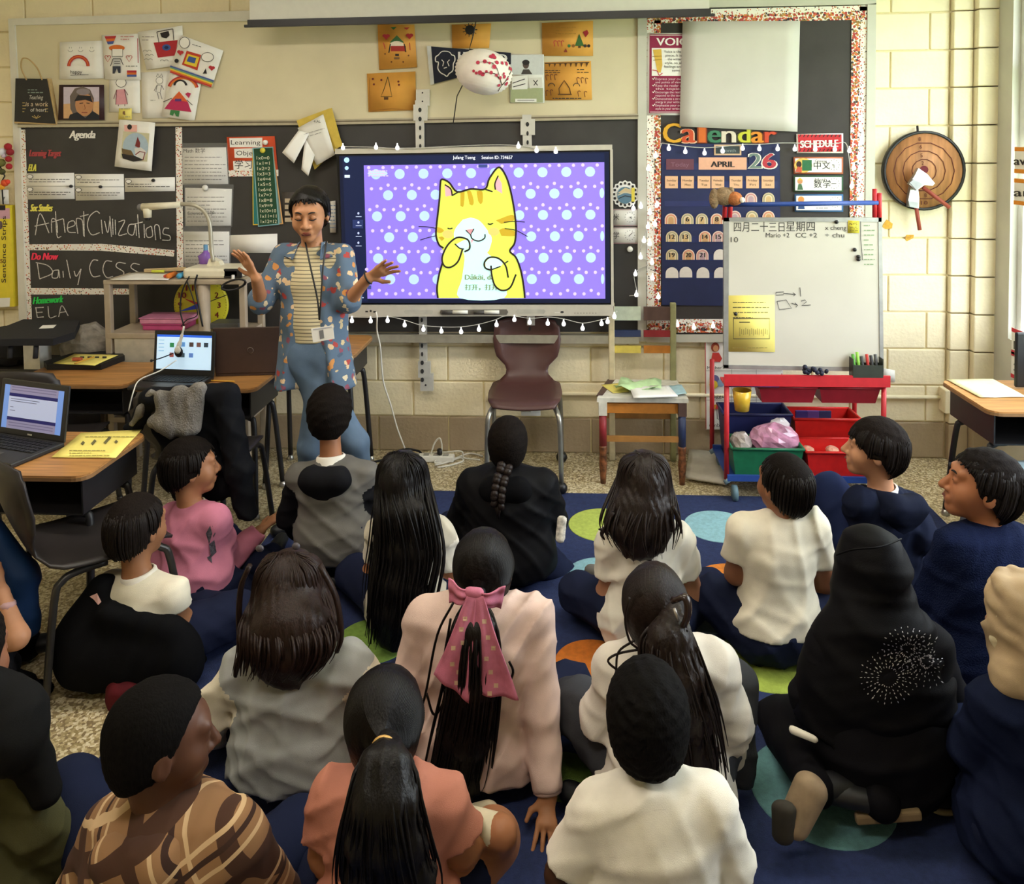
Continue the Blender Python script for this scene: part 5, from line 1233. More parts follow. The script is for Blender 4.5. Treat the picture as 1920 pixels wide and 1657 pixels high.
shell_chair('dark shell chair at the left edge in front of the worksheet desk', (float(at_y(12, 925, 2.42)[0]) + .19, 2.60, 0), -0.75, shell_dark, tube_dark, sh=0.43, bh=0.34, w=0.42)
shell_chair('dark shell chair pushed to the folder desk, behind the glowing laptop', (float(at_z(125, 800, .42)[0]), 3.55, 0), 0.05, shell_dark, blk_metal, sh=0.42, bh=0.36)
shell_chair('dark shell chair under the fleece lined coat', (float(at_z(365, 860, .42)[0]), 3.42, 0), -0.1, shell_dark, blk_metal, sh=0.42, bh=0.32)
shell_chair('pale blue shell chair tucked at the right desk', (float(at_y(1950, 800, 3.3)[0]), 3.30, 0), 0.2, mat('chair_shell_pale_blue', '#9fb6c4', 0.45), tube_silver, sh=0.40, bh=0.28)

# ------------------------------------------------------------------ painted wooden chair
PW = {k: mat('painted_' + k, v, 0.5, var=0.12, scale=20) for k, v in dict(white='#d8d4c8', mint='#c2ccb8', brown='#5c4640', navy='#2f3a5e', red='#8f2a30', yellow='#d8c25a', orange='#c07a30', olive='#98966a', cream='#cdbf9c', wood='#a5743c').items()}
carved = mat('painted_giraffe', '#7a4a2c', 0.5, var=0.5, scale=45)
PCY = 4.08
pc = thing('painted_chair', 'wooden chair painted in many colors holding papers', 'chair', (float(at_y(1205, 850, PCY + .16)[0]), PCY + 0.16, 0))
fx0, fx1 = float(at_y(1131, 900, PCY)[0]), float(at_y(1279, 900, PCY)[0]); bx0, bx1 = float(at_y(1147, 700, PCY + .31)[0]), float(at_y(1262, 700, PCY + .31)[0]); by = PCY + 0.31
SH = 0.45
MB().prism([(fx0 - .03, PCY - .02, SH - .02), (fx1 + .03, PCY - .02, SH - .02), (bx1 + .02, by, SH - .02), (bx0 - .02, by, SH - .02)], (0, 0, 0.022)).build('seat', PW['white'], pc)
MB().prism([(fx0 - .032, PCY + .02, SH - .001), (bx0 - .022, by, SH - .001), (bx0 + .02, by, SH - .001), (fx0 + .0, PCY + .02, SH - .001)], (0, 0, 0.004)).build('seat_side', PW['brown'], pc)
MB().box(((fx0 + fx1) / 2, PCY + .005, SH - .055), (fx1 - fx0 - .03, .02, .05)).build('apron', PW['orange'], pc)
for x, top, mid in ((fx0, 'white', 'red'), (fx1, 'brown', 'navy')):
    lg = MB().box((x, PCY, SH - .055), (.042, .042, .07)).build('leg', PW[top], pc)
    MB().tube([(x, PCY, SH - .09), (x, PCY, .2)], .020, 10).build('painted_band', PW[mid], lg)
    MB().lathe((x, PCY, 0), [(0, 0), (.014, 0), (.017, .05), (.021, .1), (.018, .15), (.022, .19), (.02, .2), (0, .2)], 10).build('carved_foot', carved, lg)
for x, m in ((bx0, 'cream'), (bx1, 'olive')):
    MB().box((x, by, .44), (.032, .03, .88), bev=.005).build('back_post', PW[m], pc)
for y0, y1, l, r in ((575, 600, 'mint', 'brown'), (619, 631, 'navy', 'red'), (648, 661, 'yellow', 'orange')):
    zt, zb = at_y(1200, y0, by)[2], at_y(1200, y1, by)[2]; xm = (bx0 + bx1) / 2
    sl = MB().box(((bx0 + xm) / 2, by, (zt + zb) / 2), (xm - bx0 - .016, .018, zt - zb)).build('back_slat', PW[l], pc)
    MB().box(((bx1 + xm) / 2, by, (zt + zb) / 2), (bx1 - xm - .016, .018, zt - zb)).build('painted_half', PW[r], sl)
for y, z in ((PCY, .235), (by, .25)):
    MB().box(((fx0 + fx1) / 2, y, z), (fx1 - fx0 - .03, .014, .028)).build('stretcher', PW['wood'], pc)
def loose_sheet(name, label, pts, z, m, cat='paper sheet', group=None, thick=0.001, wave=0.004, art=None, seed=0):
    """sheet lying on a surface; pts = photo corners, z = height"""
    c = [at_z(x, y, z) for x, y in pts]; r = random.Random(seed); a = r.uniform(0, 6)
    t = thing(name, label, cat, sum(c) / 4, group)
    def fn(u, v):
        p = (c[0] * (1 - u) + c[1] * u) * (1 - v) + (c[3] * (1 - u) + c[2] * u) * v
        return p + np.array([0, 0, thick + abs(wave * math.sin(a + 4 * u + 3 * v))])
    MB().grid(fn, 6, 6).build('sheet', m, t, solid=thick)
    if art:
        A = Art(Plane(c[3] + np.array([0, 0, thick + wave + .0012]), (1, 0, 0), (0, 1, 0)), 0.0); art(A); A.done('print', t)
    return t
loose_sheet('paper_sheet', 'yellow sheet sticking out under green papers on the painted chair', [(1127, 722), (1170, 718), (1180, 735), (1150, 738)], SH + .003, yellow_paper, wave=.002)
loose_sheet('paper_sheet', 'rumpled light green sheets on the painted chair', [(1165, 722), (1240, 724), (1240, 742), (1150, 738)], SH + .008, mat('green_paper', '#b9d6a0', 0.7, var=.08), wave=.045, seed=3)
loose_sheet('paper_sheet', 'light blue paper beside the whiteboard on the painted chair', [(1255, 724), (1278, 722), (1288, 739), (1262, 741)], SH + .012, mat('blue_paper', '#a9cbd6', 0.7), wave=.004)
loose_sheet('lap_whiteboard', 'small white dry erase board lying on the painted chair', [(1180, 727), (1253, 725), (1271, 745), (1188, 748)], SH + .024, white_paper, 'whiteboard', thick=.006, wave=0)

# ------------------------------------------------------------------ red easel cart
EY = 3.95
EP = wall_plane(WALL_Y - EY)
redm = mat('easel_red', '#c22a32', 0.4, var=0.06); bluem = mat('easel_blue', '#2c4a94', 0.4, var=0.06); alu = mat('easel_aluminium', '#a9a8a4', 0.35, 0.5)
wb_m = mat('whiteboard_white', '#c9c4b6', 0.25, var=0.03, scale=4)
es = thing('easel_cart', 'red rolling easel cart with whiteboard, tray and bins', 'easel', (float(EP.pt(1505, 900)[0]), EY + .1, 0))
slab('whiteboard', EP, [(1366, 414), (1650, 416), (1653, 690), (1366, 686)], wb_m, es, 0.015, 0.0)
for nm, pts in (('board_frame', [(1357, 408), (1653, 408), (1653, 416), (1357, 415)]), ('board_frame', [(1357, 408), (1367, 408), (1366, 690), (1357, 690)]), ('board_frame', [(1647, 408), (1654, 408), (1657, 692), (1650, 692)]), ('board_frame', [(1357, 684), (1657, 689), (1657, 697), (1357, 692)])):
    slab(nm, EP, pts, alu, es, 0.02, 0.004)
tz = float(EP.pt(1500, 708)[2]); txa, txb = float(EP.pt(1354, 705)[0]), float(EP.pt(1661, 705)[0])
MB().box(((txa + txb) / 2, EY - .05, tz), (txb - txa, .012, .055)).build('tray_front', redm, es)
MB().box(((txa + txb) / 2, EY + .0, tz - .02), (txb - txa, .11, .01)).build('tray_floor', redm, es)
xl, xr = float(EP.pt(1360, 800)[0]), float(EP.pt(1652, 800)[0])
for x in (xl, xr):
    for y in (EY - .03, EY + .36):
        MB().tube([(x, y, tz - .01), (x, y, .10)], .0125, 8).build('post', redm, es)
        MB().tube([(x, y, .10), (x + .01, y - .01, .085)], .02, 8).build('caster_fork', mat('caster_gray_blue', '#7f98a4', .4, .3), es)
        w = MB().lathe((x + .035, y - .02, .04), [(0, -.012), (.038, -.012), (.04, 0), (.038, .012), (0, .012)], 18, ax=[(0, 1, 0), (0, 0, 1), (1, 0, 0)]); w.build('caster_wheel', mat('caster_wheel_gray', '#5f7a86', .5), es)
for px in (1358, 1640):
    for dx in (0, 10 if px < 1400 else 9):
        MB().tube([EP.pt(px + dx, 412, -.01), EP.pt(px + dx + (0 if px > 1400 else 3), 354 if dx == 0 else 362, .0)], .0115, 8).build('upright', redm, es)
MB().tube([EP.pt(1358, 384, .0), EP.pt(1646, 380, .0)], .0115, 8).build('top_rod', bluem, es)
shz = 0.115
for y in (EY - .05, EY + .34): MB().box(((xl + xr) / 2, y, shz), (xr - xl, .012, .03)).build('shelf_rail', bluem, es)
MB().box(((xl + xr) / 2, EY + .145, shz - .008), (xr - xl, .38, .008)).build('shelf', bluem, es)
MB().tube([(xl, EY - .03, tz - .03), (xl + .25, EY - .03, tz - .03)], .010, 8).build('hook_rod', bluem, es)
A = Art(EP, 0.001); mk = mat('marker_black', '#3a3734', .6, var=.1)
A.text('四月二十三日', 1376, 433, 15, mk, 95).text('星期四', 1474, 432, 15, mk, 54)
def WBp(l): return [(1180 + x / 3.946, 220 + y / 3.946) for x, y in l]
A.text('Mario +2', 1436, 445, 9, mk, 44).text('CC +2', 1492, 445, 9, mk, 40).text('x cheng', 1547, 431, 9, mk, 40).text('÷ chu', 1547, 445, 9, mk, 36).text('10', 1370, 454, 10, mk, 14)
A.lines([WBp([(1085, 1295), (1085, 1315), (1140, 1312), (1142, 1290), (1085, 1295)]), WBp([(1142, 1302), (1230, 1310)]), WBp([(1210, 1297), (1230, 1310), (1215, 1322)]), WBp([(1262, 1258), (1268, 1325)]),
         WBp([(1092, 1362), (1160, 1350), (1200, 1412), (1110, 1422), (1092, 1362)]), WBp([(1200, 1375), (1245, 1390)]), WBp([(1225, 1372), (1245, 1390), (1232, 1405)]), WBp([(1270, 1360), (1300, 1350), (1310, 1365), (1275, 1392), (1342, 1388)])], 1.3, mk)
A.line(WBp([(1712, 770), (1712, 900), (1725, 1055)]), 1.3, mk); A.scribble(1620, 418, 1640, 500, 9, ink('#7a9a6a'), 81, 1.6); A.done('marker_writing', es)
sheet('sticky_note', 'small yellow note at the top right of the easel whiteboard', 'note', EP, [(1590, 413), (1611, 414), (1611, 437), (1590, 437)], mat('note_yellow', '#d8c63a', .7), .004, lambda A: A.text('NYS', 1593, 422, 5, K, 14).scribble(1593, 424, 1609, 434, 3, K, 82))
def ws(A):
    A.scribble(1374, 562, 1442, 600, 4, K, 83, 1.2).line(R4(1375, 597, 1443, 635), 1.2, K, closed=True).line([(1386, 604), (1406, 604)], 1.2, K)
    for i in range(15): A.line([(1387 + i * 3.7, 614 + 6 * abs(math.sin(i)) * .6), (1387 + i * 3.7, 630 - 4 * abs(math.sin(i * 1.3)))], .9, ink('#8a7a3a'))
    A.scribble(1374, 648, 1442, 656, 1, ink('#8a7a3a'), 84)
sheet('worksheet', 'yellow worksheet pinned on the easel whiteboard', 'paper sheet', EP, [(1366, 554), (1452, 553), (1453, 660), (1366, 659)], yellow_paper, .004, ws)
magnet(EP, 1379, 588, 3.5, mb_black, 'black magnet on the yellow easel worksheet', .006)
for (x, y), lab in (((1568, 416), 'black magnet at the top edge of the easel whiteboard'), ((1602, 468), 'upper of three black magnets at the right of the easel'), ((1609, 481), 'middle of three black magnets at the right of the easel'), ((1609, 486), 'lowest of three black magnets at the right of the easel')): magnet(EP, x, y, 3.6, mb_black, lab, .002)
def bin_(label, x0, x1, y0, y1, z0, z1, m, name='storage_bin'):
    t = thing(name, label, 'bin', ((x0 + x1) / 2, (y0 + y1) / 2, z0), 'storage bins on the easel cart')
    o = MB(); k = .012
    def ring(e, z): return [(x0 + e, y0 + e, z), (x1 - e, y0 + e, z), (x1 - e, y1 - e, z), (x0 + e, y1 - e, z)]
    R_ = ring(.02, z0) + ring(.002, z1) + ring(.008, z1) + ring(.026, z0 + .006)
    f = [(0, 3, 2, 1)] + [(i, (i + 1) % 4, 4 + (i + 1) % 4, 4 + i) for i in range(4)] + [(4 + i, 4 + (i + 1) % 4, 8 + (i + 1) % 4, 8 + i) for i in range(4)] + [(8 + i, 8 + (i + 1) % 4, 12 + (i + 1) % 4, 12 + i) for i in range(4)] + [(12, 13, 14, 15)]
    o.add(R_, f).build('tub', m, t)
    r = MB()
    for a, b in (((x0, y0), (x1, y0)), ((x1, y0), (x1, y1)), ((x1, y1), (x0, y1)), ((x0, y1), (x0, y0))): r.tube([(a[0], a[1], z1), (b[0], b[1], z1)], .007, 6)
    r.build('rim', m, t); return t
gx0, gx1 = float(at_y(1373, 860, EY - .06)[0]), float(at_y(1508, 860, EY - .06)[0]); rx0, rx1 = float(at_y(1513, 860, EY - .06)[0]), float(at_y(1645, 860, EY - .06)[0])
bin_('green plastic bin with pink bags on the easel shelf', gx0, gx1, EY - .06, EY + .13, shz + .005, .262, mat('bin_green', '#1f6a48', .4))
bin_('navy plastic bin behind the green bin', gx0, gx1, EY + .15, EY + .33, shz + .005, .36, mat('bin_navy', '#22285a', .4))
bin_('red plastic bin on the easel shelf beside the green bin', rx0, rx1, EY - .06, EY + .13, shz + .005, .25, mat('bin_red', '#d0221f', .4))
bin_('taller red plastic bin behind the red bin', rx0, rx1, EY + .15, EY + .33, shz + .005, .34, mat('bin_red', '#d0221f', .4))
# pink plastic bag in the green bin
rr = random.Random(3)
def crumple(label, c, r, m, name, cat, seed, n=18):
    q = random.Random(seed); W = [(unit([q.gauss(0, 1) for _ in range(3)]), q.uniform(3, 9), q.uniform(0, 6)) for _ in range(8)]
    mb = MB().ball((0, 0, 0), 1, n)
    V = []
    for v in mb.v:
        v = np.array(v); k = 1 + sum(.06 * abs(math.sin(w * (v @ d) + ph)) for d, w, ph in W) - .2
        V.append(np.asarray(c) + v * k * np.asarray(r))
    o = mesh_obj(name, V, mb.f, m, None, False); o['label'] = label; o['category'] = cat; return o
bagm = mat('pink_bag_plastic', '#c48aa8', .15, var=.35, scale=14, spec=.8)
bc = at_y(1455, 825, EY + .02)
crumple('shiny pink plastic bag stuffed in the green bin', (bc[0], EY + .05, .27), (.11, .07, .075), bagm, 'plastic_bag', 'bag', 5, 20)
crumple('crumpled clear plastic bag at the left of the green bin', (gx0 + .06, EY + .03, .255), (.05, .05, .055), mat('clear_bag_gray', '#a59a94', .2, var=.3, scale=20, spec=.8), 'plastic_bag', 'bag', 8, 14)
crumple('white folded bag tip standing above the pink bag', (bc[0] + .03, EY + .07, .335), (.045, .02, .035), mat('white_bag', '#e6dfe4', .2, var=.1, spec=.8), 'plastic_bag', 'bag', 9, 12)
for i, (dx, c) in enumerate(((.05, '#4a3c8c'), (.11, '#6a4c9c'), (.17, '#3a3a6c'))):
    o = MB().box((rx0 + dx, EY + .21, .33), (.06, .012, .07), bev=.002).build('folder', ink(c)); tag(o, ['blue violet folder edge in the tall red bin', 'purple folder in the tall red bin', 'dark blue folder in the tall red bin'][i], 'folder', 'folders in the red bin')
for i, dx in enumerate((.03, .15)):
    crumple(['small clear bag of shapes at the left of the red bin', 'small clear bag of shapes in the red bin'][i], (rx0 + dx, EY + .03, .225), (.03, .04, .02), mat('clear_bag_peach', '#d8a08a', .2, var=.2), 'small_bag', 'bag', 20 + i, 10)
# small trays, cup, marker holder
for i, (a, b_) in enumerate(((1422, 1532), (1535, 1651))):
    x0, x1 = float(at_y(a, 730, EY - .02)[0]), float(at_y(b_, 730, EY - .02)[0])
    t = bin_(['dark red hanging tray under the left of the easel tray', 'dark red hanging tray under the right of the easel tray'][i], x0, x1, EY - .03, EY + .12, tz - .12, tz - .04, mat('tray_dark_red', '#8f1f2a', .4), 'hanging_tray')
cu = at_y(1391, 748, EY - .01)
MB().lathe((cu[0], EY - .01, cu[2] - .055), [(0, 0), (.034, 0), (.046, .10), (.043, .10), (.031, .006), (0, .006)], 18).build('plastic_cup', mat('cup_amber', '#d8b03a', .2, var=.1)); o = bpy.data.objects['plastic_cup']; tag(o, 'translucent yellow cup hanging under the easel tray', 'cup')
mh = thing('marker_holder', 'dark mesh holder with green and red markers at the easel corner', 'marker holder', EP.pt(1627, 706))
mp_ = EP.pt(1627, 690, .05)
hb = MB(); mhm = mat('holder_dark', '#3c4038', .4, .3)
for x in (-.07, .07): hb.box((mp_[0] + x, EY - .03, mp_[2]), (.004, .05, .09))
for y in (-.055, -.005): hb.box((mp_[0], EY + y, mp_[2] - .015), (.14, .004, .06))
hb.box((mp_[0], EY - .03, mp_[2] - .045), (.14, .05, .004)); hb.build('basket', mhm, mh)
for i, (x, c, h) in enumerate(((-.05, '#5a9a3a', .1), (-.03, '#8ac24a', .11), (-.01, '#3a3a3a', .09), (.015, '#b0342c', .1), (.035, '#3a3a3a', .095), (.055, '#4a4a4a', .1))):
    t = MB().tube([(mp_[0] + x, EY - .03, mp_[2] - .04), (mp_[0] + x - .012, EY - .025, mp_[2] - .04 + h)], .0075, 8).build('marker', ink(c)); tag(t, ['green marker in the holder, leftmost', 'lime green marker in the holder', 'black marker beside the lime one', 'red marker in the holder', 'dark marker right of the red one', 'gray marker at the right end of the holder'][i], 'marker', 'markers in the holder')
mb = MB(); q = random.Random(12); ec = EP.pt(1530, 697, .045)
for i in range(26): mb.ball(ec + np.array([q.uniform(-.055, .055), q.uniform(-.02, .02), q.uniform(-.008, .022)]), q.uniform(.008, .012), 8)
o = mb.build('pompom_pile', mat('pompom_navy', '#1c1f33', .7)); tag(o, 'heap of small dark pompoms on the easel tray', 'pompoms', kind='stuff')
# plush toy clipped at the easel's left top
pl = thing('plush_toy', 'small brown and orange plush animal on the easel upright', 'plush toy', EP.pt(1360, 384))
fur = mat('plush_brown', '#8f7658', .95, var=.25, scale=60, bump=.6, bscale=150); furo = mat('plush_orange', '#b06a3a', .95, var=.2, scale=60, bump=.5, bscale=150)
pcx = EP.pt(1358, 368, .02)
MB().ball(pcx, (.055, .04, .045), 14).build('body', fur, pl); MB().ball(pcx + np.array([.045, -.02, -.01]), (.038, .035, .034), 14).build('head', furo, pl)
MB().ball(pcx + np.array([.075, -.045, -.015]), .014, 8).build('muzzle', mat('plush_white', '#e4dccf', .95), pl); MB().ball(pcx + np.array([.03, -.01, .03]), .016, 8).ball(pcx + np.array([-.05, -.01, -.01]), (.025, .02, .05), 10).build('paws', fur, pl)

# ------------------------------------------------------------------ floor clutter
fb = at_z(1330, 885)
t = loose_sheet('floor_board', 'pale flat board lying on the floor under the painted chair', [(1292, 848), (1368, 856), (1362, 912), (1285, 900)], 0.012, mat('board_gray_white', '#bdb6a8', .6, var=.06), 'board', thick=.014, wave=0)
cab = [('black cable bundle on the floor by the wall', [(700, 866), (735, 858), (748, 845), (770, 842), (790, 850), (770, 866), (740, 870)], '#1a1a1a', .006), ('white cable looping over the floor by the wall', [(762, 852), (800, 862), (815, 830), (825, 822), (828, 845), (815, 868), (850, 860), (880, 850), (905, 855)], '#d8d4c8', .005), ('second white cable lying along the wall', [(790, 850), (830, 848), (865, 846), (870, 858), (900, 862)], '#cfcabc', .005), ('white cable coil in front of the power strip', [(815, 872), (840, 866), (862, 858), (868, 864), (845, 872), (820, 876)], '#d8d4c8', .005)]
for lab, pts, c, r in cab:
    P = [at_z(x, y, r + .002) if y > 848 else at_y(x, y, 4.36) for x, y in pts]
    o = MB().tube(smooth_path(P, 5), r, 6).build('cable', ink(c)); tag(o, lab, 'cable', 'cables on the floor')
pst = at_z(808, 858, .02)
ps_ = thing('power_strip', 'white power strip lying on the floor under the display', 'power strip', pst)
MB().box((pst[0], pst[1], .02), (.26, .05, .035), bev=.006).build('housing', plastic_white, ps_)
for i in range(4): MB().box((pst[0] - .08 + i * .055, pst[1] - .002, .039), (.03, .03, .004)).build('socket', mat('socket_gray', '#9a978e', .5), ps_)
MB().tube([(pst[0] + .05, pst[1], .04), (pst[0] + .05, pst[1] - .01, .07)], .014, 8).build('plug', plastic_black, ps_)

# ------------------------------------------------------------------ equipment cart with document camera
CZ, CYF, CYB = 1.055, 4.08, 4.36
cartm = mat('cart_beige', '#a99a86', .5, var=.08, scale=12)
cx0, cx1 = float(at_y(193, 530, CYF)[0]), float(at_y(459, 530, CYF)[0])
ct = thing('equipment_cart', 'beige metal equipment cart in front of the chalkboard', 'cart', ((cx0 + cx1) / 2, (CYF + CYB) / 2, 0))
MB().box(((cx0 + cx1) / 2, (CYF + CYB) / 2, CZ - .012), (cx1 - cx0, CYB - CYF, .024), bev=.004).build('top_shelf', cartm, ct)
MB().box(((cx0 + cx1) / 2, (CYF + CYB) / 2, .755), (cx1 - cx0 - .02, CYB - CYF, .03), bev=.004).build('middle_shelf', cartm, ct)
MB().box(((cx0 + cx1) / 2, (CYF + CYB) / 2, .30), (cx1 - cx0 - .02, CYB - CYF, .03), bev=.004).build('lower_shelf', cartm, ct)
for x in (cx0 + .018, cx1 - .018):
    for y in (CYF + .018, CYB - .018): MB().box((x, y, CZ / 2), (.034, .034, CZ), bev=.004).build('leg', cartm, ct)
MB().box(((cx0 + cx1) / 2 - .1, CYF + .012, .64), (cx1 - cx0 - .3, .015, .20)).build('cabinet_panel', mat('cart_panel', '#b8b0a0', .5), ct)
dxp = float(at_y(384, 560, CYF + .05)[0])
MB().lathe((dxp, CYF + .04, .77), [(.03, 0), (.034, .27), (.0, .27)], 16).build('support_post', cartm, ct)
dcm = mat('document_camera_cream', '#ddd5bc', .4, var=.04)
dc = thing('document_camera', 'cream document camera with long gooseneck arm on the cart', 'document camera', (float(at_y(400, 510, CYF + .1)[0]), CYF + .12, CZ))
dx0, dx1 = float(at_y(350, 510, CYF + .08)[0]), float(at_y(456, 510, CYF + .08)[0])
MB().box(((dx0 + dx1) / 2 + .0, CYF + .13, CZ + .03), (dx1 - dx0, .2, .055), bev=.015).build('base', dcm, dc)
MB().box((dx1 - .04, CYF + .04, CZ + .03), (.1, .02, .05), bev=.008).build('side_panel', plastic_black, dc)
DCY = CYF + .13
DC = lambda X, Y: at_y(180 + X / 5.523, 360 + Y / 5.523, DCY)
MB().prism([DC(1140, 780), DC(1300, 780), DC(1270, 720), DC(1200, 690), DC(1170, 690)], (0, .05, 0)).build('arm_foot', dcm, dc)
MB().tube(smooth_path([DC(1215, 720), DC(1195, 600), DC(1185, 400), DC(1165, 280), DC(1110, 190), DC(1030, 140), DC(950, 125), DC(860, 125)], 4), [.013] * 8 * 4 if False else .0115, 8).build('gooseneck', mat('gooseneck_gray', '#b0aa98', .35, .3), dc)
MB().tube([DC(880, 130), DC(480, 155)], [.017, .021], 10).build('head', dcm, dc)
MB().lathe(DC(460, 160), [(0, -.02), (.019, -.02), (.021, 0), (.0, .0)], 16, ax=[(1, 0, 0), (0, 0, 1), (0, -1, 0)]).build('lens_ring', mat('lens_gray', '#7a7a80', .3), dc)
MB().tube([DC(530, 170), DC(535, 265)], [.024, .02], 10).build('camera_block', dcm, dc); MB().tube([DC(535, 262), DC(535, 290)], .014, 10).build('lens', plastic_black, dc)
cz_ = CZ + .002
loose_sheet('paper_sheet', 'white paper lying on the left of the cart top', [(250, 512), (330, 514), (315, 525), (207, 525)], cz_, white_paper, wave=.001)
o = MB().box(np.array(at_y(300, 505, CYB - .03)) + np.array([0.03, 0, -.002]), (.24, .02, .02), ax=[unit((1, 0, 0.04)), (0, 1, 0), unit((-.04, 0, 1))], bev=.004).build('wooden_pointer', mat('pale_wood', '#cdb48a', .5, var=.15, stretch=(1, 10, 10))); tag(o, 'pale wooden stick lying at the back of the cart top', 'stick')
for lab, px, c in (('orange marker lying at the cart edge', 316, '#d8792c'), ('light blue marker cap end facing out at the cart edge', 335, '#4a9ac2'), ('red small cap beside the orange marker', 309, '#b0402c'), ('yellow green marker lying on the cart paper', 285, '#d2d84a')):
    pp = at_y(px, 519 if px > 300 else 511, CYF + (.03 if px > 300 else .2)); o = MB().tube([(pp[0], pp[1], cz_ + .014), (pp[0] + (.07 if px < 300 else -.01), pp[1] + (.0 if px < 300 else .09), cz_ + .014)], .014 if px > 310 else .008, 10).build('marker', ink(c)); tag(o, lab, 'marker', 'markers on the cart')
bt = at_y(390, 505, CYF + .22)
bo = thing('squeeze_bottle', 'clear purple bottle with blue cap behind the document camera', 'bottle', (bt[0], bt[1], CZ))
MB().lathe((bt[0] - .01, bt[1], CZ), [(0, 0), (.036, 0), (.042, .03), (.036, .07), (.042, .10), (.014, .12), (.012, .13), (0, .13)], 16).build('body', mat('bottle_purple', '#8a5ab8', .15, var=.1, alpha=.75), bo)
MB().lathe((bt[0] - .01, bt[1], CZ + .13), [(0.012, 0), (.012, .03), (0, .032)], 10).build('cap', mat('bottle_cap_blue', '#5a8ab0', .4), bo)
pm = mat('box_pink', '#c0648c', .45)
for k, (z, c, lab, w) in enumerate(((.771, '#b8487a', 'magenta plastic box on the middle cart shelf, under the pink box', .23), (.805, '#cf86a4', 'pink lidded plastic box on top of the magenta box', .26))):
    bp_ = at_y(318, 605, CYF + .14); t = thing('pencil_box', lab, 'box', (bp_[0], CYF + .14, z), 'plastic boxes on the cart')
    MB().box((bp_[0], CYF + .14, z + .014), (w, .15, .028), bev=.006).build('tub', mat('pb%d' % k, c, .4), t); MB().box((bp_[0], CYF + .14, z + .0305), (w + .008, .158, .007), bev=.003).build('lid', mat('pbl%d' % k, ['#a83a6c', '#c27a9c'][k], .4), t)
o = MB().box(np.array(at_y(262, 628, CYF + .12)), (.26, .14, .012), ax=[unit((1, 0, .12)), (0, 1, 0), unit((-.12, 0, 1))]).build('brown_folder', mat('folder_brown', '#5a4438', .6)); tag(o, 'brown folder slanting on the middle cart shelf', 'folder')
ck = thing('learning_clock', 'yellow round learning clock with red numerals on the cart shelf', 'clock', at_y(376, 625, CYB - .06))
CK = Plane((0, CYB - .05, 0), (1, 0, 0), (0, 0, 1)); kc = CK.pt(376, 572); kr = 52 / pxscale(kc)
MB().lathe(kc, [(0, -.02), (kr, -.02), (kr * 1.01, -.005), (kr * .97, 0), (0, 0)], 36, ax=[CK.u, CK.v, CK.n]).build('face', mat('clock_yellow', '#d2c832', .5, var=.04), ck)
A = Art(CK, .001)
for h in range(1, 13):
    t = math.radians(h * 30 - 90); A.text(str(h), 376 + 37 * math.cos(t) - (5 if h < 10 else 9), 572 + 37 * math.sin(t) + 5, 11, ink('#7a1f24'), None if h < 10 else 14, bold=.5)
for k in range(60): t = math.radians(k * 6); A.ell(376 + 48 * math.cos(t), 572 + 48 * math.sin(t), .7, .7, K, 5)
A.poly([(374, 568), (374, 576), (344, 559)], ink('#a52c2c')).poly([(378, 566), (378, 578), (335, 584)], ink('#2c44b0')).line([(376, 572), (425, 553)], 1.6, K); A.done('print', ck)
for lab, pts, r in (('black cable hanging from the document camera', [(355, 518), (342, 545), (338, 580), (345, 612)], .004), ('thick black cable falling beside the clock', [(370, 515), (366, 535), (374, 580), (380, 612)], .005), ('thin black cable looping under the document camera', [(350, 525), (362, 560), (370, 590), (350, 600), (340, 612)], .003)):
    o = MB().tube(smooth_path([at_y(x, y, CYF - .012) for x, y in pts], 5), r, 6).build('cable', plastic_black); tag(o, lab, 'cable', 'cables on the cart')
tt = [at_y(437 + 22 * math.cos(a) + (a % 7) * .3, 534 + 9 * math.sin(a) - 5 * math.cos(a), CYF - .03 + .01 * math.sin(2 * a)) for a in np.linspace(0, 31, 90)]
o = MB().tube(tt, .005, 6).build('cable_coil', plastic_black); tag(o, 'coil of black cable hanging at the cart corner', 'cable')
o = MB().box(at_y(437, 519, CYF - .03), (.012, .01, .02)).build('cable_tag', white_paper); tag(o, 'small white tag on the black cable coil', 'tag')
o = MB().box(at_y(428, 607, CYF + .1), (.16, .12, .03), bev=.004).build('gray_device', mat('device_gray', '#4a4a48', .5)); tag(o, 'dark flat device on the middle cart shelf', 'device')

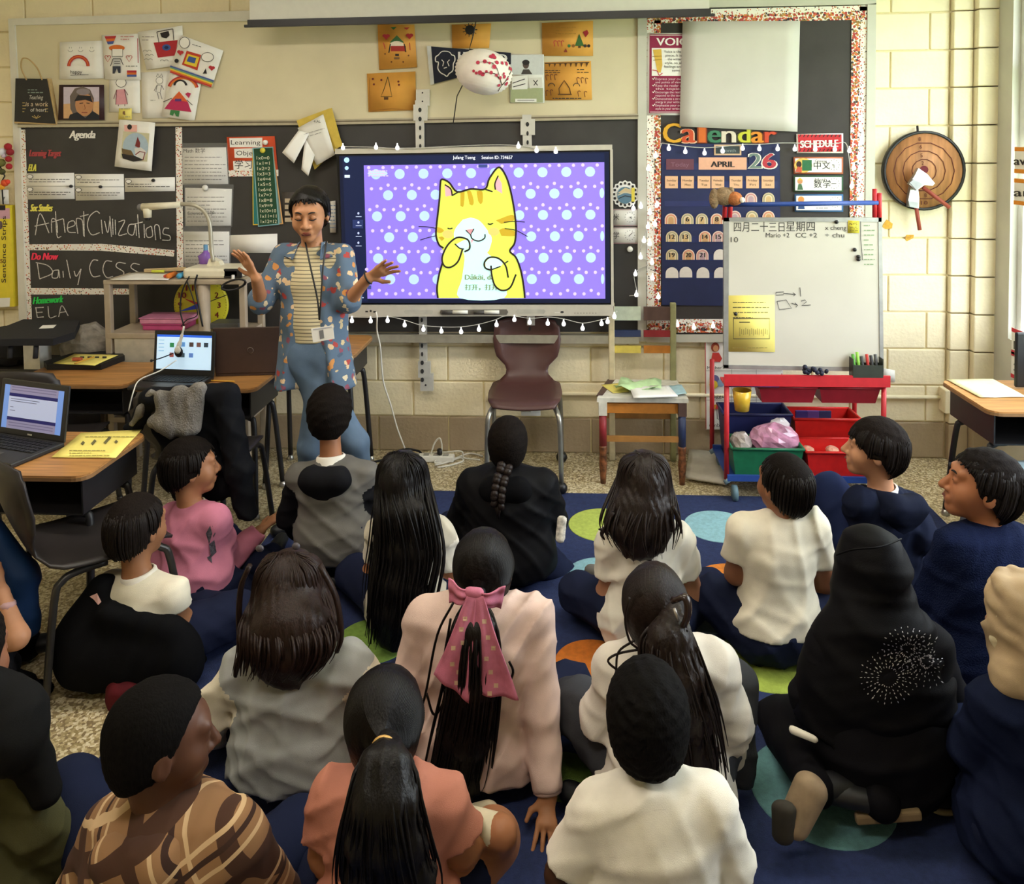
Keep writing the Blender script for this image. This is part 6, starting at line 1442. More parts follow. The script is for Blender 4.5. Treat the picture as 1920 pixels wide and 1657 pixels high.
# ------------------------------------------------------------------ things on the desks
def laptop(label, base_l, base_r, depth, hinge_z, lid_h, lean, face, body, screen_art=None, lid=None, yaw=0.0, keys=True):
    """base_l, base_r: world ends of the hinge; face=+1 keyboard towards the viewer"""
    a, b = np.asarray(base_l, float), np.asarray(base_r, float); u = unit(b - a); w = np.linalg.norm(b - a)
    fwd = unit(np.cross(u, [0, 0, 1])) * face                      # from hinge towards the user
    if fwd[1] * face > 0: fwd = -fwd
    t = thing('laptop', label, 'laptop', (a + b) / 2, 'laptops on the desks')
    c = (a + b) / 2 + fwd * depth / 2 + np.array([0, 0, .010])
    MB().box(c, (w, depth, .018), ax=[u, fwd, (0, 0, 1)], bev=.005).build('keyboard_base', body, t)
    up = unit(np.array([0, 0, 1.0]) * math.cos(lean) - fwd * math.sin(lean)); hz = (a + b) / 2 + np.array([0, 0, .016])
    n = unit(np.cross(u, up)); n = n if n @ fwd > 0 else -n
    MB().box(hz + up * lid_h / 2, (w, .010, lid_h), ax=[u, n, up], bev=.004).build('lid', lid or body, t)
    if keys and face > 0:
        k = MB()
        for r in range(5):
            for cc in range(14):
                k.box((a + b) / 2 + u * ((cc - 6.5) * w * .064) + fwd * (depth * .14 + r * depth * .095) + np.array([0, 0, .0205]), (w * .054, depth * .075, .003), ax=[u, fwd, (0, 0, 1)])
        k.build('keys', mat('laptop_keys', '#171718', .5), t)
        MB().box((a + b) / 2 + fwd * depth * .8 + np.array([0, 0, .0198]), (w * .32, depth * .24, .001), ax=[u, fwd, (0, 0, 1)]).build('touchpad', mat('touchpad_gray', '#4a4846', .4), t)
    pl_ = Plane(hz + n * .0056, u, up)
    return t, pl_, (hz, u, up, w, lid_h)
lap_black = mat('laptop_black', '#252424', .45, var=.06); lap_brown = mat('laptop_lid_brown', '#4c3c36', .4, var=.05)
def screen_quad(A_, info, x0, x1, y0, y1, m, off):
    hz, u, up, w, h = info
    n = np.cross(u, up); n = n if n @ (EYE - hz) > 0 else -n
    P = [hz + u * (x * w) + up * (y * h) + n * (.0055 + off) for x, y in ((x0, y0), (x1, y0), (x1, y1), (x0, y1))]
    A_.add(P, [(0, 1, 2, 3)], m)
# laptop with headset: faces the viewer
t1, pln, inf = laptop('open black laptop with a headset hung on its screen', zx(288, 708), zx(402, 712), .21, ZD, .215, .12, 1, lap_black)
S = MB()
screen_quad(S, inf, -.45, .45, .14, .90, glow('#bcd8ee', .9), .0006); screen_quad(S, inf, -.45, .45, .86, .91, glow('#2f5fd0', .9), .0009)
for i, (x, y, c) in enumerate(((-.2, .68, '#2f7a4a'), (-.02, .7, '#5a8ac0'), (.12, .7, '#4a3a34'), (.24, .7, '#6a4a44'), (.36, .7, '#2f3a44'), (-.2, .46, '#8a4a44'), (-.02, .46, '#3a4a54'), (.12, .46, '#5a7ab8'))): screen_quad(S, inf, x - .035, x + .035, y - .05, y + .05, glow(c, .8), .0012)
for y in (.78, .7, .62, .54): screen_quad(S, inf, -.42, -.33, y, y + .012, glow('#6a8aa8', .8), .0012)
S.build('screen', None, t1)
t2, pln, inf2 = laptop('closed-back brown laptop turned away on the two laptop desk', zx(404, 706), zx(541, 703), .22, ZD, .232, .10, -1, lap_brown, keys=False)
hz, u, up, w, h = inf2; n_ = np.cross(u, up); n_ = n_ if n_ @ (EYE - hz) > 0 else -n_
MB().lathe(hz + up * h * .5 + n_ * .0056, [(.013, 0), (.016, .0006), (.013, .0008)], 20, ax=[u, up, n_]).build('lid_badge', mat('badge_gray', '#7d726a', .4, .4), t2)
t3, pln, inf3 = laptop('open black laptop glowing blue on the nearest left desk', zx(-4, 818), zx(122, 838), .22, ZD, .21, .16, 1, lap_black)
S = MB(); screen_quad(S, inf3, -.44, .44, .12, .90, glow('#6f92d8', .7), .0006); screen_quad(S, inf3, -.36, .36, .12, .90, glow('#8a86a8', .6), .0009); screen_quad(S, inf3, -.36, .36, .70, .76, glow('#1f1f5c', .7), .0012); screen_quad(S, inf3, -.36, .36, .33, .70, glow('#a9b2d0', .75), .0012); screen_quad(S, inf3, -.36, .36, .27, .33, glow('#1f1f5c', .7), .0012)
for y in (.86, .81, .22, .17): screen_quad(S, inf3, -.33, .33, y, y + .014, glow('#6a6488', .6), .0012)
for y, e in ((.65, .1), (.61, .06), (.5, -.28), (.44, -.25)): screen_quad(S, inf3, -.33, e, y, y + .012, glow('#5a6080', .7), .0015)
S.build('screen', None, t3)
hz, u, up, w, h = inf3; n_ = np.cross(u, up); n_ = n_ if n_ @ (EYE - hz) > 0 else -n_
MB().box(hz + up * h * .055 + n_ * .006, (.022, .001, .006), ax=[u, n_, up]).build('brand_badge', mat('badge_silver', '#a8a49c', .4), t3)
# headset
hd = thing('headset', 'white and black headset with microphone hanging over the laptop screen', 'headset', at_y(335, 670, inf[0][1] - .03))
HQ = lambda x, y, o=.02: at_y(x, y, float(inf[0][1]) - o)
MB().tube(smooth_path([HQ(345, 612), HQ(342, 625), HQ(338, 640), HQ(333, 655)], 4), [.005] * 5 + [.008] * 4 + [.012] * 4, 8).build('headband', plastic_white, hd)
MB().ball(HQ(335, 660, .03), (.022, .012, .026), 12).build('ear_cup', plastic_black, hd); MB().ball(HQ(333, 656, .042), (.016, .006, .018), 12).build('ear_cup_cover', plastic_white, hd)
MB().tube(smooth_path([HQ(325, 662, .03), HQ(305, 670, .04), HQ(285, 676, .05)], 4), .003, 6).ball(HQ(284, 676, .05), .007, 8).build('microphone_boom', plastic_black, hd)
MB().tube(smooth_path([HQ(331, 675, .03), HQ(300, 695, .12), HQ(262, 712, .25), HQ(250, 735, .33), HQ(241, 770, .33)], 5), .003, 6).build('cord', plastic_white, hd)
# black folder with yellow paper, eraser, pencil
zf = ZD
fo = thing('zip_folder', 'black zip folder lying open under a yellow worksheet', 'folder', zx(155, 685))
MB().prism([at_z(x, y, zf + .002) for x, y in ((82, 687), (155, 666), (228, 669), (234, 676), (190, 693), (88, 693))], (0, 0, .028)).build('cover', mat('folder_black', '#1a1a1c', .5), fo)
loose_sheet('worksheet', 'yellow worksheet on the black zip folder', [(140, 664), (222, 666), (178, 686), (100, 682)], zf + .032, yellow_paper, wave=.002, art=lambda A: [A.rect(150 + i * 14, 668, 158 + i * 14, 671, K) for i in range(4)])
o = MB().box(at_z(145, 673, zf + .046), (.05, .02, .016), bev=.004).build('eraser', mat('eraser_red', '#b0583c', .7)); tag(o, 'reddish eraser on the yellow worksheet', 'eraser')
o = MB().tube([at_z(140, 681, zf + .045), at_z(176, 669, zf + .045)], .004, 6).build('pencil', mat('pencil_yellow', '#d8a43a', .5)); tag(o, 'yellow pencil on the zip folder worksheet', 'pencil')
o = MB().tube([at_z(383, 713, zf + .005), at_z(440, 715, zf + .005)], .004, 6).build('pencil', mat('pencil_yellow', '#d8a43a', .5)); tag(o, 'yellow pencil at the front of the two laptop desk', 'pencil')
def bars(A):
    for x, y, h in ((153, 833, 5), (172, 833, 8), (196, 831, 12), (216, 830, 4)): A.line([(x, y), (x + h * .9, y - h)], 5, ink('#6a6440'))
    A.scribble(160, 815, 262, 822, 1, ink('#9a9050'), 91); A.scribble(130, 842, 205, 856, 3, ink('#9a9050'), 92)
loose_sheet('worksheet', 'yellow worksheet with a bar chart beside the glowing laptop', [(152, 812), (266, 806), (217, 859), (96, 858)], ZD + .002, yellow_paper, wave=.001, art=bars)
loose_sheet('worksheet', 'pale yellow worksheet on the right desk', [(1775, 712), (1862, 711), (1925, 745), (1838, 746)], ZD + .002, mat('pale_yellow_paper', '#e6dfae', .7), wave=.002)
pp = at_y(1916, 660, D5[3] - .12)
o = MB().box((pp[0] + .1, pp[1], ZD + .13), (.26, .02, .25), bev=.008).build('tablet_case', mat('tablet_black', '#161617', .4)); tag(o, 'black device case standing on the right desk', 'tablet')
# case and boxes at the far left
cs = thing('laptop_case', 'flat black zip case with a white label lying on the boxes', 'case', at_y(75, 640, 4.0))
czl = .79
MB().prism([at_z(x, y, czl) for x, y in ((-30, 640), (45, 610), (150, 612), (140, 635), (100, 648), (40, 648), (-30, 650))], (0, 0, .035)).build('case_body', mat('case_black', '#191a20', .8, bump=.2, bscale=200), cs)
MB().prism([at_z(x, y, czl + .036) for x, y in ((80, 610), (106, 609), (100, 615), (73, 616))], (0, 0, .001)).build('label_sticker', white_paper, cs)
for x in (20, 68): MB().tube([at_z(x, 646, czl), at_z(x, 648, czl) + np.array([0, -.01, -.06])], .012, 6).build('strap', mat('case_black', '#191a20', .8), cs)
bx = at_y(60, 690, 4.05)
o = MB().box((bx[0], 4.1, .66), (.09, .1, .16)).build('white_box', mat('box_white', '#dedad2', .6)); tag(o, 'small white box beside the black bags at the far left', 'box')
st = thing('low_cabinet', 'dark low cabinet under the black case at the far left', 'cabinet', (bx[0] - .1, 4.2, 0))
MB().box((bx[0] - .12, 4.2, .29), (.62, .3, .58), bev=.006).build('body', mat('cabinet_dark', '#33302e', .6), st); MB().box((bx[0] - .12, 4.048, .29), (.56, .01, .5), bev=.003).build('door', mat('cabinet_door', '#3c3936', .6), st)
crumple('black backpack slumped on the low cabinet', (bx[0] - .22, 4.16, .675), (.17, .11, .095), mat('backpack_black', '#17171b', .8), 'backpack', 'backpack', 31, 18)
crumple('pile of crumpled papers and a gray bag under the case', (bx[0] + .22, 4.2, .67), (.13, .1, .11), mat('gray_bag', '#8d867c', .8, var=.25), 'paper_bag', 'bag', 33, 18)

# ------------------------------------------------------------------ people: smooth bodies from blended tapered limbs
def cap(p0, p1, r0, r1, side=None, flat=1.0, k=0.02, g=0, cut0=False, cut1=False, sub=False):
    return dict(t='c', p0=np.asarray(p0, float), p1=np.asarray(p1, float), r0=r0, r1=r1, side=side, flat=flat, k=k, g=g, cut0=cut0, cut1=cut1, sub=sub)
def ell(c, r, ax=None, k=0.02, g=0, sub=False):
    return dict(t='e', c=np.asarray(c, float), r=np.asarray(r, float) * np.ones(3), ax=np.eye(3) if ax is None else np.asarray(ax, float), k=k, g=g, sub=sub)
def grow(p, e):
    q = dict(p)
    if q['t'] == 'c':
        q['r0'] = q['r0'] + e; q['r1'] = q['r1'] + e
        if q['flat'] < 1: q['flat'] = min(1.0, (p['flat'] * max(p['r0'], p['r1']) + e) / (max(p['r0'], p['r1']) + e))
    else: q['r'] = q['r'] + e
    return q
def dist(p, X, Y, Z):
    if p['t'] == 'e':
        c, r, A = p['c'], p['r'], p['ax']
        x, y, z = X - c[0], Y - c[1], Z - c[2]
        a = (x * A[0][0] + y * A[0][1] + z * A[0][2]) / r[0]; b = (x * A[1][0] + y * A[1][1] + z * A[1][2]) / r[1]; d = (x * A[2][0] + y * A[2][1] + z * A[2][2]) / r[2]
        k0 = np.sqrt(a * a + b * b + d * d) + 1e-9; k1 = np.sqrt((a / r[0]) ** 2 + (b / r[1]) ** 2 + (d / r[2]) ** 2) + 1e-9
        return k0 * (k0 - 1) / k1
    p0, p1 = p['p0'], p['p1']; ax = p1 - p0; L = np.linalg.norm(ax) + 1e-9; ax = ax / L
    x, y, z = X - p0[0], Y - p0[1], Z - p0[2]
    w = x * ax[0] + y * ax[1] + z * ax[2]; h = np.clip(w / L, 0, 1)
    ra = p['r0'] + (p['r1'] - p['r0']) * h; we = w - h * L
    if p['flat'] == 1.0:
        q2 = (x - ax[0] * w) ** 2 + (y - ax[1] * w) ** 2 + (z - ax[2] * w) ** 2
        d = np.sqrt(q2 + we * we) - ra
    else:
        s = np.asarray(p['side'], float); s = unit(s - ax * (s @ ax)); t = np.cross(ax, s)
        u = x * s[0] + y * s[1] + z * s[2]; v = (x * t[0] + y * t[1] + z * t[2]) / p['flat']
        d = (np.sqrt(u * u + v * v + (we / p['flat']) ** 2) - ra); d = np.where(d > 0, d * p['flat'], d * p['flat'])
    if p['cut1']: d = np.maximum(d, w - L)
    if p['cut0']: d = np.maximum(d, -w)
    return d
def bounds(p, m):
    if p['t'] == 'e':
        r = p['r'].max() + m; return p['c'] - r, p['c'] + r
    r = max(p['r0'], p['r1']) + m
    return np.minimum(p['p0'], p['p1']) - r, np.maximum(p['p0'], p['p1']) + r
def eval_field(prims, lo, hi, h, folds=None, post=None):
    n = np.ceil((np.asarray(hi) - lo) / h).astype(int) + 1
    G = [lo[i] + h * np.arange(n[i]) for i in range(3)]
    V = np.full(tuple(n), 0.2, np.float32)
    for p in prims:
        a, b = bounds(p, 0.04)
        i0 = np.clip(np.floor((a - lo) / h).astype(int), 0, n); i1 = np.clip(np.ceil((b - lo) / h).astype(int) + 1, 0, n)
        if np.any(i1 - i0 < 1): continue
        sl = tuple(slice(i0[i], i1[i]) for i in range(3))
        X = G[0][sl[0]][:, None, None]; Y = G[1][sl[1]][None, :, None]; Z = G[2][sl[2]][None, None, :]
        d = dist(p, X, Y, Z).astype(np.float32); v = V[sl]; k = p['k']
        if p['sub']:
            d = -d; hh = np.maximum(k - np.abs(v - d), 0) / k; V[sl] = np.maximum(v, d) + hh * hh * k * 0.25
        else:
            hh = np.maximum(k - np.abs(v - d), 0) / k; V[sl] = np.minimum(v, d) - hh * hh * k * 0.25
    if folds or post:
        X = G[0][:, None, None]; Y = G[1][None, :, None]; Z = G[2][None, None, :]
        if folds: V = V + folds(X, Y, Z).astype(np.float32) * (np.abs(V) < 0.06)
        if post: V = post(V, X, Y, Z).astype(np.float32)
    return V
_CO = np.array([(i, j, k) for i in (0, 1) for j in (0, 1) for k in (0, 1)])
_ED = [(a, b) for a in range(8) for b in range(a + 1, 8) if np.abs(_CO[a] - _CO[b]).sum() == 1]
def surface(V, lo, h):
    V = np.pad(V, 1, constant_values=0.2); lo = np.asarray(lo) - h
    S = V < 0
    c = sum(S[i:S.shape[0] - 1 + i, j:S.shape[1] - 1 + j, k:S.shape[2] - 1 + k].astype(np.int8) for i, j, k in _CO)
    I = np.argwhere((c > 0) & (c < 8))
    if not len(I): return np.zeros((0, 3)), np.zeros((0, 4), int)
    vals = np.stack([V[I[:, 0] + a, I[:, 1] + b, I[:, 2] + d] for a, b, d in _CO], 1)
    acc = np.zeros((len(I), 3)); cnt = np.zeros(len(I))
    for a, b in _ED:
        va, vb = vals[:, a], vals[:, b]; m = (va < 0) != (vb < 0)
        t = np.where(m, va / np.where(m, va - vb, 1), 0)[:, None]
        acc += np.where(m[:, None], _CO[a] + (_CO[b] - _CO[a]) * t, 0); cnt += m
    P = lo + h * (I + acc / cnt[:, None])
    idx = np.full(c.shape, -1, np.int32); idx[I[:, 0], I[:, 1], I[:, 2]] = np.arange(len(I))
    Fs = []
    for ax in range(3):
        A = np.swapaxes(S, 0, ax) if ax else S
        e = [1, 2] if ax == 0 else ([0, 2] if ax == 1 else [0, 1])
        sl0 = [slice(None)] * 3; sl1 = [slice(None)] * 3; sl0[ax] = slice(0, -1); sl1[ax] = slice(1, None)
        D = S[tuple(sl0)] != S[tuple(sl1)]; inn = S[tuple(sl0)]
        E = np.argwhere(D); ok = (E[:, e[0]] > 0) & (E[:, e[1]] > 0); E = E[ok]
        fl = inn[E[:, 0], E[:, 1], E[:, 2]]
        q = []
        for da, db in ((-1, -1), (0, -1), (0, 0), (-1, 0)):
            J = E.copy(); J[:, e[0]] += da; J[:, e[1]] += db; q.append(idx[J[:, 0], J[:, 1], J[:, 2]])
        q = np.stack(q, 1)
        if ax == 1: fl = ~fl
        q[~fl] = q[~fl][:, ::-1]; Fs.append(q)
    return P, np.concatenate(Fs)
def relax(P, Fq, it=1, lam=0.5):
    for _ in range(it):
        acc = np.zeros_like(P); cnt = np.zeros(len(P))
        for a, b in ((0, 1), (1, 2), (2, 3), (3, 0)):
            np.add.at(acc, Fq[:, a], P[Fq[:, b]]); np.add.at(acc, Fq[:, b], P[Fq[:, a]]); np.add.at(cnt, Fq[:, a], 1); np.add.at(cnt, Fq[:, b], 1)
        P = P + lam * (acc / np.maximum(cnt, 1)[:, None] - P)
    return P
def all_bounds(prims, m=0.03):
    B = [bounds(p, m) for p in prims if not p['sub']]
    return np.min([b[0] for b in B], 0), np.max([b[1] for b in B], 0)
def blob(name, prims, mats, parent, h=0.009, folds=None, post=None, fine=(), it=1, label=None, split=False):
    lo, hi = all_bounds(prims)
    lo = np.array([lo[0], lo[1], max(lo[2], -0.02)])
    P, Q = surface(eval_field(prims, lo, hi, h, folds, post), lo, h); P = relax(P, Q, it)
    for flo, fhi, fh in fine:
        flo, fhi = np.asarray(flo, float), np.asarray(fhi, float)
        c = P[Q].mean(1); ins = np.all((c > flo + fh * 2) & (c < fhi - fh * 2), 1); Q = Q[~ins]
        p2, q2 = surface(eval_field(prims, flo, fhi, fh, folds, post), flo, fh)
        if len(q2):
            # drop the walls made by the edge of the box
            c2 = p2[q2].mean(1); keep = np.all((c2 > flo + fh * 0.9) & (c2 < fhi - fh * 0.9), 1)
            Q = np.concatenate([Q, q2[keep] + len(P)]); P = np.concatenate([P, p2])
    P[:, 2] = np.maximum(P[:, 2], 0.004)
    fm = None
    if split:
        c = P[Q].mean(1); best = np.full(len(c), 9.0); fm = np.zeros(len(c), int)
        for p in prims:
            if p['sub']: continue
            d = dist(p, c[:, 0], c[:, 1], c[:, 2]); m = d < best; best[m] = d[m]; fm[m] = p['g']
    return mesh_obj(name, P, Q, mats, parent, True, fm, label)
def fold_noise(seed, amp=0.005, n=5, lam=(0.05, 0.13), dirs=None):
    r = random.Random(seed); W = []
    for i in range(n):
        d = unit([r.gauss(0, 1), r.gauss(0, .6), r.gauss(0, 1.2)]) if dirs is None else unit(np.array(dirs) + np.array([r.gauss(0, .25) for _ in range(3)]))
        W.append((d * 2 * math.pi / r.uniform(*lam), r.uniform(0, 6), r.uniform(0.6, 1.2), unit([r.gauss(0, 1) for _ in range(3)]) * r.uniform(6, 14)))
    def f(X, Y, Z):
        s = 0
        for d, ph, a, w in W:
            m = X * w[0] + Y * w[1] + Z * w[2]; s = s + a * (.5 + .5 * np.sin(m * .9 + ph * 2)) * np.exp(-5 * np.sin(X * d[0] * .5 + Y * d[1] * .5 + Z * d[2] * .5 + ph + 1.1 * np.sin(m)) ** 2)
        return amp * (.35 - s * 3.2 / n)
    return f
def frame(yaw, pitch=0.0, roll=0.0):
    """head axes: yaw 0 looks at the front wall, + turns to the left; pitch + looks up; returns right, forward, up"""
    f = np.array([-math.sin(yaw) * math.cos(pitch), math.cos(yaw) * math.cos(pitch), math.sin(pitch)])
    r = np.array([math.cos(yaw), math.sin(yaw), 0.0]); u = np.cross(r, f)
    return r * math.cos(roll) + u * math.sin(roll), f, u * math.cos(roll) - r * math.sin(roll)
def head_prims(c, A, s):
    r, f, u = A; L = lambda x, y, z: c + (r * x + f * y + u * z) * s
    E = lambda x, y, z, a, b, d, **k: ell(L(x, y, z), np.array([a, b, d]) * s, A, **k)
    P = [E(0, -.012, .018, .074, .094, .086), E(0, .028, -.045, .056, .058, .068, k=.03), E(0, .062, -.096, .026, .024, .022, k=.025)]
    P += [cap(L(0, .086, .005), L(0, .106, -.034), .007 * s, .0125 * s, k=.012), cap(L(-.035, .074, .022), L(.035, .074, .022), .014 * s, .014 * s, k=.02)]
    P += [cap(L(-.016, .084, -.064), L(.016, .084, -.064), .0095 * s, .0095 * s, k=.01), cap(L(-.013, .082, -.074), L(.013, .082, -.074), .009 * s, .009 * s, k=.01)]
    for e in (-1, 1):
        P += [E(.034 * e, .052, -.036, .03, .03, .032, k=.025), E(.031 * e, .098, .004, .016, .012, .010, k=.012, sub=True), E(.029 * e, .076, .001, .0145, .0135, .0125, k=.004)]
        P += [E(.014 * e, .092, -.040, .009, .010, .008, k=.008), E(.076 * e, -.008, -.012, .010, .020, .031, k=.008), E(.087 * e, -.003, -.008, .006, .010, .017, k=.006, sub=True)]
    return P
def hand_prims(w, d, n, s=1.0, curl=0.25, spread=1.0, thumb=1, k=0.006):
    """wrist w, direction d, palm normal n; thumb = +1 / -1 on the side cross(d, n)"""
    d = unit(d); n = unit(np.asarray(n, float) - d * (np.asarray(n, float) @ d)); x = np.cross(d, n) * thumb
    P = [cap(w, w + d * .075 * s, .021 * s, .030 * s, side=x, flat=.48, k=.012)]
    for i, (o, l, a) in enumerate(((.024, .068, .16), (.008, .078, .04), (-.008, .073, -.08), (-.022, .058, -.22))):
        b = w + d * .078 * s + x * o * s; dr = unit(d + x * a * spread)
        j1 = b + (dr * math.cos(curl * .5) - n * math.sin(curl * .5)) * l * .5 * s; j2 = j1 + (dr * math.cos(curl * 1.6) - n * math.sin(curl * 1.6)) * l * .5 * s
        P += [cap(b - d * .012 * s, j1, .0082 * s, .0074 * s, k=k), cap(j1, j2, .0074 * s, .006 * s, k=.003)]
    b = w + d * .022 * s + x * .020 * s; j1 = b + unit(d * .55 + x * .9 - n * .15) * .036 * s; j2 = j1 + unit(d * .9 + x * .45 - n * .2) * .030 * s
    return P + [cap(b, j1, .011 * s, .009 * s, k=.01), cap(j1, j2, .009 * s, .007 * s, k=.004)]
def box_of(prims, m=0.012):
    lo, hi = all_bounds(prims, m); return lo, hi
# ---- hair
def hair_cap(c, A, s, g, line=None, extra=(), lump=None):
    r, f, u = A
    line = line or [(-.2, -.085), (-.085, -.085), (-.03, -.045), (.012, -.03), (.03, .02), (.07, .062), (.12, .075)]
    ys = np.array([p[0] for p in line]) * s; zs = np.array([p[1] for p in line]) * s
    P = [ell(c + (-f * .014 + u * .02) * s, np.array([.076, .096, .088]) * s + g, A), ell(c + (-f * .03 - u * .035) * s, np.array([.066, .068, .07]) * s + g * .8, A, k=.03)] + list(extra)
    def post(V, X, Y, Z):
        yl = (X - c[0]) * f[0] + (Y - c[1]) * f[1] + (Z - c[2]) * f[2]; zl = (X - c[0]) * u[0] + (Y - c[1]) * u[1] + (Z - c[2]) * u[2]
        near = yl > -.3
        lim = (np.interp(yl, ys, zs) - zl) * .75
        return np.maximum(V, lim)
    return P, post
def strands(mb, roots, guide, n, seed, r=.006, thick=None, spread=1.0, side=(1, 0, 0), dep=(0, 1, 0), a0=0, a1=360, tip=.2, jit=.012, lens=(.82, 1.03)):
    """locks of hair: from root points over a list of guide sections (centre, half width, half depth)"""
    q = random.Random(seed); side = unit(side); dep = unit(dep)
    for i in range(n):
        th = math.radians(q.uniform(a0, a1)); rho = q.uniform(.7, 1.03); pts = [np.asarray(p, float) for p in roots(th, q)]
        jx, jy = q.gauss(0, jit), q.gauss(0, jit * .6); m = len(guide)
        for k, (c, a, b) in enumerate(guide):
            e = (k + 1) / m
            pts.append(np.asarray(c, float) + side * (a * math.cos(th) * rho + jx * e) + dep * (b * math.sin(th) * rho + jy * e))
        P = smooth_path(pts, 4); L = max(4, int(len(P) * q.uniform(*lens))); P = P[:L]
        w = r * q.uniform(.6, 1.25)
        R = [w * (0.55 + .45 * min(1, 3 * j / L)) * (1 if j < L * .7 else tip + (1 - tip) * (L - 1 - j) / (L * .3)) for j in range(L)]
        mb.tube(P, R, 5, cap=True, flat=.55, side=side)
    return mb

def cloth(name, c, rough=.85, **k):
    k.setdefault('var', .07); k.setdefault('scale', 14); k.setdefault('bump', .12); k.setdefault('bscale', 500)
    return mat(name, c, rough, spec=.2 if sum(lin(c)) > .12 else .07, **k)
def skinm(c): return mat('skin_' + c[1:], c, .5, var=.06, scale=18, spec=.35)
def hairm(c, stretch=(70, 70, 5), rough=.42, spec=.2): return mat('hair_%s_%d_%d' % (c[1:], int(stretch[2]), int(spec * 100)), c, rough, var=.3, scale=3, stretch=stretch, bump=.2, bscale=3, spec=spec)
NAVY = cloth('trousers_navy', '#1d2238'); SOCK = cloth('sock_white', '#d8d4cc')
def person(label, Y, head, shl, shr, hs=.92, look=(0, 0, 0), skin='#9a6a4c', el=(None, None), wr=(None, None), hand=(None, None), hipz=.115, hipdx=0, hipdy=-.02, fa=0.0,
           knees=(None, None), ankles=(None, None), sleeve='long', shirt=None, trousers=NAVY, shoe=None, hood=None, collar=None, seed=1, face=False, fat=1.0, loose=.013, folds=.012,
           sleeve_mat=None, legs=True, hem=0.0, shirt_h=.0072, thigh=1.0, bare_leg=False, cuff=False, name='person', torso_low=None, lips='#8a4a40', chest_flat=.68, sleeve_cut=.62, tuck=False, pel=.098, hemz=.055):
    W = lambda v: np.asarray(v, float) if isinstance(v, np.ndarray) else at_y(v[0], v[1], Y + (v[2] if len(v) > 2 else 0))
    H = W(head); S = [W(shl), W(shr)]; A = frame(*look); mid = (S[0] + S[1]) / 2; side = unit(S[1] - S[0]); sw = np.linalg.norm(S[1] - S[0])
    bf = unit(np.cross([0, 0, 1], side)); R3 = lambda x, y, z: np.array([math.cos(fa) * x - math.sin(fa) * y, math.sin(fa) * x + math.cos(fa) * y, z])
    hip = np.array([mid[0] + hipdx, mid[1] + hipdy, hipz]) if torso_low is None else W(torso_low)
    sp = mid - hip; a = sw * .5 * fat
    t = thing(name, label, 'person', (hip[0], hip[1], 0))
    chest = hip + sp * .72; waist = hip + sp * .36
    T = [cap(hip - side * .045, hip + side * .045, pel * fat, pel * fat, k=.05), cap(hip, waist, a * .84, a * .76, side, .76, k=.05), cap(waist, chest, a * .76, a * .84, side, .74, k=.05),
         cap(chest, mid - sp * .10, a * .84, a * .70, side, chest_flat, k=.05), cap(S[0] - np.array([0, 0, .016]), S[1] - np.array([0, 0, .016]), .046, .046, k=.04)]
    nb = H - A[2] * .075 * hs - A[1] * .022 * hs
    NK = [cap(mid + np.array([0, 0, -.02]), nb, .046 * hs + .004, .043 * hs, k=.03)]
    arms = []; fine = []; hands = []
    for i, e in ((0, -1), (1, 1)):
        E = W(el[i]) if el[i] is not None else S[i] + np.array([e * .05, 0, -.19]) + bf * .08
        Q = W(wr[i]) if wr[i] is not None else hip + side * (e * .09) + bf * .27 + np.array([0, 0, .05])
        l = np.linalg.norm(E - S[i]); arms.append((S[i] - np.array([0, 0, .012]), E, Q))
        hd = hand[i] or {}
        d = hd.get('d'); d = unit(Q - E) if d is None else unit(d)
        hp = hand_prims(Q, d, hd.get('n', (0, 0, 1)), hd.get('s', .86 * hs / .92), hd.get('curl', .5), hd.get('spread', 1.0), hd.get('thumb', -e)); hands.append(hp); fine.append(box_of(hp) + (.0036,))
    AR = []
    for s_, e_, q_ in arms: AR += [cap(s_, e_, .040 * fat ** .5, .033, k=.025), cap(e_, q_, .034, .023, k=.02)]
    HP = head_prims(H, A, hs)
    # legs
    LG = []; feet = []; SHO = []
    if legs:
        for i, e in ((0, -1), (1, 1)):
            h0 = hip + R3(e * .075, .02, 0); K_ = W(knees[i]) if knees[i] is not None else hip + R3(e * .25, .19, .0)
            N_ = W(ankles[i]) if ankles[i] is not None else hip + R3(-e * .05, .29 + .05 * (e > 0), -hipz + .055)
            LG += [cap(h0, K_, .082 * thigh, .060 * thigh, k=.03), cap(K_, N_, .056 * thigh, .036, k=.025)]
            feet.append((K_, N_, e))
    body = T + NK + AR + [p for hp in hands for p in hp] + HP + ([p for p in LG] if legs else [])
    hl, hh = box_of(HP, .006)
    blob('body', body, skinm(skin), t, .011, fine=[(hl, hh, .0042 if face else .0065)] + fine)
    # shirt
    if shirt is not None:
        st = [grow(p, loose) for p in (T[1:] if tuck else T)]
        for p in st[:2]: p['r0'] = p['r0'] + .006
        if hem: st.append(cap(hip + np.array([0, 0, .0]), hip + np.array([0, 0, .02 - hem]), a * .95 + loose, a * 1.0 + loose, side, .8, k=.04, cut1=True))
        for (s_, e_, q_) in arms:
            if sleeve == 'long': st += [grow(cap(s_, e_, .042, .037, k=.012, g=1), loose * .8), grow(cap(e_, q_ - unit(q_ - e_) * .005, .036, .029, k=.02, cut1=True, g=1), loose * .7)]
            elif sleeve == 'short': m_ = s_ + (e_ - s_) * sleeve_cut; st += [grow(cap(s_, m_, .042, .045, k=.012, cut1=True, g=1), loose * .9)]
        st.append(grow(cap(mid - np.array([0, 0, .03]), mid + (nb - mid) * .3, .052, .045, k=.03, cut1=True), .004))
